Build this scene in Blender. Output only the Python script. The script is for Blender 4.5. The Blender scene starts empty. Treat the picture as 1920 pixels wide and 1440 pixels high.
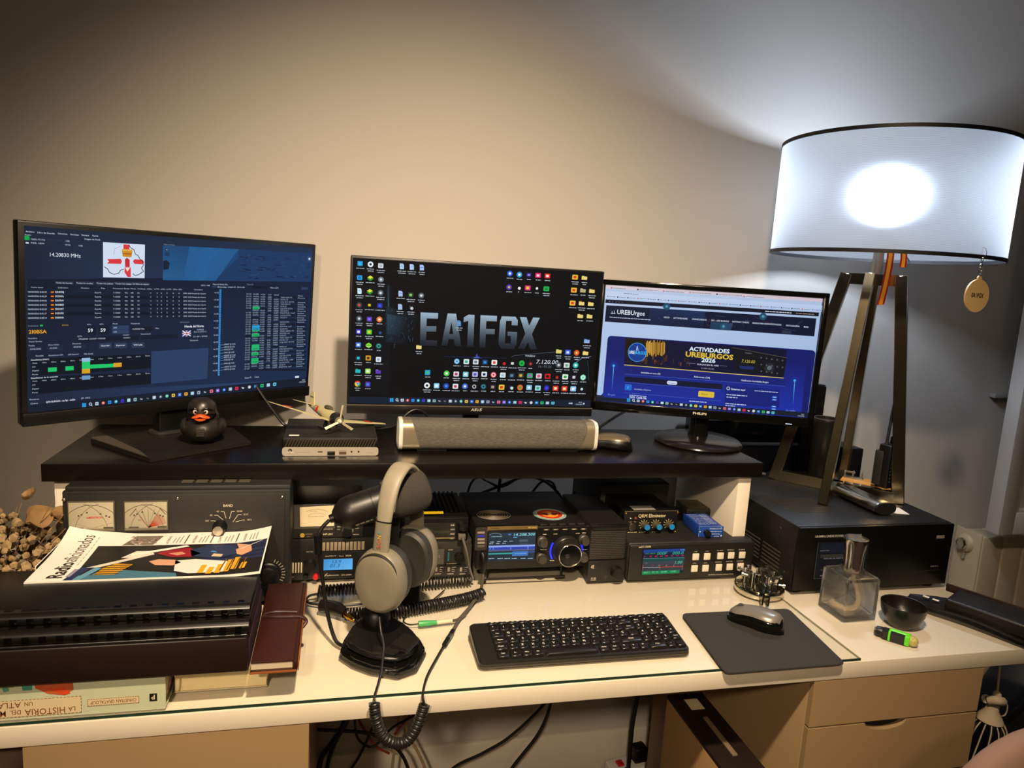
import bpy, bmesh, math, random
from mathutils import Vector, Matrix
R_ = random.Random(7)
SC = bpy.context.scene
COL = SC.collection
H = 0.75            # height of the desk top; coordinates below are metres measured from the desk's front edge and top
PI = math.pi

# ---------------------------------------------------------------- camera, lights, exposure
cd = bpy.data.cameras.new('camera'); cam = bpy.data.objects.new('camera', cd); COL.objects.link(cam)
cd.sensor_width = 36; cd.lens = 25.19; cd.clip_start = 0.02
def cam_matrix(pitch, yaw, roll, loc):
    cy, sy, cp, sp = math.cos(yaw), math.sin(yaw), math.cos(pitch), math.sin(pitch)
    f = Vector((-sy*cp, cy*cp, -sp)); r = Vector((cy, sy, 0)); u = r.cross(f)
    c, s = math.cos(roll), math.sin(roll)
    r2 = c*r + s*u; u2 = -s*r + c*u
    m = Matrix((r2, u2, -f)).transposed().to_4x4(); m.translation = loc
    return m
cam.matrix_world = cam_matrix(.1546, -.2394, .0628, Vector((0, -.9677, .619+H)))
SC.camera = cam
vs = SC.view_settings
SC.display_settings.display_device = 'sRGB'
vs.view_transform = 'Standard'; vs.look = 'None'; vs.exposure = 0.0; vs.gamma = 1.0; vs.use_curve_mapping = False

def light(name, kind, loc, energy, color, target=None, **kw):
    d = bpy.data.lights.new(name, kind); d.energy = energy; d.color = color
    for k, v in kw.items(): setattr(d, k, v)
    o = bpy.data.objects.new(name, d); COL.objects.link(o); o.location = (loc[0], loc[1], loc[2]+H)
    if target:
        o.rotation_euler = (Vector((target[0], target[1], target[2]+H))-o.location).to_track_quat('-Z', 'Y').to_euler()
    return o
light('ceiling_spot', 'SPOT', (.15, -.8, 1.6), 228, (1, .78, .54), (.27, .38, .15), spot_size=math.radians(86), spot_blend=1.0, shadow_soft_size=.042)
light('ceiling_spot', 'SPOT', (-.5, -2.2, 1.6), 175, (1, .77, .53), (.16, .32, .10), spot_size=math.radians(46), spot_blend=1.0, shadow_soft_size=.07)
light('fill_light', 'POINT', (-.1, -2.6, 1.5), 16, (1, .72, .42), shadow_soft_size=.12)  # added fill behind the camera, lifts the dark upper wall
w = bpy.data.worlds.new('world'); SC.world = w; w.use_nodes = True
w.node_tree.nodes['Background'].inputs[0].default_value = (1, .8, .6, 1)
w.node_tree.nodes['Background'].inputs[1].default_value = .012

# ---------------------------------------------------------------- materials
def lin(h, a=1.0):
    if not isinstance(h, str): return (h[0], h[1], h[2], a)
    h = h.lstrip('#'); o = []
    for i in (0, 2, 4):
        c = int(h[i:i+2], 16)/255
        o.append(c/12.92 if c <= .04045 else ((c+.055)/1.055)**2.4)
    return (o[0], o[1], o[2], a)
MC = {}
def M(name, col, rough=.5, metal=0.0, spec=.5, noise=0, amt=.15, bump=0, bscale=200, coat=0, stretch=None, **kw):
    """principled material with a slight procedural variation of tone and, where asked, of relief"""
    if name in MC: return MC[name]
    m = bpy.data.materials.new(name); m.use_nodes = True; nt = m.node_tree; b = nt.nodes['Principled BSDF']
    c = lin(col)
    b.inputs['Base Color'].default_value = c
    b.inputs['Roughness'].default_value = rough; b.inputs['Metallic'].default_value = metal
    b.inputs['Specular IOR Level'].default_value = spec; b.inputs['Coat Weight'].default_value = coat
    for k, v in kw.items(): b.inputs[k].default_value = v
    tc = nt.nodes.new('ShaderNodeTexCoord'); mp = nt.nodes.new('ShaderNodeMapping')
    nt.links.new(tc.outputs['Object'], mp.inputs[0])
    if stretch: mp.inputs['Scale'].default_value = stretch
    nz = nt.nodes.new('ShaderNodeTexNoise'); nz.inputs['Scale'].default_value = noise or 25; nz.inputs['Detail'].default_value = 4
    nt.links.new(mp.outputs[0], nz.inputs['Vector'])
    mx = nt.nodes.new('ShaderNodeMix'); mx.data_type = 'RGBA'
    a = amt if noise else .04
    mx.inputs[6].default_value = (c[0]*(1-a), c[1]*(1-a), c[2]*(1-a), 1); mx.inputs[7].default_value = (min(1, c[0]*(1+a)), min(1, c[1]*(1+a)), min(1, c[2]*(1+a)), 1)
    nt.links.new(nz.outputs['Fac'], mx.inputs[0]); nt.links.new(mx.outputs[2], b.inputs['Base Color'])
    if bump:
        n2 = nt.nodes.new('ShaderNodeTexNoise'); n2.inputs['Scale'].default_value = bscale; n2.inputs['Detail'].default_value = 3
        nt.links.new(mp.outputs[0], n2.inputs['Vector'])
        bp = nt.nodes.new('ShaderNodeBump'); bp.inputs['Strength'].default_value = bump; bp.inputs['Distance'].default_value = .002
        nt.links.new(n2.outputs['Fac'], bp.inputs['Height']); nt.links.new(bp.outputs[0], b.inputs['Normal'])
    MC[name] = m
    return m
def glow(name, col, strength):
    if name in MC: return MC[name]
    m = bpy.data.materials.new(name); m.use_nodes = True; nt = m.node_tree; b = nt.nodes['Principled BSDF']
    b.inputs['Base Color'].default_value = (.01, .01, .01, 1)
    b.inputs['Emission Color'].default_value = lin(col); b.inputs['Emission Strength'].default_value = strength
    MC[name] = m; return m
def col_mat(name, emit):
    m = bpy.data.materials.new(name); m.use_nodes = True; nt = m.node_tree; b = nt.nodes['Principled BSDF']
    at = nt.nodes.new('ShaderNodeAttribute'); at.attribute_name = 'Col'
    if emit:
        b.inputs['Base Color'].default_value = (.004, .004, .005, 1); b.inputs['Roughness'].default_value = .3; b.inputs['Specular IOR Level'].default_value = .12
        b.inputs['Emission Strength'].default_value = emit; nt.links.new(at.outputs['Color'], b.inputs['Emission Color'])
    else:
        b.inputs['Roughness'].default_value = .5; nt.links.new(at.outputs['Color'], b.inputs['Base Color'])
    return m
SCREEN = col_mat('screen_pixels', 1.0)
PRINT = col_mat('printed_ink', 0)

blk = M('black_plastic', '#0b0a0a', .42, noise=40, spec=.4)
blk2 = M('satin_black_plastic', '#100f0e', .36, noise=40, spec=.4)
matblk = M('matte_black_metal', '#1d1b19', .55, noise=120, bump=.12, bscale=900)
gloss = M('gloss_black', '#0b0b0b', .12)
dkgrey = M('dark_grey_plastic', '#2b2926', .5, noise=60)
midgrey = M('mid_grey_plastic', '#56524b', .5)
ltgrey = M('light_grey_plastic', '#a8a49c', .45)
silver = M('silver_plastic', '#b9b4aa', .35, .6)
white = M('white_plastic', '#dcd9d2', .45)
chrome = M('chrome', '#d8d6d0', .12, 1.0)
steel = M('brushed_steel', '#a39c90', .3, 1.0, noise=60, stretch=(1, 1, .05))
nickel = M('satin_nickel_tube', '#a3957a', .19, 1.0, noise=30)
cabm = M('black_cable_rubber', '#0e0d0d', .45)
rubber = M('black_rubber', '#101010', .75)
whitelac = M('white_lacquer', '#e9e4da', .28, noise=8, amt=.02)
cream = M('shaded_cream_lacquer', '#967c59', .42, noise=6, amt=.03)  # cream darkened to tan: shade falling on the drawer fronts is in the colour
paper = M('white_paper', '#e6e1d6', .75)
redp = M('red_plastic', '#c01818', .35)
goldm = M('gold_plated', '#d9a441', .2, 1.0)
glass = M('clear_glass', '#ffffff', .02, **{'Transmission Weight': 1.0, 'IOR': 1.48})

# ---------------------------------------------------------------- geometry helpers
def bm_new(): return bmesh.new()
def merge(bm, sub, mat=None):
    if mat is not None: sub.transform(mat)
    me = bpy.data.meshes.new('tmp'); sub.to_mesh(me); sub.free(); bm.from_mesh(me); bpy.data.meshes.remove(me)
    return bm
def box(bm, x0, x1, y0, y1, z0, z1, bev=0, seg=2, mat=None, taper=None):
    s = bmesh.new()
    bmesh.ops.create_cube(s, size=1)
    for v in s.verts:
        t = 1.0
        if taper and v.co.z > 0: t = taper
        v.co = Vector(((x0+x1)/2+v.co.x*(x1-x0)*t, (y0+y1)/2+v.co.y*(y1-y0)*t, (z0+z1)/2+v.co.z*(z1-z0)))
    if bev: bmesh.ops.bevel(s, geom=s.edges[:], offset=bev, segments=seg, affect='EDGES', profile=.5, clamp_overlap=True)
    return merge(bm, s, mat)
def ring_basis(d):
    d = d.normalized(); a = Vector((0, 0, 1)) if abs(d.z) < .9 else Vector((1, 0, 0))
    u = d.cross(a).normalized(); return u, d.cross(u).normalized()
def loft(bm, rings, cap=True, closed=False):
    vr = [[bm.verts.new(p) for p in r] for r in rings]
    n = len(vr[0])
    for i in range(len(vr)-(0 if closed else 1)):
        a, b = vr[i], vr[(i+1) % len(vr)]
        for j in range(n):
            try: bm.faces.new((a[j], a[(j+1) % n], b[(j+1) % n], b[j]))
            except ValueError: pass
    if cap and not closed:
        try: bm.faces.new(vr[0][::-1]); bm.faces.new(vr[-1])
        except ValueError: pass
    return bm
def cyl(bm, p0, p1, r0, r1=None, n=24, cap=True):
    p0, p1 = Vector(p0), Vector(p1); r1 = r0 if r1 is None else r1
    u, v = ring_basis(p1-p0)
    rr = [[p+r*(math.cos(2*PI*k/n)*u+math.sin(2*PI*k/n)*v) for k in range(n)] for p, r in ((p0, r0), (p1, r1))]
    return loft(bm, rr, cap)
def lathe(bm, prof, c=(0, 0, 0), axis=(0, 0, 1), n=32, cap=True):
    """prof: (radius, distance along axis) pairs"""
    c = Vector(c); a = Vector(axis).normalized(); u, v = ring_basis(a)
    rr = [[c+a*h+max(r, 1e-5)*(math.cos(2*PI*k/n)*u+math.sin(2*PI*k/n)*v) for k in range(n)] for r, h in prof]
    return loft(bm, rr, cap)
def smooth_pts(pts, sub=8):
    P = [Vector(p) for p in pts]
    if len(P) < 3 or sub < 2: return P
    out = []
    for i in range(len(P)-1):
        p0, p1, p2, p3 = P[max(i-1, 0)], P[i], P[i+1], P[min(i+2, len(P)-1)]
        for k in range(sub):
            t = k/sub
            out.append(.5*((2*p1)+(-p0+p2)*t+(2*p0-5*p1+4*p2-p3)*t*t+(-p0+3*p1-3*p2+p3)*t**3))
    out.append(P[-1]); return out
def tube(bm, pts, r, n=8, sub=8, cap=True, closed=False):
    P = smooth_pts(pts, sub) if sub > 1 else [Vector(p) for p in pts]
    t = (P[1]-P[0]).normalized(); u, v = ring_basis(t); rings = []
    for i, p in enumerate(P):
        if closed: t2 = (P[(i+1) % len(P)]-P[i-1])
        else: t2 = (P[min(i+1, len(P)-1)]-P[max(i-1, 0)])
        if t2.length < 1e-9: t2 = t
        t2 = t2.normalized()
        q = t.rotation_difference(t2); u = q @ u; v = q @ v; t = t2
        rad = r(i/(len(P)-1)) if callable(r) else r
        rings.append([p+rad*(math.cos(2*PI*k/n)*u+math.sin(2*PI*k/n)*v) for k in range(n)])
    return loft(bm, rings, cap, closed)
def coil(bm, pts, R, wire, turns, n=6, per=12):
    P = smooth_pts(pts, 24); L = [0]
    for a, b in zip(P, P[1:]): L.append(L[-1]+(b-a).length)
    N = int(turns*per); path = []; t = (P[1]-P[0]).normalized(); u, v = ring_basis(t); j = 0
    for k in range(N+1):
        s = L[-1]*k/N
        while j < len(P)-2 and L[j+1] < s: j += 1
        f = (s-L[j])/max(1e-9, L[j+1]-L[j]); p = P[j].lerp(P[j+1], f); t2 = (P[j+1]-P[j]).normalized()
        q = t.rotation_difference(t2); u = q @ u; v = q @ v; t = t2
        a = 2*PI*k/per
        path.append(p+R*(math.cos(a)*u+math.sin(a)*v))
    return tube(bm, path, wire, n, 1)
def prism(bm, poly, z0, z1, bev=0, mat=None, seg=2):
    s = bmesh.new()
    a = [s.verts.new((x, y, z0)) for x, y in poly]; b = [s.verts.new((x, y, z1)) for x, y in poly]
    s.faces.new(a[::-1]); s.faces.new(b); n = len(poly)
    for i in range(n): s.faces.new((a[i], a[(i+1) % n], b[(i+1) % n], b[i]))
    bmesh.ops.recalc_face_normals(s, faces=s.faces[:])
    if bev: bmesh.ops.bevel(s, geom=s.edges[:], offset=bev, segments=seg, affect='EDGES', clamp_overlap=True)
    return merge(bm, s, mat)
def ball(bm, c, rx, ry=None, rz=None, n=16, mat=None, zmin=None):
    s = bmesh.new(); bmesh.ops.create_uvsphere(s, u_segments=n, v_segments=max(6, n//2+2), radius=1)
    ry = rx if ry is None else ry; rz = rx if rz is None else rz
    for v in s.verts:
        z = v.co.z if zmin is None else max(zmin, v.co.z)
        v.co = Vector((c[0]+v.co.x*rx, c[1]+v.co.y*ry, c[2]+z*rz))
    return merge(bm, s, mat)
def rrect(w, h, r, n=5, cx=0, cy=0):
    o = []
    for (sx, sy, a0) in ((1, 1, 0), (-1, 1, 90), (-1, -1, 180), (1, -1, 270)):
        for k in range(n+1):
            a = math.radians(a0+90*k/n); o.append((cx+sx*(w/2-r)+r*math.cos(a), cy+sy*(h/2-r)+r*math.sin(a)))
    return o
def finish(o, ang=38):
    me = o.data
    me.polygons.foreach_set('use_smooth', [True]*len(me.polygons))
    me.set_sharp_from_angle(angle=math.radians(ang))
def obj(name, bm, mat, parent=None, loc=None, ang=38, recalc=True):
    if recalc: bmesh.ops.recalc_face_normals(bm, faces=bm.faces[:])
    me = bpy.data.meshes.new(name); bm.to_mesh(me); bm.free()
    me.materials.append(mat)
    o = bpy.data.objects.new(name, me); COL.objects.link(o); finish(o, ang)
    if parent: o.parent = parent
    elif loc is not None: o.location = (loc[0], loc[1], loc[2]+H)
    return o
def tag(o, label, cat, group=None, kind=None):
    o['label'] = label; o['category'] = cat
    if group: o['group'] = group
    if kind: o['kind'] = kind
    return o
def thing(name, label, cat, loc=(0, 0, 0), rz=0, group=None):
    o = bpy.data.objects.new(name, None); COL.objects.link(o); o.empty_display_size = .05
    o.location = (loc[0], loc[1], loc[2]+H); o.rotation_euler = (0, 0, rz)
    return tag(o, label, cat, group)
def struct(name, bm, mat):
    o = obj(name, bm, mat, None, (0, 0, 0)); o['kind'] = 'structure'; return o
def B(x0, x1, y0, y1, z0, z1, bev=0, seg=2): return box(bm_new(), x0, x1, y0, y1, z0, z1, bev, seg)
def cable(name, label, pts, r, mat=None, group=None, sub=10, cat='cable', n=8):
    o0 = Vector(pts[0]); bm = tube(bm_new(), [Vector(p)-o0 for p in pts], r, n, sub)
    return tag(obj(name, bm, mat or cabm, None, o0), label, cat, group)

# flat printing and pixels: shapes laid on a panel; src = the panel's corners (TL TR BR BL) in the units the layout is written in
def homog(src, dst):
    A = []
    for (x, y), (u, v) in zip(src, dst):
        A.append([x, y, 1, 0, 0, 0, -u*x, -u*y, u]); A.append([0, 0, 0, x, y, 1, -v*x, -v*y, v])
    n = 8
    for i in range(n):
        p = max(range(i, n), key=lambda r: abs(A[r][i])); A[i], A[p] = A[p], A[i]
        d = A[i][i]; A[i] = [a/d for a in A[i]]
        for r in range(n):
            if r != i and A[r][i]:
                f = A[r][i]; A[r] = [a-f*b for a, b in zip(A[r], A[i])]
    return [A[i][8] for i in range(8)]
GLY = {}
def glyphs(s, bold, shear=0):
    k = (s, bold, shear)
    if k in GLY: return GLY[k]
    c = bpy.data.curves.new('t', 'FONT'); c.body = s; c.size = 1; c.resolution_u = 2; c.offset = bold; c.shear = shear
    o = bpy.data.objects.new('t', c); COL.objects.link(o)
    me = bpy.data.meshes.new_from_object(o.evaluated_get(bpy.context.evaluated_depsgraph_get()))
    vs_ = [(v.co.x, v.co.y) for v in me.vertices]; fs = [tuple(p.vertices) for p in me.polygons]
    wd = max([x for x, y in vs_], default=.5)
    bpy.data.objects.remove(o); bpy.data.curves.remove(c); bpy.data.meshes.remove(me)
    GLY[k] = (vs_, fs, wd); return GLY[k]
class Sheet:
    def __init__(s, src, w, h, o=(0, 0, 0), u=(1, 0, 0), v=(0, 0, 1), e=.00012):
        s.h = homog(src, ((0, h), (w, h), (w, 0), (0, 0))); s.src = src
        s.o, s.u, s.v = Vector(o), Vector(u).normalized(), Vector(v).normalized(); s.n = s.u.cross(s.v); s.e = e
        s.V, s.F, s.C = [], [], []
    def m(s, x, y):
        h = s.h; d = h[6]*x+h[7]*y+1
        return (h[0]*x+h[1]*y+h[2])/d, (h[3]*x+h[4]*y+h[5])/d
    def k(s, x, y):                     # panel metres per layout unit here, across and down
        a, b = s.m(x, y); return s.m(x+1, y)[0]-a, b-s.m(x, y+1)[1]
    def q(s, a, b, l): return s.o+a*s.u+b*s.v+(s.e*(l+1))*s.n
    def face(s, ab, cols, l):
        i = len(s.V); s.V += [s.q(a, b, l) for a, b in ab]; s.F.append(tuple(range(i, i+len(ab)))); s.C.append([lin(c) for c in cols])
    def poly(s, pts, col, l=1): s.face([s.m(x, y) for x, y in pts], [col]*len(pts), l)
    def rect(s, x0, y0, x1, y1, col, l=1):
        a, b = s.m(x0, y0); c, d = s.m(x1, y1); s.face(((a, d), (c, d), (c, b), (a, b)), [col]*4, l)
    def grad(s, q, cols, l=1): s.face([s.m(*p) for p in q], cols, l)
    def full(s, cols, l=0): s.grad(s.src, cols if isinstance(cols, (list, tuple)) else [cols]*4, l)
    def disc(s, x, y, r, col, l=1, ry=None, n=18):
        a, b = s.m(x, y); kk = s.k(x, y)[1]
        s.face([(a+r*kk*math.cos(2*PI*i/n), b+(ry or r)*kk*math.sin(2*PI*i/n)) for i in range(n)], [col]*n, l)
    def rr(s, x0, y0, x1, y1, r, col, l=1):
        a, b = s.m(x0, y0); c, d = s.m(x1, y1); r *= s.k(x0, y0)[1]
        pts = rrect(c-a, b-d, min(r, (c-a)/2.01, (b-d)/2.01), 4, (a+c)/2, (b+d)/2); s.face(pts, [col]*len(pts), l)
    def line(s, pts, wd, col, l=1):
        P = [s.m(*p) for p in pts]; wd *= s.k(*pts[0])[1]
        for (x0, y0), (x1, y1) in zip(P, P[1:]):
            L = math.hypot(x1-x0, y1-y0) or 1; nx, ny = -(y1-y0)/L*wd/2, (x1-x0)/L*wd/2
            s.face(((x0+nx, y0+ny), (x1+nx, y1+ny), (x1-nx, y1-ny), (x0-nx, y0-ny)), [col]*4, l)
    def ring(s, x, y, r, wd, col, l=1, a0=0, a1=360, ry=1, n=24):
        s.line([(x+r*math.cos(math.radians(a0+(a1-a0)*i/n)), y-r*ry*math.sin(math.radians(a0+(a1-a0)*i/n))) for i in range(n+1)], wd, col, l)
    def text(s, x, y, size, t, col, l=2, bold=0, al='L', rot=0, width=None, shear=0, sx=1.0):
        """size: height of a capital in layout units; width: fit the line to this many units"""
        g, fs, wd = glyphs(t, bold, shear); kx, ky = s.k(x, y); z = size*ky/.69
        if width: sx = width*(kx if abs(rot) < .5 else ky)/(z*wd)
        ox = {'L': 0, 'C': -wd/2, 'R': -wd}[al]; c, n = math.cos(rot), math.sin(rot); col = lin(col); i = len(s.V)
        A, Bq = s.m(x, y)
        for a, b in g:
            a = (a+ox)*z*sx; b = b*z
            s.V.append(s.q(A+a*c-b*n, Bq+a*n+b*c, l))
        for f in fs: s.F.append(tuple(i+j for j in f)); s.C.append([col]*len(f))
    def words(s, x, y, size, n, col, l=2, seed=1):
        """a run of print too small to read: short strokes of word length"""
        r = random.Random(seed+int(x*7+y*13)); kx, ky = s.k(x, y); a, b = s.m(x, y); z = size*ky*.55; end = a+n*kx
        while a < end-z*.4:
            w_ = min(end-a, size*ky*r.uniform(.9, 3.2)); s.face(((a, b), (a+w_, b), (a+w_, b+z), (a, b+z)), [col]*4, l); a += w_+size*ky*.35
    def build(s, name, parent, mat):
        me = bpy.data.meshes.new(name); me.from_pydata([tuple(v) for v in s.V], [], s.F)
        at = me.color_attributes.new('Col', 'FLOAT_COLOR', 'CORNER')
        flat = []
        for c in s.C:
            for q in c: flat += list(q)
        at.data.foreach_set('color', flat); me.materials.append(mat); me.update()
        # keep every shape facing the reader
        bm = bmesh.new(); bm.from_mesh(me); bm.normal_update()
        bad = [f for f in bm.faces if f.normal.dot(s.n) < 0]
        bmesh.ops.reverse_faces(bm, faces=bad); bm.to_mesh(me); bm.free()
        o = bpy.data.objects.new(name, me); COL.objects.link(o)
        if parent: o.parent = parent
        return o
def frame(o, u=(1, 0, 0), v=(0, 0, 1)):
    """matrix whose x runs right, y back and z up on a panel"""
    u, v = Vector(u).normalized(), Vector(v).normalized(); b = v.cross(u)
    m = Matrix((u, b, v)).transposed().to_4x4(); m.translation = Vector(o); return m

# ---------------------------------------------------------------- the room
wallm = M('grey_wall_paint', '#b4aea5', .8, noise=3, amt=.03, bump=.05, bscale=160)
struct('wall_back', B(-2.4, 3.2, .80, .90, -.79, 1.9), wallm)
flo = M('wood_floor', '#6b5038', .5, noise=6, amt=.3, stretch=(.4, 6, 1))
struct('floor', B(-2.4, 3.2, -3.2, .9, -.87, -.79), flo)
struct('ceiling', B(-2.4, 3.2, -3.2, .9, 1.9, 1.98), M('ceiling_paint', '#cfc9bf', .9))
struct('baseboard_back', B(-2.4, 3.2, 0.785, .80, -.79, -.665, .003), M('white_baseboard', '#d6cfc0', .4))
# ---------------------------------------------------------------- desk, drawers, shelf
def clear_sheet(name, tint, rough=.03):
    m = bpy.data.materials.new(name); m.use_nodes = True; nt = m.node_tree; nt.nodes.clear()
    out = nt.nodes.new('ShaderNodeOutputMaterial'); mx = nt.nodes.new('ShaderNodeMixShader'); fr = nt.nodes.new('ShaderNodeFresnel'); fr.inputs[0].default_value = 1.5
    t = nt.nodes.new('ShaderNodeBsdfTransparent'); g = nt.nodes.new('ShaderNodeBsdfGlossy')
    t.inputs[0].default_value = tint; g.inputs['Roughness'].default_value = rough
    ge = nt.nodes.new('ShaderNodeNewGeometry'); inv_ = nt.nodes.new('ShaderNodeMath'); inv_.operation = 'SUBTRACT'; inv_.inputs[0].default_value = 1; nt.links.new(ge.outputs['Backfacing'], inv_.inputs[1])
    ml = nt.nodes.new('ShaderNodeMath'); ml.operation = 'MULTIPLY'; nt.links.new(fr.outputs[0], ml.inputs[0]); nt.links.new(inv_.outputs[0], ml.inputs[1])
    nt.links.new(ml.outputs[0], mx.inputs[0]); nt.links.new(t.outputs[0], mx.inputs[1]); nt.links.new(g.outputs[0], mx.inputs[2]); nt.links.new(mx.outputs[0], out.inputs[0])
    return m
tabm = M('white_tabletop', '#d6cbb6', .35, noise=5, amt=.02)
tag(obj('desk', B(-.69, 1.31, 0, .787, -.034, -.0042, .0012), tabm, None, (0, 0, 0)), 'long white tabletop carrying the radios, keyboard and lamp', 'desk')
gl = thing('glass_sheet', 'clear glass sheet with a green edge laid over the white tabletop', 'glass sheet', (0, 0, 0))
obj('pane', B(-.69, .885, .004, .68, -.0040, 0), clear_sheet('glass_sheet_clear', (.985, .987, .978, 1)), gl)
gem = M('green_glass_edge', '#1f3328', .12)
obj('front_edge', B(-.69, .885, .0028, .004, -.0040, 0), gem, gl); obj('side_edge', B(.885, .8858, .0028, .68, -.0040, 0), M('pale_glass_edge', '#b9b59f', .2), gl)
def drawer_unit(name, label, x0, x1, seams):
    t = thing(name, label, 'drawer unit', ((x0+x1)/2, .294, -.034-.70)); w = (x1-x0)/2; z = .70
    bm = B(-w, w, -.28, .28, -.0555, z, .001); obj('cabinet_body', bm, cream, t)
    for i, (a, b) in enumerate(zip(seams, seams[1:])):
        za, zb = z-(a-.034)-.0, z-(b-.034)
        top, bot = za-.0015, zb+.0015
        if i == 0: poly = [(-w, bot), (w, bot), (w, top), (-w, top)]
        else:
            sc = [(.0425*math.cos(PI*k/14), top-.0150*math.sin(PI*k/14)) for k in range(15)]
            poly = [(-w, bot), (w, bot), (w, top)]+[(x-.02, y) for x, y in sc]+[(-w, top)]
        s = prism(bm_new(), [(x, y) for x, y in poly], 0, .012, .0005)
        s.transform(Matrix(((1, 0, 0, 0), (0, 0, -1, -.281), (0, 1, 0, 0), (0, 0, 0, 1))))
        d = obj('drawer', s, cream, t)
        if i: obj('finger_slot_shade', B(-.062, .022, -.2812, -.2806, top-.0155, top+.001), M('recess_shade', '#0c0907', .9), d)  # dark plate painted in for the shade inside the finger slot
    return t
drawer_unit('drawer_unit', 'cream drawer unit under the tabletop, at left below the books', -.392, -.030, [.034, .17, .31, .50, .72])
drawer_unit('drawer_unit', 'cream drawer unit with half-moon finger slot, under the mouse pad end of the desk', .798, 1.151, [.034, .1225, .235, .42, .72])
SZ = .2514
shf = M('black_brown_laminate', '#100c09', .27, noise=14, amt=.25, stretch=(1, 12, 1), spec=.45)
t = thing('monitor_shelf', 'long black shelf on white side panels holding the three monitors', 'shelf', (.2, .5, 0))
obj('shelf_board', B(-.685, .682, -.153, .156, SZ-.031, SZ, .001), shf, t)
legm = M('white_panel', '#e2d8c5', .45, noise=6, amt=.02)
obj('side_panel', B(-.671, -.645, -.138, .14, 0.0002, SZ-.0312, .001), legm, t); obj('side_panel', B(.637, .667, -.138, .14, 0.0002, SZ-.0312, .001), legm, t)

# ---------------------------------------------------------------- monitors
def local(root, p):
    m = Matrix.Translation(root.location) @ Matrix.Rotation(root.rotation_euler[2], 4, 'Z')
    return m.inverted() @ Vector((p[0], p[1], p[2]+H))
def monitor(label, base, yaw, centre, tilt, w, h, side, top, chin, src, raised=0, group='computer monitors on the shelf', depth=.024):
    t = thing('computer_monitor', label, 'monitor', base, yaw, group)
    c = local(t, centre); v = Vector((0, math.sin(tilt), math.cos(tilt))); F = frame(c, (1, 0, 0), v)
    bm = box(bm_new(), -w/2-side, w/2+side, .0004, depth, -h/2-chin, h/2+top, .0025)
    box(bm, -w*.32, w*.32, depth-.002, depth+.028, -h*.36, h*.25, .012, 3)
    bm.transform(F); obj('housing', bm, blk2, t)
    bm = box(bm_new(), -w/2-side, w/2+side, -.0045-raised, .004, -h/2-chin, -h/2-.0012, .0015)
    if raised:
        for q in ((-w/2-side, -w/2-.0008, -h/2-chin, h/2+top), (w/2+.0008, w/2+side, -h/2-chin, h/2+top), (-w/2-side, w/2+side, h/2+.0008, h/2+top)):
            box(bm, q[0], q[1], -raised-.0045, .004, q[2], q[3], .0015)
    bm.transform(F); obj('bezel', bm, gloss if raised else blk, t)
    sh = Sheet(src, w, h, F @ Vector((-w/2, 0, -h/2)), (1, 0, 0), v)
    return t, F, sh
def stroke(bm, F, p0, p1, r): return cyl(bm, F @ Vector(p0), F @ Vector(p1), r)

# --- left monitor
tm, F, s = monitor('large black monitor turned inward at the left, showing a dark logging program', (-.325, .565, SZ), .6647, (-.2912, .5565, .4873), -.0576, .56, .315, .009, .008, .024,
                   ((140, 125), (1820, 270), (1765, 1075), (165, 1215)))
inv = lambda p: local(tm, p)
pl = [(-.469, .565), (-.452, .49), (-.318, .354), (-.166, .481), (-.215, .60), (-.325, .635)]
bm = prism(bm_new(), [tuple(inv((x, y, SZ))[:2]) for x, y in pl], 0, .008, .001); obj('stand_base', bm, M('stand_metal_dark', '#1d1a17', .4, noise=30), tm)
fc = [(-.467, .563), (-.452, .492), (-.322, .357), (-.345, .40)]
obj('base_facet', prism(bm_new(), [tuple(inv((x, y, SZ))[:2]) for x, y in fc], .0082, .0105, .0006), M('stand_facet_grey', '#4a433b', .4), tm)
obj('stand_neck', B(-.033, .033, -.012, .02, .0075, .26, .004), blk, tm)
obj('neck_collar', prism(bm_new(), rrect(.09, .05, .02), .008, .013, .001), dkgrey, tm)
Wt = '#b9c6d8'; dm = '#7f8da3'
s.full(['#1c2536', '#1f2f4a', '#2c4670', '#1a2338'])
s.grad([(160, 440), (1815, 440), (1770, 1040), (180, 1100)], ['#141c2b', '#14203a', '#1a2c4c', '#18233a'], 1)
s.text(150, 164, 9, 'Archivo', Wt, bold=.01, width=52); s.text(218, 170, 9, 'Libro de Guardia', Wt, bold=.01, width=102); s.text(336, 177, 9, 'Concursos', Wt, bold=.01, width=56)
s.text(408, 183, 9, 'Servicios', Wt, bold=.01, width=50); s.text(472, 187, 9, 'Ventana', Wt, bold=.01, width=46); s.text(535, 191, 9, 'Ayuda', Wt, bold=.01, width=36)
s.text(145, 182, 8, 'Radio', Wt, width=36); s.rect(143, 184, 172, 212, '#12a34a', 2); s.text(178, 210, 10, 'YAESU FT-710', Wt, width=84); s.text(380, 222, 9, 'USB', Wt, width=24)
s.rect(272, 203, 366, 218, '#243046', 2); s.text(490, 210, 9, 'Imagen de Perfil', Wt, bold=.01, width=92); s.text(180, 232, 10, 'PWR: 100W', Wt, width=80); s.rect(150, 222, 168, 232, '#c9d2dd', 2)
s.text(378, 244, 9, 'VFOA', Wt, width=32); s.text(456, 250, 9, 'USB', Wt, width=24)
s.text(284, 306, 22, '14.20830 MHz', '#dfe7f2', 3, 0, width=190)
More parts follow.
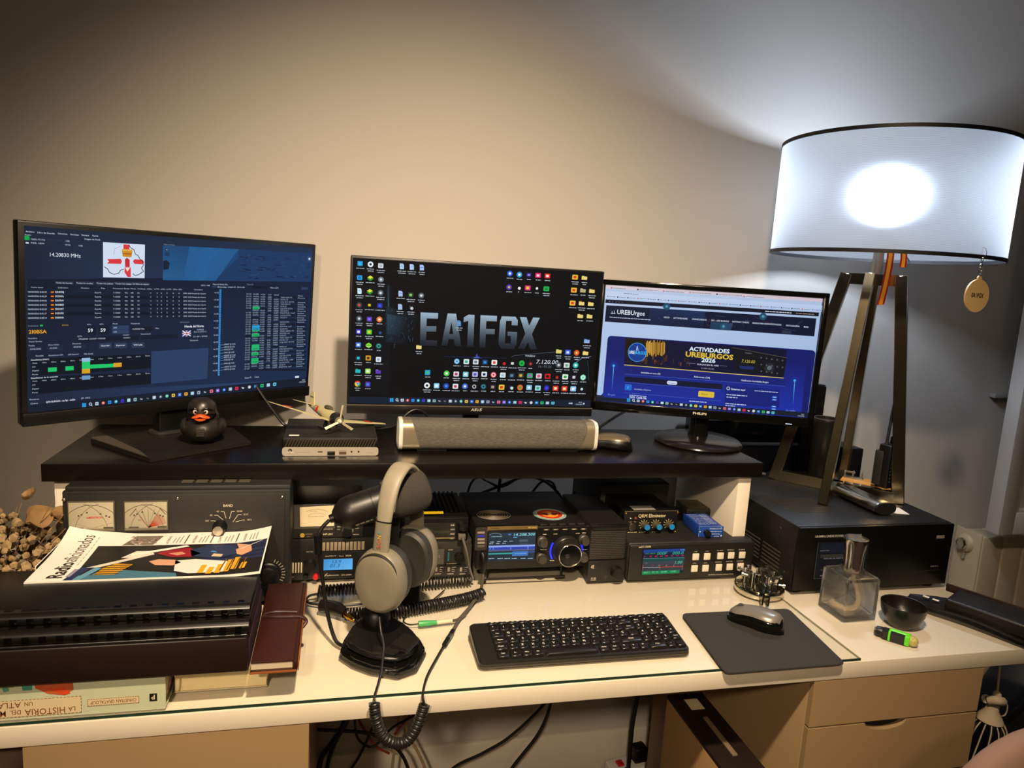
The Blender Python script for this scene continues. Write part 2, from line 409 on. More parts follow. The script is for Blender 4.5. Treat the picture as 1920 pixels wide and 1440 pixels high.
# profile picture: white card with a coastline, red cross, hand and crown
s.poly(((598, 226), (841, 243), (838, 440), (598, 432)), '#cfdcf0', 2)
s.poly(((622, 326), (700, 325), (708, 340), (700, 355), (620, 352), (632, 340)), '#d8393f', 3); s.poly(((770, 340), (780, 328), (826, 331), (836, 346), (826, 358), (780, 355)), '#d8393f', 3)
s.poly(((716, 240), (752, 243), (750, 272), (716, 270)), '#d8393f', 3); s.poly(((722, 376), (758, 376), (758, 432), (740, 432), (722, 404)), '#d8393f', 3)
s.poly(((724, 330), (736, 318), (752, 332), (752, 374), (726, 374)), '#c22a33', 4); s.poly(((726, 378), (754, 378), (738, 400)), '#f2dcd4', 4)
s.poly(((706, 276), (768, 280), (762, 316), (712, 312)), '#c98a1e', 4)
for i in range(5): s.disc(712+i*13, 272+i*.8, 6, '#e0a52c', 5)
s.rect(712, 292, 762, 299, '#8c2a1c', 5)
s.line([(745, 242), (760, 262), (776, 270), (786, 300), (800, 305), (812, 328), (826, 338), (832, 362), (820, 380), (832, 400), (800, 420), (782, 424), (770, 412)], 4, '#20242c', 4)
s.line([(604, 370), (624, 384), (634, 404), (662, 416), (690, 408), (698, 392), (718, 386)], 4, '#20242c', 4); s.line([(660, 300), (664, 266), (684, 258), (700, 250)], 2, '#8a93a5', 4)
# map
s.grad([(946, 246), (1815, 300), (1806, 470), (944, 452)], ['#1d4a78', '#1b2f52', '#18294a', '#235a8a'], 2)
for q, cc in ((((1100, 256), (1390, 274), (1380, 330), (1300, 400), (1250, 458), (1060, 454)), '#23598c'), (((1200, 262), (1290, 268), (1220, 340), (1190, 457), (1120, 455), (1150, 340)), '#275f93'), (((1385, 274), (1815, 300), (1806, 470), (1250, 458), (1300, 390)), '#1b3760')): s.poly(q, cc, 3)
rr = random.Random(3)
for i in range(70): 
    x = rr.uniform(1385, 1790); y = rr.uniform(300, 440)*1.0+(x-1385)*.045
    s.rect(x, y, x+rr.uniform(8, 40), y+rr.uniform(2, 7), rr.choice(['#14233f', '#101b33', '#2a4670']), 4)
s.poly(((946, 340), (966, 334), (984, 352), (978, 388), (946, 392)), '#132036', 4); s.rect(956, 262, 984, 284, '#27466c', 4); s.text(964, 278, 9, '+', '#e8eef6', 5); s.rect(956, 288, 984, 312, '#1c3656', 4)
s.text(950, 244, 7, 'Mapa en linea', dm, width=64); s.rect(1786, 318, 1812, 350, '#31486d', 4); s.disc(1799, 334, 7, '#c9d6ea', 5)
# log table
for i, (x, tt) in enumerate(((325, 'Todas las bandas'), (443, 'Todos los modos'), (560, 'Todos los paises'), (668, 'Todos los clubes'), (768, 'Un filtro en espera'))):
    s.rect(x-5, 452+i*2.6, x+102, 472+i*2.6, '#2b3548', 2); s.text(x, 466+i*2.6, 8, tt, Wt, 3, .008, width=96)
for x, tt, w_ in ((182, 'Fecha inicio', 70), (336, 'Indicativo', 60), (470, 'Nombre', 48), (585, 'Pais', 24), (655, 'Frecuencia', 58), (718, 'Banda', 32), (756, 'Modo', 32), (796, 'Certificado', 48), (850, 'eQSLe', 32), (892, 'LoTWe', 32), (930, 'eQSLr', 30), (964, 'LoTWr', 30), (1002, 'QSLe', 26), (1034, 'QSLr', 22), (1124, 'Comentario', 52)):
    s.text(x, 490+(x-160)*.023, 7, tt, Wt, width=w_)
calls = ['EA4GSJ', 'EC5APA', 'EA7IW', 'EA4AMSD', 'EB1HXT', 'EC5CPZ', 'EA8ANA']
for i, cl in enumerate(calls):
    y = 512+i*25.5+6; sl = .018-.0035*i
    Y = lambda x: y+(x-160)*sl
    s.rect(162, Y(162)-12, 1200, Y(1200)+9, '#101726' if i % 2 else '#172033', 2)
    s.text(164, Y(164), 9, '06/06/2026 8:4%d:%02d' % (6-i, 32-i*3), Wt, 3, .008, width=110)
    s.rect(296, Y(296)-9, 313, Y(296)-6, '#c8321e', 3); s.rect(296, Y(296)-6, 313, Y(296)-2, '#e8b32a', 3); s.rect(296, Y(296)-2, 313, Y(296)+1, '#c8321e', 3)
    s.text(321, Y(321), 10, cl, '#dde6f2', 3, .012, width=50)
    for x, tt, w_ in ((549, 'España', 38), (655, '7.135000', 42), (722, '40m', 18), (757, 'SSB', 16), (796, 'EU', 12), (870, 'N', 5), (908, 'N', 5), (932, 'N', 5), (964, 'N', 6), (1000, 'N', 6), (1034, 'N', 6)): s.text(x, Y(x), 8, tt, Wt, 3, width=w_)
    s.text(1062, Y(1062), 8, 'DMR  00:00 Privada de la Guerra', Wt, 3, width=134)
s.text(1165, 488, 8, 'QSOs: 1488', Wt, width=52)
# entry panel
s.text(165, 717, 9, 'Indicativo', dm, width=60); s.rect(234, 706, 250, 716, '#1fae54', 2); s.text(360, 714, 8, 'DXCC', '#d99a1e', width=38); s.text(505, 711, 7, 'RSTe', Wt, width=24); s.text(577, 710, 7, 'RSTr', Wt, width=24)
s.text(168, 757, 20, '2I0BSA', '#e8a21c', 3, .02, width=106); s.rect(500, 718, 556, 764, '#121a29', 2); s.rect(572, 717, 628, 763, '#121a29', 2); s.text(508, 752, 20, '59', '#e6ecf5', 3, .01, width=30); s.text(581, 751, 20, '59', '#e6ecf5', 3, .01, width=30)
s.text(652, 708, 7, 'Modo', Wt, width=30); s.rect(648, 716, 746, 738, '#2b3d5c', 2); s.rect(648, 740, 746, 762, '#2b3d5c', 2); s.text(656, 732, 8, 'SSB', Wt, 3, width=20); s.text(656, 756, 8, 'USB', Wt, 3, width=20)
s.text(757, 708, 8, 'Frecuencia', Wt, width=52); s.rect(757, 722, 884, 750, '#131b2b', 2); s.text(764, 741, 9, '14.208300 MHz', Wt, 3, width=72); s.text(898, 738, 8, 'Mhz', Wt, 3, width=22)
s.text(1042, 703, 8, 'Información', dm, width=54); s.text(1067, 730, 13, 'Irlanda del Norte', '#eef3f9', 3, .015, width=114)
for y, x, w_, tt in ((748, 1140, 40, 'IO74CK'), (761, 1122, 72, 'EU-5 UTC+1'), (788, 1118, 82, '51-60 / 8700'), (810, 1098, 48, 'Distancia')): s.text(x, y, 8, tt, Wt, width=w_)
s.rect(1054, 748, 1104, 782, '#26367c', 3); s.line([(1055, 749), (1103, 781)], 5, '#e8e8ef', 4); s.line([(1055, 781), (1103, 749)], 5, '#e8e8ef', 4); s.line([(1079, 748), (1079, 782)], 9, '#e8e8ef', 5); s.line([(1054, 765), (1104, 765)], 9, '#e8e8ef', 5); s.line([(1079, 748), (1079, 782)], 4, '#b5333f', 6); s.line([(1054, 765), (1104, 765)], 4, '#b5333f', 6)
s.text(165, 789, 8, 'Nombre', Wt, width=52); s.text(170, 808, 8, 'David Gawley', Wt, width=76); s.text(448, 780, 8, 'QTH', Wt, width=26); s.rect(448, 782, 706, 803, '#121a2a', 2); s.text(455, 797, 9, 'STRABANE  COUNTY TYRONE', Wt, 3, width=158)
s.text(712, 774, 8, 'Locator', Wt, width=36); s.rect(710, 778, 804, 800, '#121a2a', 2); s.text(714, 791, 8, 'IO64HU', Wt, 3, width=38); s.text(814, 770, 8, 'Comentario', Wt, width=58); s.rect(812, 773, 1030, 792, '#131c2d', 2)
s.text(168, 832, 9, 'Fecha', Wt, width=36); s.rect(168, 835, 246, 858, '#1e2940', 2); s.text(174, 852, 8, '13/06/2026', Wt, 3, width=66); s.text(280, 828, 8, 'Hora inicio', Wt, width=64); s.rect(280, 832, 362, 854, '#1e2940', 2); s.text(288, 847, 8, '10:15:02', Wt, 3, width=44)
s.text(420, 822, 8, 'Duración', Wt, width=50); s.rect(420, 826, 500, 848, '#1e2940', 2); s.text(426, 842, 8, '00:00:00', Wt, 3, width=44)
for x, tt in ((580, 'Guardar'), (668, 'Reiniciar'), (768, 'Web')): s.rect(x-6, 818-(x-580)*.01, x+66, 846-(x-580)*.01, '#2c3b57', 2); s.text(x+4, 836-(x-580)*.01, 9, tt, '#e6edf6', 3, width=52)
for x, tt, w_ in ((208, 'Detalles', 46), (282, 'Estadísticas DX', 86), (394, 'QSO Exterior', 64), (486, 'Más Ayuda', 54)): s.text(x, 892-(x-180)*.03, 8, tt, Wt, width=w_)
# band tables
for y0, y1, nm in ((905, 1005, 'Estadísticas DXCC'), (1010, 1110, 'Estadísticas de la estación')):
    s.poly(((182, y0), (872, y0-22), (872, y1-55 if y0 > 1000 else y1-40), (186, y1)), '#0f1520', 2)
    s.text(182, y0+10, 8, nm, '#dbe4ef', 3, .01, width=106 if y0 < 1000 else 158)
    for i in range(13): s.text(190+i*54, y0+28-i*3.0 if y0 < 1000 else y0+27-i*3.2, 7, ['Modo', '160m', '80m', '60m', '40m', '30m', '20m', '17m', '15m', '12m', '10m', '6m', '2m'][i], Wt, 3, width=28)
    for i, mm in enumerate(('CW', 'Digital', 'Phonia')): s.text(188, y0+50+i*22, 8, mm, Wt, 3, width=(20, 38, 34)[i])
s.rect(474, 902, 522, 924, '#8fb4d8', 4); s.rect(474, 1005, 522, 1026, '#6a96c4', 4); s.rect(474, 924, 521, 966, '#1fc46a', 4); s.rect(474, 966, 521, 990, '#d6a021', 4)
s.poly(((521, 941), (656, 936), (656, 957), (521, 964)), '#1fc46a', 4); s.rect(656, 933, 703, 955, '#d6a021', 4); s.rect(279, 956, 330, 978, '#1fc46a', 4); s.rect(379, 950, 427, 972, '#1fc46a', 4)
s.text(296, 970, 7, '1', '#0c2c18', 5); s.text(398, 965, 7, '1', '#0c2c18', 5)
s.text(172, 1144, 8, 'Miembros', Wt, width=56); s.text(178, 1168, 9, 'Clubes', Wt, width=44); s.text(268, 1160, 10, 'QTH BURGOS - via Pgr - in02hi', '#e6edf6', 3, .01, width=172); s.text(470, 1140, 9, 'EP: 100.2', Wt, width=52)
s.poly(((875, 868), (1206, 850), (1196, 1030), (872, 1056)), '#293e62', 2)
# band map and cluster
s.rect(1230, 488, 1420, 505, '#243553', 2); s.text(1234, 482, 8, 'Mapa de Banda 20m', Wt, width=88); s.text(1262, 499, 9, 'Borrar todos', Wt, 3, width=52); s.text(1322, 499, 8, 'Limpiar 20', Wt, 3, width=44); s.text(1376, 500, 8, 'Borra todo', Wt, 3, width=44)
s.grad([(1272, 508), (1284, 508), (1268, 1012), (1258, 1012)], ['#2d7fc4', '#2d7fc4', '#3b93dd', '#3b93dd'], 3)
for i in range(46): s.rect(1274-i*.3, 512+i*10.8, 1288-i*.3, 514+i*10.8, '#0c1626', 4)
for i in range(12): s.text(1241-i*1.1, 532+i*41.4, 8, '14.%d' % (135+i*5), Wt, 3, width=27)
for i, y in enumerate((832, 848, 862, 880, 897, 908, 922, 943, 963, 978)): s.line([(1268, y+4), (1300, y)], 1.4, '#7fb0de', 3); s.text(1296, y+3, 8, ('OE8ART @ 14.240', 'HB9CVQ @ 14.226', 'ON6ZQ @ 14.240', 'F4AAA @ 14.244')[i % 4], Wt, 3, width=(66, 62, 52, 58)[i % 4])
s.text(1432, 485, 8, 'Cluster DX', dm, width=38); s.rect(1462, 492, 1550, 508, '#0d1726', 2); s.text(1568, 506, 8, 'Filtros DX', Wt, width=48); s.rect(1750, 500, 1788, 516, '#2a3d5e', 2)
for i in range(33):
    y = 541+i*13.7; sl = .045-.0027*i
    if i % 2 == 0: s.poly(((1424-i*.3, y-8), (1786-i*.6, y+10+(.04-.003*i)*200), (1786-i*.6, y+22+(.04-.003*i)*200), (1424-i*.3, y+5)), '#101a2e', 2)
    for x, w_ in ((1428, 30), (1468, 34), (1510, 28), (1555, 20), (1590, 28), (1628, 30+(i*37) % 60), (1728, 30+(i*13) % 24)):
        if (i*5+x) % 11: s.text(x-i*.5, y+(x-1428)*sl, 7.5, {1428: '2%d:1%dZ' % (3-i % 3, i % 10), 1468: ['DL1FBK', 'ON7PQ', 'HB9DX', 'F5MUX'][i % 4], 1510: '14.2%02d' % (i*3 % 100), 1555: ['CW', 'SSB', 'FT8'][i % 3], 1590: ['EA3HF', 'OE5JE', 'IK2RT'][i % 3], 1628: ['CQ DX IOTA', 'TNX QSO 73', 'POTA ref'][i % 3], 1728: ['Alemania', 'Francia', 'Italia'][i % 3]}[x], '#9fb2cb', 3, width=w_)
for x, y, w_, h_, cc in ((1464, 611, 40, 17, '#1fb56a'), (1460, 722, 42, 26, '#2a9ad0'), (1460, 748, 42, 8, '#1fb56a'), (1458, 770, 42, 17, '#1fb56a'), (1456, 834, 42, 32, '#1fb56a'), (1454, 880, 40, 16, '#1fb56a'), (1453, 914, 40, 28, '#1fb56a')): s.rect(x, y, x+w_, y+h_, cc, 4); s.text(x+5, y+h_-3, 8, 'EA5ABC', '#06281a', 5, width=w_-10)
s.text(1412, 1032, 9, 'Cluster PC', Wt, width=40); s.text(1470, 1028, 9, 'Clase', Wt, width=26); s.rect(1706, 1020, 1728, 1030, '#c8d4e4', 2)
def taskbar(s, pts, sz, bar, extra=()):
    """row of small program symbols along the bottom of a screen"""
    s.poly(bar, '#141d2e', 5); (xa, ya), (xb, yb) = pts; n = 31
    pal = ['#27a8f0', '#c9d2de', '#c3cbd8', '#d2564a', '#2f8ae8', '#27b4c8', '#4636c8', '#9fd6d8', '#8fb0ae', '#a9a9a9', '#6d6d6d', '#b8c4d8', '#566475', '#58c7a8', '#e4c24a', '#3c78d8', '#e8a62c', '#9fc8e8', '#8e99b0', '#aab3c0', '#e06a8a', '#8a6ae0', '#2f6fe8', '#96b8c8', '#e0245a', '#d8dde4', '#c2c6cc', '#1f78c0', '#22b66a', '#9cc4e0', '#5ac0d8']
    for i in range(n):
        x = xa+(xb-xa)*i/(n-1); y = ya+(yb-ya)*i/(n-1); r = sz*.5
        if i == 0:
            for dx in (-1, 1):
                for dy in (-1, 1): s.rect(x+dx*r*.52-r*.42, y+dy*r*.52-r*.42, x+dx*r*.52+r*.42, y+dy*r*.52+r*.42, pal[0], 6)
        elif i == 1: s.ring(x, y-r*.15, r*.62, r*.32, pal[1], 6, n=12); s.line([(x+r*.4, y+r*.35), (x+r*.85, y+r*.8)], r*.35, pal[1], 6)
        elif i in (3, 5, 12, 13, 22, 26): s.disc(x, y, r*.8, pal[i], 6, n=12); s.disc(x, y, r*.3, '#e8edf4', 7, n=8)
        elif i in (9, 10, 19, 25): s.line([(x-r*.6, y-r*.2), (x, y+r*.4), (x+r*.5, y)], r*.5, pal[i], 6)
        else: s.rr(x-r*.8, y-r*.75, x+r*.8, y+r*.75, r*.3, pal[i], 6); s.rect(x-r*.35, y-r*.2, x+r*.3, y+r*.2, '#dfe6ee' if i % 2 else '#22304a', 7)
taskbar(s, ((486, 1174), (1586, 1066)), 23, ((165, 1172), (1770, 1030), (1765, 1074), (166, 1213)))
s.text(1752, 1046, 8, '10:26', Wt, 6, al='C', width=18); s.text(1746, 1058, 8, '13/06/2026', Wt, 6, al='C', width=38)
s.build('screen', tm, SCREEN)

# --- middle monitor
tm, F, s = monitor('black monitor in the middle of the shelf with a dark desktop full of small symbols', (.286, .575, SZ), .008, (.2836, .5161, .48), -.047, .527, .2965, .004, .004, .021,
                   ((155, 75), (1825, 198), (1727, 1075), (110, 1050)))
bm = cyl(bm_new(), (0, 0, 0), (0, 0, .008), .105, n=40); obj('stand_base', bm, blk2, tm)
bm = box(bm_new(), -.017, .017, -.01, .012, .007, .17, .003); obj('stand_neck', bm, blk, tm)
sg = Sheet(((0, 0), (100, 0), (100, 20), (0, 20)), .027, .0066, F @ Vector((-.0135+.006, -.0047, -.2965/2-.0125)), (1, 0, 0), F.to_3x3() @ Vector((0, 0, 1)))
for x, g in ((0, 'A'), (22, 'S'), (43, 'U'), (65, 'S')): sg.text(x, 18, 17, g, '#b9b7b2', 1, .02, width=23, shear=.2)
sg.build('logo', tm, PRINT)
lip = box(bm_new(), -.2675, .2675, -.0062, -.004, -.2965/2-.0035, -.2965/2-.0015); lip.transform(F); obj('chin_lip', lip, M('chin_edge_highlight', '#8a7f70', .3, .7), tm)
s.full('#05070a')
s.grad([(150, 260), (420, 270), (380, 1000), (120, 980)], ['#07090d', '#0a1016', '#080c12', '#06080b'], 1)
s.grad([(385, 260), (398, 262), (395, 440), (384, 440)], ['#0c141c', '#1b2c3a', '#3b5566', '#16242f'], 2)
s.grad([(370, 400), (600, 470), (520, 660), (370, 640)], ['#16242f', '#0a0f14', '#06090d', '#12212c'], 2); s.grad([(380, 455), (520, 480), (480, 600), (380, 590)], ['#2b4354', '#0f1820', '#0b1218', '#1e3341'], 3)
rr = random.Random(5)
for i in range(60):
    x = rr.uniform(375, 560); y = rr.uniform(410, 660); s.line([(x, y), (x+rr.uniform(-18, 18), y+rr.uniform(5, 30))], rr.uniform(1, 3), rr.choice(['#22384a', '#0a0f14', '#35506a', '#16242f']), 4)
for a, b in (((390, 180), (560, 235)), ((420, 160), (600, 250)), ((470, 170), (520, 220))): s.line([a, b], 2, '#1a222a', 4)
# brushed metal lettering
def glyphbar(q, c0='#9fb6c8', c1='#161c24'):
    for i in range(8):
        t0, t1 = i/8, (i+1)/8
        yy = [445+245*t0, 445+245*t1]; kc = []
        for t_ in (t0, t1): kc.append(tuple(a*(1-t_)**2.3+b*(1-(1-t_)**2.3) for a, b in zip(lin(c0)[:3], lin(c1)[:3])))
        # clip polygon q to this band
        def clip(P, f):
            o = []
            for (p, r) in zip(P, P[1:]+P[:1]):
                fp, fr = f(p), f(r)
                if fp >= 0: o.append(p)
                if fp*fr < 0: k = fp/(fp-fr); o.append((p[0]+(r[0]-p[0])*k, p[1]+(r[1]-p[1])*k))
            return o
        P = clip(list(q), lambda p: p[1]-(yy[0]+(p[0]-605)*.045)); P = clip(P, lambda p: (yy[1]+(p[0]-605)*.045)-p[1]) if len(P) > 2 else []
        if len(P) > 2:
            i0 = len(s.V); s.V += [s.q(*s.m(x, y), 4) for x, y in P]; s.F.append(tuple(range(i0, i0+len(P))))
            s.C.append([tuple(a+(b-a)*min(1, max(0, (y-(yy[0]+(x-605)*.045))/(yy[1]-yy[0]))) for a, b in zip(kc[0], kc[1]))+(1,) for x, y in P])
for q in (((608, 444), (650, 446), (640, 662), (600, 658)), ((608, 444), (726, 450), (724, 488), (606, 484)), ((606, 536), (712, 538), (710, 574), (604, 572)), ((602, 630), (716, 634), (714, 670), (600, 664)),   # E
          ((790, 452), (824, 454), (784, 668), (744, 666)), ((806, 452), (846, 454), (878, 674), (836, 672)), ((776, 590), (850, 592), (852, 626), (772, 624)),   # A
          ((930, 462), (970, 464), (958, 678), (916, 676)), ((930, 462), (946, 498), (896, 512), (898, 480)),   # 1
          ((1010, 466), (1050, 468), (1038, 682), (998, 680)), ((1010, 466), (1120, 472), (1118, 508), (1008, 504)), ((1006, 556), (1104, 560), (1102, 594), (1004, 592)),   # F
          ((1140, 500), (1180, 500), (1168, 662), (1126, 658)), ((1152, 474), (1244, 478), (1258, 504), (1140, 506)), ((1126, 652), (1244, 656), (1230, 692), (1140, 688)), ((1210, 590), (1252, 592), (1246, 668), (1208, 666)), ((1188, 576), (1252, 578), (1252, 606), (1188, 604)), ((1218, 494), (1258, 498), (1256, 536), (1216, 534)),   # G
          ((1272, 480), (1316, 482), (1382, 696), (1338, 694)), ((1360, 484), (1404, 486), (1300, 692), (1256, 690))): glyphbar(q)
s.poly(((760, 738), (1180, 752), (1180, 754), (760, 741)), '#1c2c55', 3)
for i in range(24): 
    hh = 30*math.exp(-((i-11.5)/5)**2)*rr.uniform(.3, 1); x = 945+i*3; s.rect(x, 750-hh, x+2, 752, '#3a55a8', 4)
s.poly(((1212, 742), (1500, 712), (1740, 742), (1700, 1000), (1250, 900)), '#090d12', 2); s.line([(1212, 745), (1230, 735), (1560, 706)], 2.5, '#4a5866', 3); s.line([(1640, 780), (1680, 752), (1740, 742)], 4, '#66788a', 3); s.line([(1715, 770), (1722, 900)], 3, '#333f4c', 3)
s.text(1302, 742, 11, 'YAESU', '#c6d2dc', 4, .01, width=66); s.text(1372, 788, 26, '7.120.00', '#c9d3da', 4, .005, width=150, shear=.15); s.text(1384, 815, 17, '14.195.00', '#59646e', 4, width=92, shear=.15)
IC = []
def icon(x, y, c0, c1, shape='sq', lab=44, lines=2, sz=40):
    r = sz/2
    if shape == 'sq': s.rr(x-r*.85, y-r*.85, x+r*.85, y+r*.85, 5, c0, 5); s.rr(x-r*.45, y-r*.4, x+r*.4, y+r*.45, 3, c1, 6)
    elif shape == 'disc': s.disc(x, y, r*.95, c0, 5); s.disc(x, y, r*.42, c1, 6)
    elif shape == 'folder': s.rect(x-r*.8, y-r*.7, x, y-r*.3, c1, 5); s.rr(x-r*.85, y-r*.5, x+r*.85, y+r*.7, 3, c0, 6)
    elif shape == 'doc': s.poly(((x-r*.7, y-r), (x+r*.3, y-r*.95), (x+r*.7, y-r*.55), (x+r*.7, y+r*.9), (x-r*.7, y+r*.9)), c0, 5); s.rect(x-r*.4, y-r*.2, x+r*.4, y, c1, 6)
    elif shape == 'box': s.poly(((x, y-r*.8), (x+r, y-r*.2), (x, y+r*.4), (x-r, y-r*.2)), c0, 5); s.poly(((x-r, y), (x, y+r*.5), (x+r, y), (x+r, y+r*.4), (x, y+r), (x-r, y+r*.4)), c1, 6)
    elif shape == 'chrome':
        for k, cc in enumerate(('#e33b2e', '#f4c20d', '#2fa84f')): s.poly([(x, y)]+[(x+r*math.cos(math.radians(30+120*k+a)), y-r*math.sin(math.radians(30+120*k+a))) for a in range(0, 121, 20)], cc, 5)
        s.disc(x, y, r*.45, '#f2f2f2', 6); s.disc(x, y, r*.34, '#3b78e7', 7)
    elif shape == 'ring': s.disc(x, y, r*.95, c0, 5); s.ring(x, y, r*.55, r*.25, c1, 6, n=12)
    elif shape == 'tri': s.poly(((x-r*.5, y-r*.7), (x+r*.8, y), (x-r*.5, y+r*.7)), c0, 5); s.disc(x+r*.3, y+r*.3, r*.5, c1, 6)
    for k in range(lines): s.words(x-lab/2+k*6, y+r+12+k*14, 9, lab-k*12, '#a8b0ba', 5, seed=int(x+y))
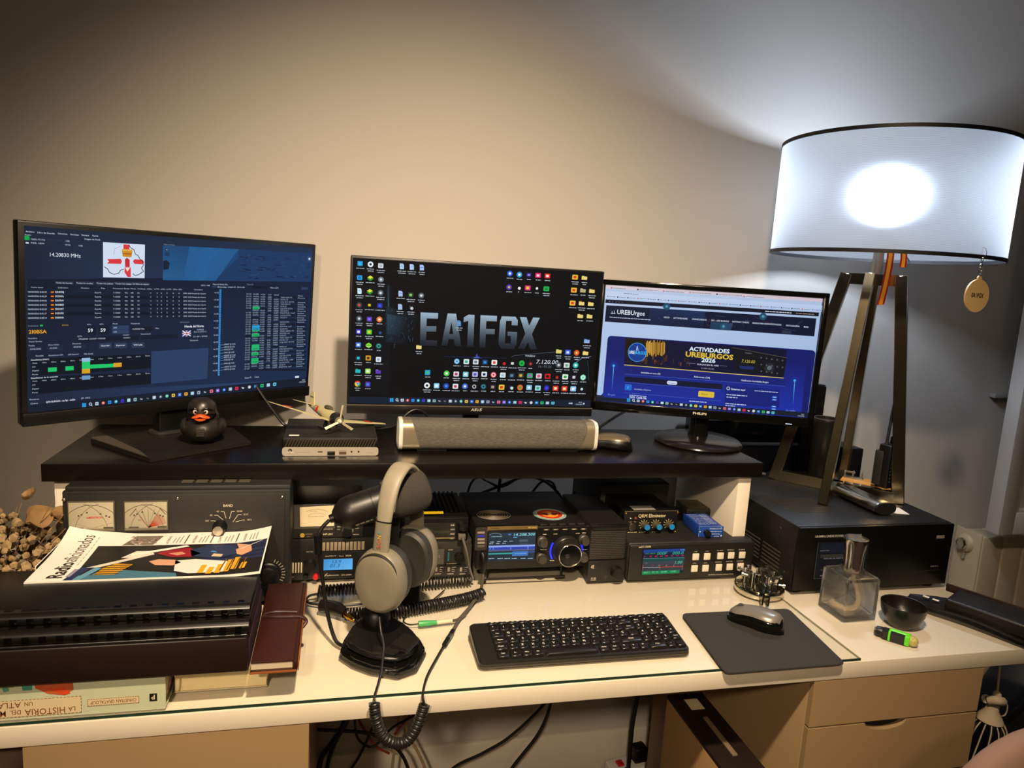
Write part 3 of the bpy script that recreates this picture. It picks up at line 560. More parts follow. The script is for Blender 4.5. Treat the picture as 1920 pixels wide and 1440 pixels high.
ic = [(203, 116, '#2a9ad8', '#3fb4e8', 'sq', 56, 1), (274, 122, '#e8eef6', '#20344c', 'disc', 52, 2), (343, 132, '#cfd6dc', '#aab4bd', 'sq', 56, 2),
 (198, 210, '#2a9ae0', '#1f6fb0', 'sq', 52, 2), (271, 213, '#d8e23a', '#2b9a3a', 'box', 62, 1), (343, 224, '#6b757e', '#d8dde2', 'disc', 50, 2),
 (196, 300, '#cfe4f2', '#3a86c8', 'doc', 56, 2), (266, 303, '#d8e23a', '#2b9a3a', 'box', 60, 1), (339, 313, '#59636c', '#d8dde2', 'disc', 60, 2),
 (192, 394, '#3a3f44', '#d84a3a', 'disc', 50, 2), (262, 394, '#0a0c10', '#e8c81e', 'sq', 64, 1), (333, 398, '#2a2f9a', '#3f58d8', 'sq', 64, 1),
 (190, 484, '#4a5560', '#c8d2dc', 'disc', 50, 2), (260, 488, '#5a3aa8', '#8a6ae0', 'sq', 48, 2), (328, 490, '#e8763a', '#f8e8d8', 'disc', 38, 1),
 (185, 572, '#3a34b8', '#e8e8f8', 'sq', 38, 1), (257, 574, '#4ac83a', '#e8d23a', 'sq', 58, 2), (326, 574, '#0d1420', '#2f4a8a', 'tri', 52, 1),
 (182, 660, '#3a78d8', '#e0e8f4', 'sq', 46, 1), (252, 661, '#7ad83a', '#a8f06a', 'box', 60, 1), (320, 668, '#1f4a5a', '#2fb88a', 'ring', 26, 1),
 (180, 748, '#0f2a3a', '#3ab8d8', 'sq', 58, 2), (248, 748, '#d89a1e', '#2a2a2a', 'sq', 34, 1), (317, 758, '#dce4ee', '#9aaac0', 'sq', 60, 1),
 (176, 834, '#1fb4b8', '#17989c', 'folder', 50, 1), (244, 836, '#9ae05a', '#e8f4e0', 'sq', 48, 2), (314, 840, '#5a3ab0', '#a88ae8', 'folder', 40, 2),
 (172, 920, '', '', 'chrome', 40, 2), (242, 924, '#4a34a8', '#3f86e0', 'sq', 40, 1),
 (486, 138, '#b8cdf0', '#5a7ab8', 'doc', 62, 2), (553, 143, '#b8cdf0', '#5a7ab8', 'doc', 58, 2), (621, 148, '#a8bdf0', '#5a6ab8', 'doc', 46, 2),
 (474, 320, '#a8c0e8', '#7a98d0', 'doc', 56, 1), (543, 328, '#2a3a2f', '#8ac85a', 'sq', 58, 2), (614, 333, '#59636c', '#d8dde2', 'disc', 46, 2),
 (470, 408, '#a8c0e8', '#7a98d0', 'doc', 48, 2), (543, 412, '#3a4248', '#c8d0d8', 'tri', 50, 2), (864, 520, '#5a8ac0', '#8ab0dc', 'doc', 48, 2), (592, 676, '#e8d27a', '#c8ae4a', 'folder', 44, 2),
 (1210, 192, '#2f5ad8', '#f0f4ff', 'disc', 44, 1), (1273, 200, '#2a9ad0', '#e8f4fa', 'disc', 38, 1), (1336, 202, '#1a1c5a', '#8a7ae8', 'sq', 28, 1), (1397, 206, '#e0246a', '#f8c8d8', 'sq', 34, 1), (1459, 210, '#e01e24', '#f8e8e8', 'sq', 36, 1),
 (1203, 282, '#3f3a9a', '#e8a87a', 'disc', 40, 1), (1265, 284, '#05070a', '#e8e8e8', 'tri', 8, 1), (1327, 288, '#d83a7a', '#f4c83a', 'sq', 46, 1), (1388, 292, '#0a0c10', '#e8e8f0', 'disc', 28, 1), (1450, 295, '#1fb04a', '#128a38', 'sq', 50, 2),
 (1641, 220, '#e8b83a', '#d83a2a', 'sq', 50, 2), (1702, 225, '#e8d27a', '#c8ae4a', 'folder', 36, 2), (1632, 305, '#e8b83a', '#d83a2a', 'sq', 50, 1), (1691, 308, '#b8ac7a', '#d8cc9a', 'folder', 34, 1), (1750, 312, '#e8d27a', '#c8ae4a', 'folder', 50, 2),
 (1622, 390, '#e8b83a', '#d83a2a', 'sq', 50, 1), (1681, 392, '#e8d27a', '#c8ae4a', 'folder', 52, 2), (1741, 397, '#e8d27a', '#c8ae4a', 'folder', 50, 1), (1671, 476, '#e8d27a', '#c8ae4a', 'folder', 40, 1), (1732, 478, '#e8d27a', '#c8ae4a', 'folder', 46, 1),
 (1712, 641, '#8aaee0', '#5a86c8', 'folder', 52, 2), (1526, 708, '#e0d27a', '#8ac85a', 'folder', 40, 2), (1586, 714, '#3a58c8', '#c8d8f8', 'sq', 44, 2), (1644, 718, '#d8541e', '#f0b87a', 'disc', 40, 2), (1702, 720, '#e8d27a', '#c8ae4a', 'folder', 52, 1),
 (846, 772, '#2a8ac8', '#e8f4fa', 'ring', 48, 1), (910, 774, '#d8e4e4', '#2aa890', 'sq', 36, 1), (973, 776, '#d8dce0', '#6a7a8a', 'sq', 46, 2), (1035, 778, '#1a3a6a', '#3a8ac8', 'sq', 56, 1), (1097, 780, '#f0f0f0', '#d84a3a', 'sq', 46, 1), (1157, 782, '#0f0a0c', '#c8242a', 'tri', 50, 2), (1218, 786, '#0c0e12', '#d8dde2', 'sq', 56, 1), (1280, 786, '#1fb04a', '#17803a', 'disc', 56, 2), (1338, 790, '#2a1418', '#c83a3a', 'disc', 30, 1), (1524, 798, '#4a5058', '#c8ced4', 'disc', 48, 2), (1577, 800, '#d0dcd8', '#7a9a8a', 'sq', 38, 1), (1636, 800, '#1fb8a8', '#e8f8f4', 'disc', 40, 2),
 (648, 846, '#2a9ad0', '#2fc86a', 'sq', 36, 1), (776, 852, '#4ac84a', '#e8f4e0', 'disc', 42, 1), (841, 856, '#d8d8e0', '#b83a5a', 'sq', 50, 2), (904, 858, '#7ac8d8', '#e8f0f4', 'sq', 46, 1), (967, 858, '#b8b8e0', '#5a5ab0', 'sq', 46, 2), (1028, 858, '#e0e4ea', '#2a3a6a', 'sq', 44, 1), (1090, 862, '#d84a5a', '#f4e8e8', 'ring', 40, 2), (1152, 864, '#d8e4ea', '#9ac0d8', 'sq', 40, 1), (1212, 866, '#1a2a3a', '#5a8ab0', 'sq', 52, 1), (1272, 866, '#2a3a2a', '#e0a83a', 'sq', 52, 1), (1332, 868, '#3aa86a', '#a85ac8', 'sq', 46, 2), (1392, 870, '#c8c8d8', '#d84a5a', 'sq', 50, 1), (1450, 872, '#c81e24', '#2a0808', 'sq', 36, 1), (1506, 874, '#0c0c10', '#a83030', 'tri', 46, 2), (1566, 876, '#e8f0e8', '#2a9a4a', 'sq', 46, 2), (1624, 878, '#1a1e24', '#c8ced4', 'sq', 46, 2), (1684, 880, '#6ad0a8', '#e8f8f0', 'ring', 40, 1),
 (643, 932, '#e8ecf0', '#1a1e24', 'disc', 56, 2), (707, 934, '#8ad0f0', '#e8f4fa', 'sq', 46, 1), (772, 936, '#1f4ab0', '#5a8ae0', 'disc', 52, 1), (834, 938, '#d8e0e8', '#c83a3a', 'sq', 52, 1), (898, 938, '#3a6ac8', '#e0e8f8', 'disc', 28, 1), (960, 940, '#1a1c20', '#c8ced4', 'ring', 50, 1), (1022, 940, '#1a3a4a', '#3a9ab8', 'ring', 34, 1), (1084, 942, '#2a2624', '#a89a8a', 'sq', 30, 1), (1143, 944, '#e8c83a', '#c82a3a', 'sq', 36, 1), (1205, 944, '#1a2a5a', '#d8e0f0', 'tri', 36, 1), (1266, 946, '#d86a2a', '#2fa85a', 'disc', 44, 1), (1326, 946, '#7ab8e0', '#e8f0f8', 'sq', 50, 1), (1384, 950, '#a8d0e8', '#3aa86a', 'sq', 36, 1), (1442, 950, '#2a2a9a', '#4a4ae0', 'disc', 44, 2), (1501, 952, '#d83a2a', '#e8e0a8', 'sq', 44, 1), (1560, 954, '#d83a2a', '#e8e0a8', 'sq', 48, 1), (1618, 955, '#8ac0e8', '#e8f4fa', 'sq', 54, 1), (1674, 957, '#0e1a18', '#c8e8dc', 'disc', 50, 1)]
for q in ic: icon(*q)
taskbar(s, ((402, 1029), (1482, 1049)), 25, ((112, 1006), (1733, 1030), (1727, 1074), (110, 1049)))
s.text(1662, 1048, 8, '10:26', Wt, 6, al='C', width=24); s.text(1652, 1061, 8, '13/06/2026', Wt, 6, al='C', width=46); s.rect(1588, 1046, 1612, 1056, '#a8b4c4', 6); s.disc(1686, 1053, 6, '#c8d0dc', 6)
s.build('screen', tm, SCREEN)

# --- right monitor
tm, F, s = monitor('black monitor with a shiny frame turned inward at the right, showing a blue web page', (.825, .535, SZ), -.3526, (.8102, .5099, .4696), -.0019, .4766, .268, .0125, .0125, .022,
                   ((178, 135), (1742, 237), (1628, 1075), (105, 960)), raised=.004)
bm = lathe(bm_new(), [(.001, 0), (.098, 0), (.101, .003), (.099, .008), (.092, .0125), (.03, .016), (.001, .016)], (0, -.012, 0), n=48); obj('stand_base', bm, M('glossy_dark_base', '#191614', .18), tm)
bm = lathe(bm_new(), [(.001, .014), (.024, .014), (.022, .03), (.022, .12), (.001, .12)], (0, .004, 0), n=24); obj('stand_neck', bm, gloss, tm)
sg = Sheet(((0, 0), (120, 0), (120, 20), (0, 20)), .032, .0062, F @ Vector((-.017, -.0088, -.268/2-.0135)), (1, 0, 0), F.to_3x3() @ Vector((0, 0, 1)))
sg.text(0, 18, 17, 'PHILIPS', '#d8cdb8', 1, .02, width=118); sg.build('logo', tm, PRINT)
bz = box(bm_new(), .19, .204, -.0092, -.0086, -.268/2-.018, -.268/2-.0165); bz.transform(F); obj('power_light', bz, glow('white_led', '#dde6ee', 1.2), tm)
s.full(['#b6c8e6', '#a9bede', '#9ab6e0', '#a4bfe6'])
s.grad([(178, 135), (1742, 237), (1740, 262), (176, 160)], ['#dcc8cc', '#d2bcc6', '#c8bccc', '#d2c8d4'], 1); s.grad([(176, 178), (1738, 285), (1735, 330), (172, 232)], ['#c2d2ea', '#b6c8e4', '#aec4e6', '#bcd0ec'], 1)
for x, y, w_ in ((220, 156, 92), (412, 168, 130), (600, 180, 140), (790, 190, 140), (985, 203, 170), (1180, 218, 130)): s.words(x+12, y+4, 9, w_, '#8a94a8', 3); s.disc(x, y+1, 6, '#2a3040' if x in (412, 985) else '#c07a7a', 3)
s.rr(230, 180, 1500, 262, 8, '#cadaf0', 2) if False else None
s.words(310, 199, 9, 110, '#7c8698', 3)
for x in range(190, 1690, 74): s.words(x+10, 220+(x-178)*.066, 9, 50, '#8490a6', 3); s.disc(x, 217+(x-178)*.066, 5, ['#3a4a6a', '#c84a4a', '#7a86a0', '#202a3a'][x//74 % 4], 3)
s.poly(((176, 238), (1716, 335), (1712, 362), (172, 264)), '#0b1428', 2); s.poly(((1310, 310), (1714, 336), (1712, 360), (1308, 334)), '#0a0f1c', 3); s.words(1330, 328, 11, 190, '#c8d2e4', 4); s.words(1550, 342, 11, 130, '#8a7a6a', 4)
for i in range(5): s.text(200+i*24, 258+i*1.5, 8, 'Xfoi/'[i], '#a8b6cc', 4)
s.poly(((180, 280), (1696, 376), (1680, 503), (168, 398)), '#0a1530', 2)
s.grad([(500, 300), (900, 326), (880, 440), (480, 418)], ['#12264a', '#16305a', '#0c1a38', '#0e1e40'], 3); s.grad([(940, 400), (1100, 412), (1080, 462), (930, 452)], ['#1a3a5a', '#1c4668', '#1a4060', '#14304c'], 3)
rr = random.Random(11)
for i in range(26):
    x = rr.uniform(320, 1600); y = 300+(x-180)*.064+rr.uniform(0, 90); s.line([(x, y), (x+rr.uniform(-90, 110), y+rr.uniform(-30, 40))], 1.6, rr.choice(['#3a5070', '#5a2f34', '#24406a', '#3c2a3a']), 4)
for x, y in ((1030, 432), (1315, 362), (620, 290)): s.disc(x, y, 26, '#1d4a66', 4); s.disc(x, y, 10, '#4f92a8', 5)
s.text(256, 343, 31, 'UREBUrgos', '#dfe8f4', 5, .012, width=204); s.line([(212, 338), (246, 340)], 4, '#c8d4e6', 5); s.line([(222, 344), (222, 322)], 3, '#c8d4e6', 5); s.line([(238, 344), (238, 318)], 3, '#c8d4e6', 5); s.words(202, 368, 9, 300, '#b4c2d8', 5)
for x, y, w_, tt in ((598, 372, 42, 'INICIO'), (667, 377, 104, 'ACTIVIDADES'), (802, 385, 106, 'CONCURSOS'), (942, 394, 128, 'EA1 - URE BURGOS'), (1092, 403, 122, 'NOTICIAS Y RADIO'), (1238, 413, 208, 'BANDAS PARA RADIOAFICIONADOS'), (1478, 431, 98, 'FOTOGALERIA'), (1604, 440, 34, 'MAS')): s.text(x, y, 11, tt, '#ccd8ea', 5, .012, width=w_)
s.rr(1450, 460, 1514, 486, 4, '#2a3242', 4)
# card
s.rr(190, 498, 1620, 1120, 26, '#131c66', 2)
a = [(190, 600), (1620, 700), (1585, 1040), (160, 915)]; s.grad(a, ['#121a5e', '#141d68', '#1c2fa0', '#1a2c94'], 3)
s.poly(((160, 900), (1585, 1030), (1560, 1075), (106, 962)), '#1a2c94', 3); s.poly(((105, 922), (160, 927), (157, 967), (105, 961)), '#20263c', 4)
s.poly(((318, 514), (1486, 596), (1456, 796), (308, 706)), '#0c1030', 4)
s.poly(((318, 514), (610, 535), (604, 655), (312, 632)), '#1c140e', 5)
for i in range(26):
    x = 470+i*5.4; s.line([(x, 530+rr.uniform(0, 20)), (x-2, 640+rr.uniform(-20, 10))], 4, rr.choice(['#a8782a', '#d8a84a', '#7a521c', '#c89238']), 6)
for i in range(60): x = rr.uniform(320, 800); s.rect(x, 620+(x-318)*.07+rr.uniform(-10, 70), x+rr.uniform(2, 10), 624+(x-318)*.07+rr.uniform(20, 70), rr.choice(['#4a2a14', '#6a3a1c', '#1a1a3a', '#2a1a14']), 5)
s.grad([(330, 620), (1100, 680), (1090, 768), (310, 706)], ['#140f18', '#0c1030', '#0c0f24', '#1a120e'], 5) if False else None
s.disc(404, 617, 66, '#123a8a', 7); s.ring(404, 617, 66, 4, '#3a9ae8', 8, n=28, ry=1.0); s.line([(404, 572), (398, 606)], 4, '#bcd8f4', 9); s.line([(404, 572), (411, 606)], 4, '#bcd8f4', 9)
s.text(342, 626, 22, 'URE', '#e8f2fc', 9, .02, width=42); s.text(386, 629, 22, 'BURGOS', '#3fb4f4', 9, .02, width=80)
s.text(782, 604, 28, 'ACTIVIDADES', '#d8ecf8', 7, .03, width=290); s.text(752, 645, 34, 'UREBURGOS', '#d8b83a', 7, .035, width=346); s.text(868, 684, 28, '2026', '#d8ecf8', 7, .03, width=102)
s.text(838, 706, 10, 'BURGOS EN EL AIRE', '#c8d0dc', 7, .015, width=156); s.text(866, 732, 10, 'La radio nos une', '#a8b0c0', 7, width=94); s.line([(760, 692), (828, 697)], 2, '#7a7a8a', 7); s.line([(1002, 711), (1056, 715)], 2, '#7a7a8a', 7)
s.poly(((1090, 580), (1484, 650), (1460, 790), (1110, 740)), '#10131a', 5); s.line([(1090, 582), (1484, 655)], 3, '#5a5650', 6); s.text(1156, 688, 22, '7.120.00', '#c8b83a', 7, width=98, shear=.1); s.text(1182, 624, 8, 'YAESU', '#8a8a8a', 7, width=50); s.poly(((1140, 710), (1250, 718), (1240, 740), (1150, 732)), '#1c2a6a', 6)
s.disc(1358, 726, 34, '#22262e', 6); s.disc(1358, 726, 16, '#5a6470', 7)
for i in range(14): s.disc(1300+(i % 5)*38, 654+(i//5)*48+(i % 5)*5, 6, '#4a525c', 7)
s.line([(308, 707), (1458, 798)], 5, '#d8c26a', 7)
for x, y, w_, tt in ((430, 766, 142, 'Actividades en curso (53)'), (815, 795, 115, 'Referencias (134)'), (1153, 819, 198, 'Clasificación Actividades Burgos')): s.text(x, y, 11, tt, '#d8e2f4', 6, .01, width=w_)
s.poly(((318, 722), (1478, 806), (1470, 852), (312, 770)), '#16206e', 4); s.line([(312, 772), (1470, 856)], 2.5, '#4a5cb8', 6)
s.poly(((312, 790), (1020, 842), (1018, 880), (310, 826)), '#10142e', 5); s.rr(620, 818, 692, 850, 16, '#c8d4ec', 6); s.words(632, 838, 10, 48, '#7a88a8', 7)
s.line([(312, 832), (1010, 884)], 2, '#4a5cb8', 6); s.line([(312, 905), (1006, 962)], 2, '#4a5cb8', 6); s.rr(314, 844, 360, 890, 8, '#1c6ad0', 6); s.text(332, 876, 18, 'i', '#9fd0f8', 7, .02); s.text(380, 884, 11, 'Actividades y Diplomas', '#b4c2e0', 6, width=122)
s.rr(848, 890, 958, 940, 8, '#d8b83a', 6); s.text(868, 917, 10, 'Entrar', '#5a4a12', 7, .01, width=48); s.text(345, 943, 15, 'FGDX · Castilla Villa', '#e0e8f6', 7, .015, width=124); s.words(345, 925, 10, 130, '#9fb0d8', 7)
s.text(186, 924, 14, 'Burgos', '#6a86d8', 6, width=54, shear=.2); s.text(1472, 1030, 14, 'La radio', '#6a86d8', 6, width=70, shear=.2)
s.poly(((1040, 850), (1430, 880), (1424, 1010), (1036, 980)), '#142072', 5); s.ring(1062, 872, 11, 4, '#c8d4f0', 6, n=12); s.text(1082, 882, 12, 'Estamos aquí', '#e0e8f6', 6, .015, width=102); s.words(1250, 890, 9, 170, '#b4c2e0', 6)
for x, y, n in ((1048, 918, 150), (1048, 936, 80), (1040, 982, 150), (1040, 996, 70), (780, 966, 125)): s.words(x, y, 11, n, '#b8c6e6', 6)
for x, y in ((1376, 926), (1374, 944), (1370, 992), (1369, 1010)): s.rr(x, y, x+36, y+15, 5, '#2a62c8', 6); s.rect(x+8, y+5, x+28, y+10, '#c8dcf8', 7)
for x, y in ((232, 713), (1538, 815)): s.disc(x, y, 30, '#172a86', 5); s.disc(x, y, 9, '#3fa8e8', 6); s.grad([(x-2, y), (x+3, y), (x-10, y+170), (x-15, y+168)], ['#5ac0f4', '#5ac0f4', '#1e36a0', '#1e36a0'], 5)
taskbar(s, ((340, 958), (1382, 1043)), 25, ((105, 935), (1634, 1040), (1628, 1075), (105, 960)))
s.text(1592, 1058, 8, '10:26', Wt, 6, al='C', width=22); s.text(1580, 1069, 8, '13/06/2026', Wt, 6, al='C', width=48)
s.build('screen', tm, SCREEN)
# ---------------------------------------------------------------- left end of the desk
def wedge_frame(bm, y_off): pass
# big amplifier with two meters
t = thing('linear_amplifier', 'wide black amplifier with two meters, under the left end of the shelf', 'amplifier', (-.2595, .31, 0))
ampm = M('wrinkle_black_enamel', '#151412', .55, noise=300, bump=.2, bscale=1400)
bm = box(bm_new(), -.1805, .1805, .006, .30, .008, .222, .004); box(bm, -.1805, .1805, -.006, .0061, .008, .217, .003)
for sx in (-.16, .13): box(bm, sx, sx+.03, .03, .06, .0002, .0082)
obj('case', bm, ampm, t)
obj('front_panel', B(-.170, .1715, -.0085, -.006, .012, .211, .001), M('charcoal_panel', '#1f1c19', .5, noise=200), t)
P0 = -.2595
def px(x): return x-P0
for (x0, x1, z0, z1), red in (((-.4285, -.3615, .1505, .1995), 0), ((-.344, -.279, .1505, .1988), 1)):
    w_, h_ = x1-x0, z1-z0
    fr = box(bm_new(), px(x0)-.002, px(x1)+.002, -.0125, -.0085, z0-.002, z1+.002, .001); mo = obj('meter', fr, M('meter_frame', '#4c4538', .4), t)
    m_ = Sheet(((0, 0), (340, 0), (340, 205), (0, 205)), w_, h_, (px(x0), -.0127, z0))
    m_.full(['#a39c84', '#b5ad93', '#a8a087', '#8f8872']); m_.rect(0, 190, 340, 205, '#6c6552', 1)
    m_.ring(170, 290, 272, 3.2, '#3a352b', 2, 48, 132); m_.ring(60, 250, 245, 2.4, '#4a4437', 2, 10, 78) if not red else m_.ring(60, 270, 265, 2.4, '#4a4437', 2, 14, 74)
    m_.ring(280, 250, 245, 2.4, '#4a4437', 2, 102, 168)
    if red:
        for k, a in enumerate(range(14, 62, 4)): m_.line([(190, 188), (190+150*math.cos(math.radians(a)), 188-min(150, 125)*math.sin(math.radians(a)))], 2.2, '#b0402c', 3)
        for x in (110, 148, 188, 228, 262): m_.line([(188, 188), (x+(x-188)*.3, 52)], 2, '#5a4a3c', 3)
        m_.text(105, 138, 11, 'WATTS', '#5a5140', 3, width=26); m_.line([(40, 100), (92, 44)], 5, '#5a5140', 3); m_.line([(282, 44), (330, 92)], 5, '#5a5140', 3); m_.line([(188, 188), (112, 96)], 2.4, '#a83a26', 4)
    else:
        m_.text(133, 116, 14, 'AMERITRON', '#b5362a', 3, .02, width=124); pass
        m_.line([(50, 150), (170, 188), (330, 150)], 1.6, '#6b6452', 2)
    for x in (75, 98, 140, 242, 285, 308): m_.disc(x, 60+abs(x-175)*.35, 6, '#4a4437', 3)
    m_.rect(28, 180, 110, 192, '#4a4437', 3); m_.rect(262, 178, 338, 192, '#4a4437', 3)
    m_.build('dial', mo, PRINT)
s_ = Sheet(((0, 0), (440, 0), (440, 110), (0, 110)), .4, .1, (0, 0, 0))
# band legend: layout in the zoom's units, panel corners meter-left/top .. right/bottom
s_ = Sheet(((72, 178), (1805, 140), (1805, 465), (72, 465)), px(-.0905)-px(-.4285), .0605, (px(-.4285), -.0087, .138))
s_ = Sheet(((70, 180), (1788, 150), (1784, 440), (72, 452)), .337, .059, (px(-.4285), -.0088, .1395), e=.0001)
cx, cy = 1282, 398
def pan(x, y): return (x, y)
for tt, x, y, w_, pts in (('160', 1108, 340, 32, ((1156, 334), (1188, 334), (1236, 346))), ('80', 1150, 292, 22, ((1188, 285), (1214, 285), (1260, 325))), ('40', 1206, 260, 22, ((1242, 254), (1270, 254), (1286, 312))),
                          ('20/30', 1378, 258, 48, ((1362, 252), (1334, 252), (1315, 316))), ('15/17', 1432, 287, 46, ((1418, 281), (1390, 281), (1345, 345))), ('10/12', 1466, 334, 40, ((1448, 328), (1424, 330), (1368, 344)))):
    s_.text(x, y, 15, tt, '#b8ad98', 2, .01, width=w_); s_.line(pts, 5, '#b8ad98', 2)
s_.text(1262, 212, 21, 'BAND', '#c8bda6', 2, .012, width=82); s_.build('panel_print', t, PRINT)
def knob(parent, x, y, z, r, l, cap=None, mat=None, name='knob'):
    bm = lathe(bm_new(), [(.001, 0), (r*1.12, 0), (r*1.12, l*.22), (r, l*.3), (r*.94, l*.95), (r*.86, l), (.001, l)], (x, y, z), (0, -1, 0), 28)
    k = obj(name, bm, mat or blk, parent)
    if cap: obj('knob_cap', lathe(bm_new(), [(.001, l), (r*.8, l), (r*.78, l+.0008), (.001, l+.0012)], (x, y, z), (0, -1, 0), 28), cap, k)
    return k
spun = M('spun_aluminium', '#c9bfa8', .28, 1.0, noise=30)
knob(t, px(-.195), -.0085, .1525, .0105, .024, spun)
knob(t, px(-.1145), -.0085, .062, .019, .02)
s2 = Sheet(((0, 0), (100, 0), (100, 100), (0, 100)), .06, .06, (px(-.1145)-.03, -.0088, .032), e=.0001)
for a in range(-30, 71, 12): s2.line([(50+38*math.cos(math.radians(a)), 50-38*math.sin(math.radians(a))), (50+48*math.cos(math.radians(a)), 50-48*math.sin(math.radians(a)))], 2, '#b8ad98', 2)
s2.build('dial_marks', t, PRINT)
for x in (-.436, -.263, -.0925): obj('panel_screw', ball(bm_new(), (px(x), -.0088, .2035), .0032, .0022, .0032, 10), steel, t)
for k in range(5):
    x = px(-.263)+.0235*k; vt = obj('vent', B(x, x+.0195, .018, .075, .2222, .2228), M('vent_bed', '#0b0a09', .8), t)
    bm = bm_new()
    for j in range(6): box(bm, x+.0004, x+.0191, .0195+j*.0095, .0245+j*.0095, .2226, .2236)
    obj('vent_slats', bm, M('vent_metal', '#6b6252', .45, .5), vt)

# dried flowers
t = thing('dried_flower_bunch', 'bunch of dried brown and cream flowers lying beside the left end of the shelf', 'dried flowers', (-.535, .275, 0))
budm = M('dried_buds', '#947b55', .85, noise=160, amt=.75); R3 = random.Random(21)
def lump(bm, p, r): 
    s = bmesh.new(); bmesh.ops.create_icosphere(s, subdivisions=1, radius=r)
    for v in s.verts: v.co = v.co*R3.uniform(.8, 1.2)+Vector(p)
    merge(bm, s)
bm = bm_new()
for i in range(1300):
    a = R3.uniform(0, 2*PI); q = R3.random()**.5; z = R3.uniform(.0, 1)
    x, y = q*.15*math.cos(a)-.03, q*.15*math.sin(a)-.01; top = .195*(1-(q*.75)**2)
    lump(bm, (x, y, .012+top*z), R3.uniform(.004, .0088))
u = obj('seed_heads', bm, budm, t); u['kind'] = 'stuff'
bm = bm_new()
for i in range(130):
    a = R3.uniform(0, 2*PI); q = R3.random()**.5; x, y = q*.13*math.cos(a), q*.14*math.sin(a); lump(bm, (x, y, .04+.145*(1-q*q*.6)*R3.uniform(.5, 1.05)), R3.uniform(.003, .0055))
u = obj('dark_seed_heads', bm, M('dried_dark', '#4a3726', .9, noise=120, amt=.5), t); u['kind'] = 'stuff'
bm = bm_new()
for i in range(26):
    a = R3.uniform(0, 2*PI); r1 = R3.uniform(.02, .13); p = (r1*math.cos(a), r1*math.sin(a), R3.uniform(.14, .215)*(1-r1*1.5)+.02); tube(bm, [(0, 0, .01), (p[0]*.5, p[1]*.5, p[2]*.6), p], .0007, 4, 3)
obj('stems', bm, M('dried_stem', '#7a5f3c', .9), t)
lm = M('dried_leaf', '#8a6a42', .8, noise=60, amt=.35, bump=.4, bscale=120)
for (x, y, z, r, tl) in ((.02, -.15, .075, .028, .5), (-.015, -.165, .05, .026, .9), (.05, -.16, .09, .022, .3), (.06, .02, .175, .026, .4), (.085, .05, .165, .02, .2), (.062, .0, .222, .014, .7), (.092, .03, .18, .014, 1.0)):
    s = bmesh.new(); bmesh.ops.create_grid(s, x_segments=8, y_segments=8, size=1)
    for v in s.verts:
        k = (v.co.x+1)/2; wv = math.sin(PI*min(1, k*.95+.03))**.7
        v.co = Vector((v.co.x*r, v.co.y*wv*r*.8, .25*r*(v.co.x**2+v.co.y**2)+.0012*R3.uniform(-1, 1)))
    s.transform(Matrix.Translation((x, y, z)) @ Matrix.Rotation(R3.uniform(0, 6), 4, 'Z') @ Matrix.Rotation(tl+.5, 4, 'X'))
    bmesh.ops.solidify(s, geom=s.faces[:], thickness=.0008); obj('leaf', s, lm, t)

# the pile of books and folders, from below
t = thing('atlas_book', 'thick pale green atlas with Spanish title on spine, at the bottom of the pile', 'book', (-.40, .115, 0))
cov = M('pale_green_cover', '#b9bd9e', .5, noise=10, amt=.05)
bm = box(bm_new(), -.18, .18, -.106, .05, .0003, .0032, .0005); box(bm, -.18, .18, -.106, .05, .0440, .0472, .0005); box(bm, -.18, .18, -.106, -.102, .0003, .0472, .0015)
obj('cover', bm, cov, t); obj('pages', B(-.177, .176, -.1015, .047, .0034, .0438), M('book_pages', '#cfc09a', .85, noise=8, stretch=(1, 1, 200)), t)
s_ = Sheet(((-120, 75), (318, 52), (312, 112), (-120, 136)), .36, .0472, (-.18, -.1062, .0003))
# spine print is upside down, as the book lies; layout in the zoom's units divided by 3 with x running along the shelf edge
z_ = Sheet(((935, 335), (-420, 445), (-420, 285), (950, 170)), .36, .0472, (.18, -.1062, .0475), (-1, 0, 0), (0, 0, -1))
z_.full('#b9bd9e', -1)
z_.poly(((340, 190), (345, 235), (400, 262), (470, 268), (515, 240), (515, 185)), '#b5542c', 2); z_.poly(((400, 236), (470, 268), (500, 258), (470, 228)), '#c8431c', 3); z_.poly(((285, 215), (288, 248), (330, 244), (334, 206)), '#3f8a78', 2); z_.poly(((200, 236), (206, 256), (230, 250), (228, 232)), '#4f957f', 2); z_.poly(((180, 222), (182, 238), (250, 232), (280, 212)), '#7d8a5c', 2)
z_.build('spine_picture', t, PRINT)
zt = Sheet(((0, 0), (360, 0), (360, 47), (0, 47)), .36, .0472, (.18, -.1064, .0475), (-1, 0, 0), (0, 0, -1))
def frame_dash(s, x0, y0, x1, y1, col, d=3):
    x = x0
    while x < x1: s.rect(x, y0, min(x1, x+d), y0+.7, col, 3); s.rect(x, y1-.7, min(x1, x+d), y1, col, 3); x += d*1.5
    y = y0
    while y < y1: s.rect(x0, y, x0+.7, min(y1, y+d), col, 3); s.rect(x1-.7, y, x1, min(y1, y+d), col, 3); y += d*1.5
tan = '#cdbb95'; br = '#7a3f22'
zt.rect(103, 4, 246, 28, tan, 2); frame_dash(zt, 103, 4, 246, 28, br); zt.text(110, 13.5, 6, 'LA', br, 4, .003, width=9); zt.text(122, 14, 8.5, 'HISTORIA', br, 4, .003, width=48); zt.text(174, 14, 6, 'DEL', br, 4, .003, width=13); zt.text(191, 14, 8.5, 'MUNDO', br, 4, .003, width=40)
zt.text(160, 24.5, 5.5, 'UN', br, 4, .003, width=10); zt.text(174, 25, 7.5, 'ATLAS', br, 4, .003, width=32)
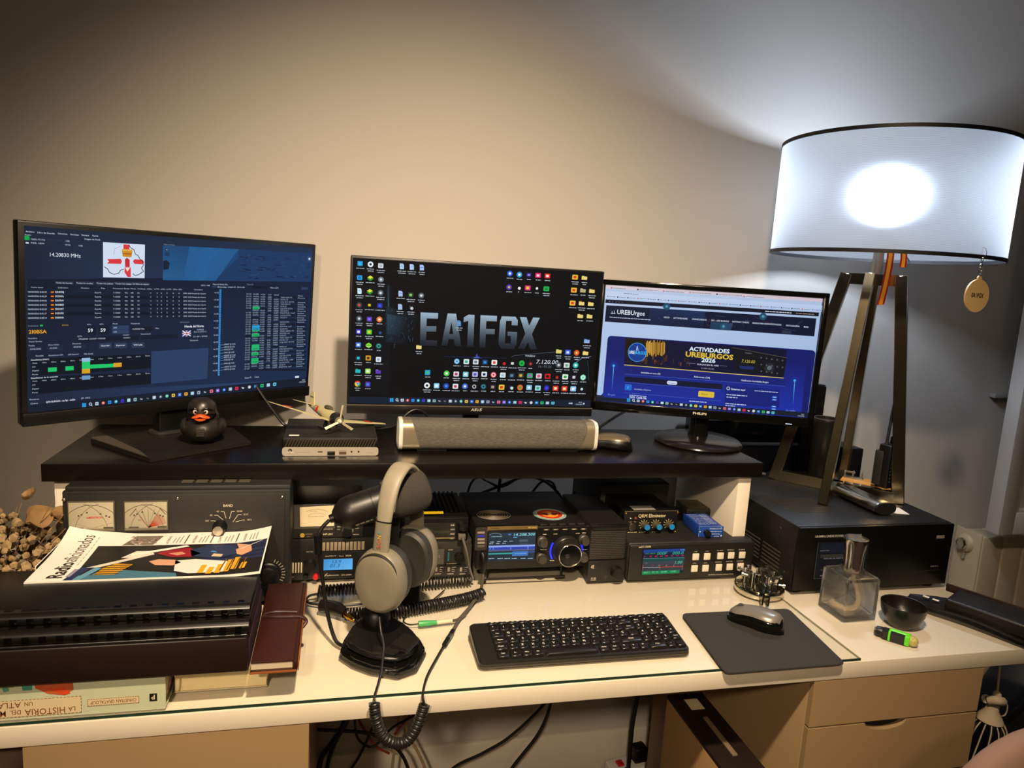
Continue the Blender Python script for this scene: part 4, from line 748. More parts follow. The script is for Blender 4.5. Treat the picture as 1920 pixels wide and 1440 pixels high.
zt.rect(33, 12, 96, 22, tan, 2); frame_dash(zt, 33, 12, 96, 22, br, 2); zt.text(36, 19.2, 4.6, 'CHRISTIAN GRATALOUP', br, 4, .003, width=56)
zt.rect(10.5, 13, 20, 24, '#17130f', 3); zt.text(12.8, 22, 6.5, 'P', '#d8cda8', 4, .02, rot=-PI/2*0)
zt.build('spine_lettering', t, PRINT)
obj('bookmark', tube(bm_new(), [(.183, -.07, .0473), (.187, -.1, .0465), (.186, -.108, .038), (.184, -.109, .03)], .0013, 6), M('burgundy_ribbon', '#4a1220', .7), t)

t = thing('paperback_book', 'cream paperback lying with page edges outward, right of the pale green atlas', 'book', (-.1545, .146, 0))
obj('pages', B(-.062, .062, -.1, .02, .0022, .0440, .001), M('yellowed_pages', '#e8d6a4', .85, noise=6, stretch=(1, 1, 260), amt=.1), t)
bm = box(bm_new(), -.0625, .063, -.1005, .1005, .0003, .002); box(bm, -.0625, .063, -.1005, .1005, .028, .0296); obj('cover', bm, M('cream_cover', '#cbbd9c', .6), t)

t = thing('leather_journal', 'reddish brown leather journal with a wrap strap, poking out right of the pile', 'notebook', (-.118, .135, .0463))
lea = M('brown_leather', '#2e1009', .42, noise=18, amt=.3, bump=.25, bscale=90); tanl = M('tan_leather_edge', '#8a4a1e', .6)
bm = box(bm_new(), .0075, .0655, -.128, .125, .0125, .0155, .0012); box(bm, .0075, .070, -.132, .127, .0002, .0030, .0012); box(bm, .0645, .0705, -.131, .127, .0004, .0152, .0022)
obj('leather_cover', bm, lea, t); obj('raw_leather_edge', B(.0708, .0722, -.131, .127, .0002, .0125, .0005), tanl, t)
obj('raw_leather_edge', B(.0075, .069, -.1335, -.132, .0002, .0026), tanl, t)
obj('pages', B(.008, .0635, -.1265, .12, .0031, .0124), M('aged_pages', '#b8aa90', .8), t)
bm = tube(bm_new(), [(.010, .004, .0165), (.035, .0, .0168), (.066, -.002, .0165), (.0765, -.004, .009), (.07, -.01, .001)], .0030, 8); obj('strap', bm, lea, t)
bm = tube(bm_new(), [(.011, .012, .0165), (.03, .018, .0166), (.062, .014, .0165)], .0020, 6); ball(bm, (.03, .006, .0172), .008, .007, .0020, 10); obj('strap_knot', bm, lea, t)

t = thing('document_box', 'dark brown box file with a plain front, in the middle of the pile', 'box file', (-.36, .15, .0515))
bm = box(bm_new(), -.247, .247, -.150, .018, .0003, .052, .003, 3); obj('box_shell', bm, M('dark_brown_board', '#1c0f0b', .42, noise=8), t)
obj('lid_edge', box(bm_new(), -.2475, .2475, -.1515, .0185, .0522, .0575, .0025, 3), M('dark_lid', '#14100d', .35), t)
obj('purple_lining', B(.2472, .2484, -.145, .015, .006, .045, .0003), M('purple_board', '#2d1322', .6), t)
t = thing('loose_papers', 'few white sheets lying slanted between the atlas and the dark brown box', 'papers', (-.475, .108, .0474))
bm = bm_new()
for k in range(3): box(bm, -.13, .125-.015*k, -.100+.004*k, .03, .0003+.0010*k, .0011+.0010*k, mat=Matrix.Rotation(.22+.03*k, 4, 'Z'))
obj('sheets', bm, paper, t)
def comb_book(label, z, x1, y0, th, n):
    t = thing('comb_bound_folder', label, 'folder', (x1-.25, y0+.13, z), 0, 'black comb-bound folders in the pile')
    obj('cover', B(-.25, .25, -.118, .022, .0003, th, .0012), M('folder_black', '#110f0d', .3, noise=12), t)
    bm = cyl(bm_new(), (-.25, -.118, th*.5), (.25, -.118, th*.5), th*.62, n=14); obj('spine', bm, M('comb_spine_black', '#100e0c', .28), t)
    for k in range(n):
        x = .237-k*.0197
        bm = box(bm_new(), x-.0042, x+.0042, -.118-th*.66, -.118-th*.55, th*.2, th*.75, .0006); box(bm, x-.0042, x+.0042, -.1165, -.1075, th+.0001, th+.0009)
        obj('comb_tooth', bm, M('comb_tooth_gloss', '#060606', .1), t)
    return t
comb_book('black comb-bound folder lying on the dark brown box, lower of two', .1092, -.112, -.006, .0165, 24)
comb_book('black comb-bound folder directly under the magazine, upper of two', .1262, -.113, .012, .0145, 24)
t = thing('ring_binder', 'black ring binder showing a white paper edge at the left behind the magazine', 'binder', (-.285, .236, 0.0))
obj('cover', B(-.150, .148, -.058, .052, .0003, .1405, .002), blk, t); obj('paper_edge', B(-.1535, -.1502, -.05, .048, .01, .1375, .0005), paper, t)
# magazine
t = thing('magazine', 'radio magazine with white masthead and photo of people, on top of the pile', 'magazine', (-.2685, .208, .1412))
mw, mh = .318, .182
def mag_z(x, y):     # x,y in metres about the centre: left rear corner curls up, right edge lifts
    a = max(0, (-x-.02)/.14)*max(0, (y+.02)/.118); b = max(0, (x-.10)/.06)
    return .0012+.020*a**2.2*1.0+.010*b**1.6*(.4+.6*max(0, (y+.1)/.2))
s = bmesh.new(); bmesh.ops.create_grid(s, x_segments=24, y_segments=16, size=1)
for v in s.verts:
    x, y = v.co.x*mw/2, v.co.y*mh/2; v.co = Vector((x+(.012 if y < 0 else .0)*0, y, mag_z(x, y)))
bmesh.ops.solidify(s, geom=s.faces[:], thickness=.0028); obj('pages', s, paper, t)
g = Sheet(((195, 790), (1660, 782), (1745, 495), (560, 478)), mw, -mh, (0, 0, 0), (1, 0, 0), (0, 1, 0))
# cover art in cover units: u across (0..318), v from the near edge (0) to the far edge (196), in millimetres
class Cover:
    def __init__(s): s.V, s.F, s.C = [], [], []
    def face(s, pts, col, l):
        i = len(s.V)
        for u, v in pts:
            x, y = u/1000-mw/2, v*mh/196-mh/2; s.V.append((x, y, mag_z(x, y)+.0003+.00012*l))
        s.F.append(tuple(range(i, i+len(pts)))); s.C.append([lin(col)]*len(pts))
    def area(s, u0, v0, u1, v1, col, l, n=10, m=8):
        for i in range(n):
            for j in range(m):
                a, b = u0+(u1-u0)*i/n, u0+(u1-u0)*(i+1)/n; c, d = v0+(v1-v0)*j/m, v0+(v1-v0)*(j+1)/m
                s.face(((a, c), (b, c), (b, d), (a, d)), col(( a+b)/2, (c+d)/2) if callable(col) else col, l)
    def text(s, u, v, size, t, col, l, rot=0, bold=0, width=None):
        gq, fs, wd = glyphs(t, bold); z = size/.69; sx = width/(z*wd) if width else 1; i = len(s.V); c, n = math.cos(rot), math.sin(rot)
        for a, b in gq:
            a, b = a*z*sx, b*z; x, y = (u+a*c-b*n)/1000-mw/2, (v+a*n+b*c)*mh/196-mh/2; s.V.append((x, y, mag_z(x, y)+.0003+.00012*l))
        for f in fs: s.F.append(tuple(i+k for k in f)); s.C.append([lin(col)]*len(f))
cv = Cover(); W2 = '#e9e3d8'
cv.area(0, 0, 318, 196, W2, 0, 24, 16)
def art(u, v):
    if v < 16: return '#4a7f94' if u < 190 else '#15110f'
    if u > 215: return ('#1a2347' if (v//9) % 2 else '#10162f') if v > 60 else '#14100f'
    return '#16130f' if v < 110 else '#0f0d0c'
cv.area(58, 2, 316, 138, art, 1, 24, 16)
cv.face(((48, 2), (60, 2), (74, 60), (58, 46)), '#1c2a52', 2); cv.face(((60, 2), (70, 2), (88, 44), (78, 48)), '#5c8fa8', 2)
cv.face(((70, 2), (200, 2), (196, 16), (96, 40), (86, 30)), '#3f6c80', 2)
cv.face(((66, 48), (84, 48), (150, 96), (146, 104)), '#cfc9b8', 3); cv.face(((118, 92), (196, 128), (190, 134), (112, 100)), '#e4dfd0', 3); cv.face(((104, 84), (130, 84), (150, 112), (120, 112)), '#d6d0c0', 3)
cv.face(((84, 18), (112, 18), (128, 56), (104, 62), (90, 46)), '#c08a1e', 3)
for k in range(5): cv.face(((84+k*2, 20+k*8), (116+k*2, 20+k*8), (118+k*2, 23+k*8), (86+k*2, 23+k*8)), '#3a2a10', 4)
cv.face(((148, 66), (160, 50), (186, 46), (196, 58), (184, 70), (160, 74)), '#c99472', 4)          # head in profile
cv.face(((186, 66), (192, 24), (214, 12), (262, 14), (272, 40), (262, 58), (214, 70)), '#d8d2c8', 4)   # white shirt
cv.face(((152, 100), (176, 82), (206, 80), (222, 100), (196, 122), (164, 112)), '#8a1424', 4); cv.face(((170, 98), (184, 88), (196, 94), (188, 104)), '#c4866c', 5)
cv.face(((206, 84), (246, 70), (276, 88), (268, 122), (226, 132), (200, 112)), '#1f2c4c', 4); cv.face(((232, 100), (254, 92), (262, 112), (240, 122)), '#3f78b8', 5); cv.face(((236, 80), (254, 76), (252, 88), (238, 92)), '#c8b48a', 5)
cv.face(((262, 96), (282, 78), (296, 92), (292, 120), (268, 134), (274, 112)), '#c99472', 4)
for k, (u, v0, v1) in enumerate(((226, 12, 44), (238, 8, 34), (250, 10, 44), (262, 14, 62), (272, 22, 70), (284, 22, 46))): cv.face(((u, v0), (u+8, v0), (u+10, v1), (u+2, v1)), '#d89a1c', 6)
for k in range(4): cv.face(((256+k*10, 18), (258+k*10, 18), (262+k*10, 66), (260+k*10, 66)), '#6a4a10', 7)
cv.face(((276, 104), (310, 134), (309, 135), (275, 106)), '#d8d4c8', 5)
cv.face(((92, 140), (138, 140), (146, 182), (104, 182)), '#6f665c', 2)
R4 = random.Random(4)
for k in range(60): u = R4.uniform(95, 138); v = R4.uniform(142, 178); cv.face(((u, v), (u+4, v), (u+4.5, v+3), (u+.5, v+3)), R4.choice(['#c4bcae', '#3a332c', '#8f7f70', '#a88a80']), 3)
for k in range(4):
    u = 160+k*40; cv.face(((u+24, 142), (u+26, 142), (u+27, 186), (u+25, 186)), '#5a5248', 2) if k < 3 else None
    cv.text(u, 144, 4, ('ACTIVIDAD', 'ANTENAS', 'EQUIPOS', 'CONCURSOS')[k], ('#5a5248', '#7a5a3a')[k % 2], 2, PI/2, .01, 36)
    for j in range(3): cv.face(((u+6+j*5, 146), (u+7.5+j*5, 146), (u+8.5+j*5, 172+4*j), (u+7+j*5, 172+4*j)), '#8a8278', 2)
cv.text(44, 10, 20, 'Radio', '#2a2622', 3, PI/2, .025, 62); cv.text(44, 74, 20, 'aficionados', '#4a453f', 3, PI/2, 0, 102)
for k in range(9): cv.face(((50, 60+k*13), (51.4, 60+k*13), (51.4, 68+k*13), (50, 68+k*13)), '#a8a196', 3)
cv.face(((48, 14), (54, 14), (58, 44), (52, 44)), '#8f86a0', 3)
cv.m = None
me = bpy.data.meshes.new('cover_print'); me.from_pydata(cv.V, [], cv.F); at = me.color_attributes.new('Col', 'FLOAT_COLOR', 'CORNER'); at.data.foreach_set('color', [q for c in cv.C for k in c for q in k]); me.materials.append(PRINT)
o = bpy.data.objects.new('cover_print', me); COL.objects.link(o); o.parent = t

# ---------------------------------------------------------------- on the shelf
t = thing('rubber_duck', 'black rubber duck with orange beak and black helmet, before the left monitor', 'toy duck', (-.252, .468, SZ+.0082), .05)
dk = M('duck_black_vinyl', '#1d1813', .42, noise=40); 
bm = bm_new(); ball(bm, (0, .008, .026), .035, .042, .026, 24, zmin=-.8); ball(bm, (-.032, .012, .03), .009, .026, .016, 14); ball(bm, (.032, .012, .03), .009, .026, .016, 14); ball(bm, (0, .048, .038), .012, .014, .012, 12)
obj('body', bm, dk, t); obj('head', ball(bm_new(), (0, -.006, .062), .022, .022, .022, 24), dk, t)
bm = lathe(bm_new(), [(.0255, -.003), (.0258, .006), (.0235, .016), (.017, .023), (.008, .0268), (.0001, .0275)], (0, -.004, .062), (0, .12, 1), 28, True); box(bm, -.0275, .0275, .0, .024, .028, .062, .008, 3); obj('helmet', bm, M('helmet_vinyl', '#231c16', .35), t)
bm = tube(bm_new(), [(-.021, -.022, .069), (-.011, -.0295, .0725), (0, -.0275, .0685), (.011, -.0295, .0725), (.021, -.022, .069)], .0016, 6); obj('helmet_brow', bm, blk, t)
bk = bm_new()
for zz, sw, l in ((.0565, .0, .0125), (.0505, 0, .0105)):
    s = bmesh.new(); bmesh.ops.create_uvsphere(s, u_segments=18, v_segments=9, radius=1)
    for v in s.verts: v.co = Vector((v.co.x*(.0165 if zz > .055 else .0135), -.0245+v.co.y*l, zz+v.co.z*.0036+(abs(v.co.x)**2)*(-.003 if zz > .055 else .0042)+(.0022 if zz > .055 and abs(v.co.x) < .3 else 0)))
    merge(bk, s)
obj('beak', bk, M('orange_beak', '#d8531c', .4), t)
for sx in (-1, 1):
    e = obj('eye', ball(bm_new(), (sx*.0085, -.0262, .0655), .0046, .0026, .0052, 14), M('eye_white', '#d8cfbf', .4), t); obj('pupil', ball(bm_new(), (sx*.0085, -.0287, .0655), .0021, .0008, .0026, 10), gloss, e)
bm = bm_new(); box(bm, -.0075, .0075, -.0345, -.031, .019, .036, .0015)
for k in range(4): box(bm, -.006, .006, -.0352, -.0344, .0205+k*.0038, .0225+k*.0038)
obj('chest_plate', bm, M('duck_grey_vinyl', '#2d2620', .5), t)

t = thing('mini_computer', 'flat black mini computer with a silver front strip, under the model airplane', 'mini computer', (-.0123, .402, SZ), .0124)
bm = box(bm_new(), -.0875, .0875, .003, .176, .001, .0345, .002); obj('case', bm, matblk, t)
gm = box(bm_new(), -.0875, .0875, -.0005, .0035, .0172, .0335, .0008); gr = obj('front_grille', gm, blk, t)
bm = bm_new()
for k in range(31):
    x = -.085+k*.0054; bm_ = prism(bm, [(x, .0176), (x+.0022, .0176), (min(.0868, x+.0092), .0329), (min(.0846, x+.0070), .0329)], 0, .0009, mat=Matrix(((1, 0, 0, 0), (0, 0, -1, -.0004), (0, 1, 0, 0), (0, 0, 0, 1))))
obj('grille_bars', bm, M('grille_bronze', '#4a4032', .35, .4), gr)
bm = prism(bm_new(), rrect(.178, .0168, .0052, 5, 0, .0088), 0, .006, .0008, Matrix(((1, 0, 0, 0), (0, 0, -1, .0035), (0, 1, 0, 0), (0, 0, 0, 1)))); obj('silver_strip', bm, M('silver_front', '#b8afa0', .38, .35), t)
s_ = Sheet(((360, 806), (1690, 812), (1690, 930), (360, 925)), .178, .0168, (-.089, -.0028, .0004))
s_.disc(468, 852, 27, '#1d1a17', 2, ry=27); s_.rect(430, 862, 512, 890, '#b8afa0', 3); s_.text(446, 866, 26, 'hp', '#b8afa0', 3, .02, width=40, shear=.2); s_.text(450, 886, 14, 'HP', '#3a342c', 4, .0, width=24); s_.words(545, 872, 11, 200, '#a39a8a', 2); s_.words(1520, 882, 11, 100, '#a39a8a', 2)
s_.rr(846, 860, 914, 874, 6, '#3a342c', 2); s_.rr(1138, 846, 1244, 906, 4, '#8a8174', 2); s_.rr(1142, 870, 1240, 902, 3, '#4a3420', 3); s_.disc(1313, 868, 12, '#1a1714', 2); s_.disc(1412, 868, 12, '#1a1714', 2)
s_.build('front_print', t, PRINT)
obj('usb_receiver', B(-.0065, .0075, -.0085, -.0026, .0042, .0105, .001), blk, t)
obj('label_sticker', B(-.078, -.0595, .018, .0265, .0346, .0349), paper, t)

# model airplane
t = thing('model_airplane', 'small cream propeller fighter model with red roundel, standing on the mini computer', 'model airplane', (-.030, .488, SZ+.0300), .44); t.rotation_euler = (0, .25, .44); t.scale = (1.14, 1.14, 1.14)
# built nose towards -y
cr = M('cream_green_paint', '#b9b084', .42, noise=30)
fus = [(-.036, .0098), (-.020, .0105), (0, .0102), (.025, .0085), (.05, .0055), (.075, .0028), (.084, .0008)]
def fring(y, r, n=18, cz=.0295): return [(r*.9*math.cos(2*PI*k/n), y, cz+.0005*y/.01*.6+r*math.sin(2*PI*k/n)) for k in range(n)]
obj('fuselage', loft(bm_new(), [fring(y, r) for y, r in fus]), cr, t)
bm = loft(bm_new(), [fring(-.050, .0088), fring(-.047, .0112), fring(-.036, .0118), fring(-.031, .0104)]); obj('engine_cowl', bm, M('cowl_black', '#1d1b18', .35), t)
bm = cyl(bm_new(), (0, -.0505, .027), (0, -.0508, .027), .0078, n=20); obj('cowl_opening', bm, M('engine_grey', '#6a655c', .5), t)
for sx, nm in ((-1, 'wing'), (1, 'wing')):
    bm = loft(bm_new(), [[(sx*.006, -.030, .0215), (sx*.006, -.022, .0245), (sx*.006, .004, .0225), (sx*.006, -.01, .0205)], [(sx*.06, -.0245, .0275), (sx*.06, -.019, .0293), (sx*.06, .001, .028), (sx*.06, -.01, .0267)], [(sx*.112, -.0165, .0330), (sx*.112, -.0135, .0336), (sx*.112, -.004, .0332), (sx*.112, -.01, .0327)]]); wv = obj('wing', bm, cr, t)
    bm = lathe(bm_new(), [(.0001, 0), (.0085, 0), (.0085, .0002), (.0001, .0002)], (sx*.078, -.0085, .0312), (0, -.0, 1), 20); obj('roundel', bm, M('roundel_red', '#b8321f', .5), wv)
    bm = loft(bm_new(), [[(sx*.002, .060, .0345), (sx*.002, .064, .0357), (sx*.002, .078, .0348), (sx*.002, .068, .0338)], [(sx*.036, .068, .0362), (sx*.036, .070, .0367), (sx*.036, .076, .0364), (sx*.036, .071, .0358)]]); obj('tailplane', bm, cr, t)
bm = loft(bm_new(), [[(-.0012, .058, .035), (.0012, .058, .035), (.0012, .082, .0345), (-.0012, .082, .0345)], [(-.0006, .073, .058), (.0006, .073, .058), (.0006, .082, .057), (-.0006, .082, .057)]]); fn = obj('tail_fin', bm, cr, t)
obj('fin_band', B(-.0014, .0014, .068, .0825, .047, .0488), M('band_grey', '#5f5a50', .5), fn)
for sx in (-1, 1):
    obj('fuselage_roundel', lathe(bm_new(), [(.0001, 0), (.0058, 0), (.0055, .0006), (.0001, .0008)], (sx*.0070, .030, .0322), (sx, .12, .25), 20), M('roundel_red', '#b8321f', .5), t)
for yy in (.042, .047): obj('fuselage_band', loft(bm_new(), [fring(yy, .0069-(yy-.042)*.12), fring(yy+.002, .0067-(yy-.042)*.12)]), M('band_grey', '#5f5a50', .5), t)
bm = ball(bm_new(), (0, .0, .0405), .0056, .015, .0055, 14); obj('canopy', bm, M('canopy_glass', '#4a4a3a', .1), t)
bm = bm_new(); ball(bm, (0, -.0525, .027), .0042, .0065, .0042, 14); sp = obj('spinner', bm, M('spinner_cream', '#c9c0a0', .35), t)
for a in (95, 215, -20):
    s = bmesh.new(); 
    bmesh.ops.create_cube(s, size=1)
    for v in s.verts: k = v.co.x+.5; v.co = Vector((.003+k*.0255, v.co.y*.0009, v.co.z*(.0034 if k < .5 else .0048)))
    s.transform(Matrix.Translation((0, -.054, .027)) @ Matrix.Rotation(-math.radians(a), 4, 'Y') @ Matrix.Rotation(.55, 4, 'X'))
    obj('propeller_blade', s, M('blade_cream', '#cfc5a2', .4), sp)
bm = cyl(bm_new(), (0, -.004, .0055), (0, -.004, .022), .003, n=12); cyl(bm, (0, -.004, .0052), (0, -.004, .0068), .012, n=24); obj('display_stand', bm, blk, t)

# soundbar
t = thing('soundbar', 'long grey fabric soundbar with white end rings, in front of the middle monitor', 'speaker', (.325, .452, SZ), -.006)
fab = M('grey_melange_fabric', '#565149', .9, noise=420, amt=.75, bump=.4, bscale=700, stretch=(.3, 1, 1.6))
def prof(k, n, ry=.030, rz=.0305): 
    a = 2*PI*k/n; c, s_ = math.cos(a), math.sin(a); e = .55
    return (math.copysign(abs(c)**e, c)*ry, math.copysign(abs(s_)**e, s_)*rz+.0345)
def bar(x0, x1, sc=1.0): return [[(x, prof(k, 40)[0]*sc, (prof(k, 40)[1]-.0345)*sc+.0345) for k in range(40)] for x in (x0, x1)]
obj('fabric_body', loft(bm_new(), bar(-.199, .199, .985)), fab, t)
for sx in (-1, 1):
    # champagne end sleeve cut on a slant
    n = 40; r0 = [(sx*.200, prof(k, n)[0], prof(k, n)[1]) for k in range(n)]; r1 = [(sx*(.183-.020*(1-(prof(k, n)[1]-.004)/.061)) if sx < 0 else .183-.018*(1-(prof(k, n)[1]-.004)/.061)**2.5, prof(k, n)[0]*1.0, prof(k, n)[1]) for k in range(n)]
    obj('end_sleeve', loft(bm_new(), [r0, r1]), M('champagne_metal', '#b5a78c', .3, .7), t)
    bm = loft(bm_new(), [[(sx*x, prof(k, n)[0]*sc, (prof(k, n)[1]-.0345)*sc+.0345) for k in range(n)] for x, sc in ((.2002, 1.0), (.2002, 1.03), (.2075, 1.01), (.2085, .9), (.2045, .82), (.2045, .1))]); obj('end_ring', bm, M('white_gloss_ring', '#d9d4ca', .25), t)
for sx in (-.14, .14): obj('foot', B(sx-.03, sx+.03, -.015, .015, .0002, .0055), rubber, t)

def mouse(name, label, loc, rz, L, W, Hh, mtop, mside, group=None, waist=.0, wheelm=None):
    """length along local y, buttons at +y"""
    t = thing(name, label, 'mouse', loc, rz, group)
    rings = []; N = 16; n = 28
    def sec(i, f):
        v = -1+2*i/N; y = v*L/2; e = (max(1e-4, 1-abs(v)**2.6))**.5; wv = W/2*e*(1-waist*math.exp(-((v-.15)/.35)**2)); zt = Hh*(.42+.58*(max(0, 1-((v+.25)/1.25)**2))**.75)*min(1, e*1.6)
        return y, wv, zt
    body, top = [], []
    for i in range(N+1):
        y, wv, zt = sec(i, 0)
        body.append([(wv*math.cos(2*PI*k/n), y, max(.0006, zt*.45+zt*.45*math.sin(2*PI*k/n)*1.2)) for k in range(n)])
        top.append([(wv*.955*math.copysign(abs(math.cos(PI*k/(n-1)))**.8, math.cos(PI*k/(n-1))), y*.985, zt*.40+zt*.625*abs(math.sin(PI*k/(n-1)))**.85) for k in range(n)])
    obj('shell', loft(bm_new(), body), mside, t, ang=60)
    tp = obj('top_cover', loft(bm_new(), top), mtop, t, ang=60)
    y = L*.27; zt = sec(int(N*.77), 0)[2]
    obj('scroll_wheel', cyl(bm_new(), (-.0032, y, zt*.99-.004), (.0032, y, zt*.99-.004), .0075, n=20), wheelm or rubber, t)
    return t
mouse('computer_mouse', 'champagne and black computer mouse lying on the shelf right of the soundbar', (.578, .468, SZ), 1.05, .104, .058, .034, M('champagne_mouse', '#6d614c', .3, .4), blk, None, .1)

# cables and plugs on the shelf
cable('power_cable', 'black cable running down from behind the left monitor to the shelf', [(-.19, .66, .36), (-.15, .655, .30), (-.118, .652, SZ+.006), (-.10, .64, SZ+.004)], .0032, group=None)
cable('cable_loop', 'dark cable loop standing up behind the left end of the soundbar', [(.13, .50, SZ+.004), (.126, .50, SZ+.045), (.15, .505, SZ+.07), (.178, .51, SZ+.062), (.19, .515, SZ+.02), (.186, .52, SZ+.004)], .0024)
t = thing('power_cable', 'black power cable with moulded plug slanting behind the right mouse on the shelf', 'cable', (.60, .60, SZ))
obj('cord', tube(bm_new(), [(.0, .0, .016), (.05, .02, .04), (.10, .04, .062), (.13, .05, .09)], .0034, 8), cabm, t)
bm = cyl(bm_new(), (-.03, -.012, .006), (.002, .001, .017), .0085, .0065, 14); obj('plug', bm, cabm, t)
cable('audio_cable', 'thin black cable lying along the back of the shelf behind the airplane', [(.05, .60, SZ+.003), (.10, .59, SZ+.012), (.16, .60, SZ+.022), (.24, .61, SZ+.006), (.34, .60, SZ+.003)], .0025)
# ---------------------------------------------------------------- radios and boxes under the shelf
LIGHT = '#c9bda6'
def F0(z=0): return Matrix(((1, 0, 0, 0), (0, 0, -1, 0), (0, 1, 0, z), (0, 0, 0, 1)))    # draws an x/z outline standing up, thickness towards the viewer
t = thing('watt_meter', 'small black power meter with a cream dial, on the power supply under the shelf', 'power meter', (-.014, .40, .0882))
obj('case', B(-.066, .066, .002, .12, .0003, .068, .002), blk2, t); obj('face', B(-.066, .066, -.001, .002, .0005, .0676, .001), M('meter_face_dark', '#24211d', .5), t)
s = Sheet(((65, 318), (973, 305), (960, 726), (58, 748)), .132, .067, (-.066, -.0011, .0006))
s.rect(85, 330, 612, 600, '#3a3530', 1); s.grad([(152, 345), (592, 322), (594, 585), (156, 596)], ['#c9b895', '#d8c7a3', '#e2d2b0', '#d2c09a'], 2); s.ring(372, 660, 290, 5, '#8f8468', 3, 62, 118); s.ring(372, 640, 220, 4, '#8f8468', 3, 60, 120); s.words(260, 470, 14, 200, '#9a8f72', 3); s.words(290, 400, 14, 90, '#9a8f72', 3)
s.rect(612, 310, 616, 745, '#14120f', 2); s.rect(80, 606, 612, 612, '#4a443b', 2); s.disc(184, 706, 28, '#b8963a', 3); s.text(160, 716, 20, 'DX', '#3a2f14', 4, width=48); s.text(222, 698, 15, 'NISSEI', '#8f8470', 3, width=90); s.text(236, 728, 12, 'TRX', '#8f8470', 3, width=54); s.text(442, 636, 15, 'WATTMETER', LIGHT, 3, width=136); s.text(448, 704, 24, 'HP-201', '#d2c39a', 3, .015, width=128, shear=.2)
for x, y, tt, w_ in ((632, 566, 'POWER', 72), (632, 602, 'REF', 58), (632, 636, 'CAL', 38), (862, 552, 'PEP', 52), (866, 588, 'AVG', 46), (866, 624, 'OFF', 44), (836, 702, 'RANGE', 74)): s.text(x, y, 12, tt, LIGHT, 3, .01, width=w_)
s.disc(772, 640, 66, '#6a655a', 2); s.build('dial_and_lettering', t, PRINT)
kb = lathe(bm_new(), [(.0001, 0), (.0085, 0), (.0085, .014), (.0078, .019), (.0001, .019)], (.0365, -.0012, .0155), (0, -1, 0), 24); obj('knob', kb, blk, t)

t = thing('power_supply', 'black power supply with a blue lit display and a red terminal, below the power meter', 'power supply', (.009, .395, 0))
bm = box(bm_new(), -.092, .092, .003, .19, .005, .088, .003)
for sx in (-.075, .055): box(bm, sx, sx+.02, .02, .04, .0003, .0055)
obj('case', bm, blk2, t); obj('front_panel', B(-.092, .092, -.001, .003, .006, .0872, .001), M('panel_black', '#131210', .42), t)
s = Sheet(((35, 768), (1280, 736), (1260, 1272), (26, 1319)), .183, .087, (-.092, -.0011, .001))
for k in range(12): obj('cooling_fin', B(-.0405+k*.0074, -.0348+k*.0074, -.0026, -.001, .0645, .0815, .0006), M('fin_tan', '#8c7d66', .5), t)
for k in range(4): obj('vent_slot', B(-.0885+k*.0053, -.0856+k*.0053, -.0016, -.001, .021, .042, .0004), M('slot_cream', '#bfae8a', .5), t)
s.text(476, 984, 15, 'OUTPUT', LIGHT, 3, width=142); s.text(655, 982, 14, 'MAX', LIGHT, 3, width=62); s.text(735, 978, 18, '30A', LIGHT, 3, .012, width=80); s.text(236, 926, 11, 'OUT VOL', LIGHT, 3, width=92)
s.text(462, 1232, 20, 'Telecom', LIGHT, 3, width=190, shear=.3); s.line([(452, 1246), (508, 1190)], 4, LIGHT, 3); s.text(684, 1226, 18, 'SPS-250M', LIGHT, 3, width=128); s.text(50, 1248, 9, 'AMP', LIGHT, 3, width=26)
s.build('panel_print', t, PRINT)
lc = obj('display', B(-.0305, .0255, -.0022, -.001, .0245, .0478, .0004), blk, t)
s = Sheet(((445, 1008), (825, 995), (820, 1145), (442, 1155)), .055, .0225, (-.0300, -.0023, .0248)); s.full(['#3f8fd0', '#56a8e6', '#66b4ee', '#4a9ada'])
for x, y, tt in ((540, 1062, '13.9'), (520, 1118, '01.3')): s.text(x, y, 44, tt, '#1d4468', 2, width=130, shear=.15)
s.text(690, 1058, 20, 'v', '#2a5a86', 2); s.text(690, 1116, 14, 'A', '#2a5a86', 2); s.build('lcd', lc, SCREEN)
bm = lathe(bm_new(), [(.0001, 0), (.0125, 0), (.0118, .011), (.0105, .0135), (.0001, .0135)], (-.0655+.009, -.001, .0365), (0, -1, 0), 28); obj('knob', bm, blk, t)
obj('red_terminal', lathe(bm_new(), [(.0001, 0), (.0052, 0), (.0052, .008), (.0036, .010), (.0001, .010)], (-.0445, -.001, .0135), (0, -1, 0), 18), redp, t)
obj('black_terminal', lathe(bm_new(), [(.0001, 0), (.0052, 0), (.0052, .008), (.0001, .009)], (-.063, -.001, .0135), (0, -1, 0), 18), blk, t)

t = thing('mobile_radio', 'black mobile radio with a yellow strip on top, right of the headphones', 'radio', (.20, .40, .0772))
bm = box(bm_new(), -.068, .062, .004, .16, .0003, .048, .002)
for k in range(12): box(bm, -.06+k*.0098, -.0565+k*.0098, .03, .155, .048, .0525)
obj('case', bm, blk2, t); obj('front_panel', B(-.068, .062, -.002, .004, .001, .048, .003), blk, t); obj('yellow_strip', B(-.036, .0105, .008, .015, .0525, .0555), M('yellow_tape', '#d9b413', .4), t)
obj('display', B(-.045, .025, -.0034, -.002, .008, .037, .001), M('radio_display', '#2b2a24', .15), t)
s = Sheet(((-106, 369), (755, 352), (738, 660), (-119, 682)), .122, .046, (-.06, -.0025, .0025))
for k, tt in enumerate(('A/B', 'V/M', 'MHZ', 'SET')): s.rr(462, 436+k*60, 552, 486+k*60, 8, '#2d2a26', 2); s.text(484, 478+k*62, 20, tt, LIGHT, 3, .01, width=58)
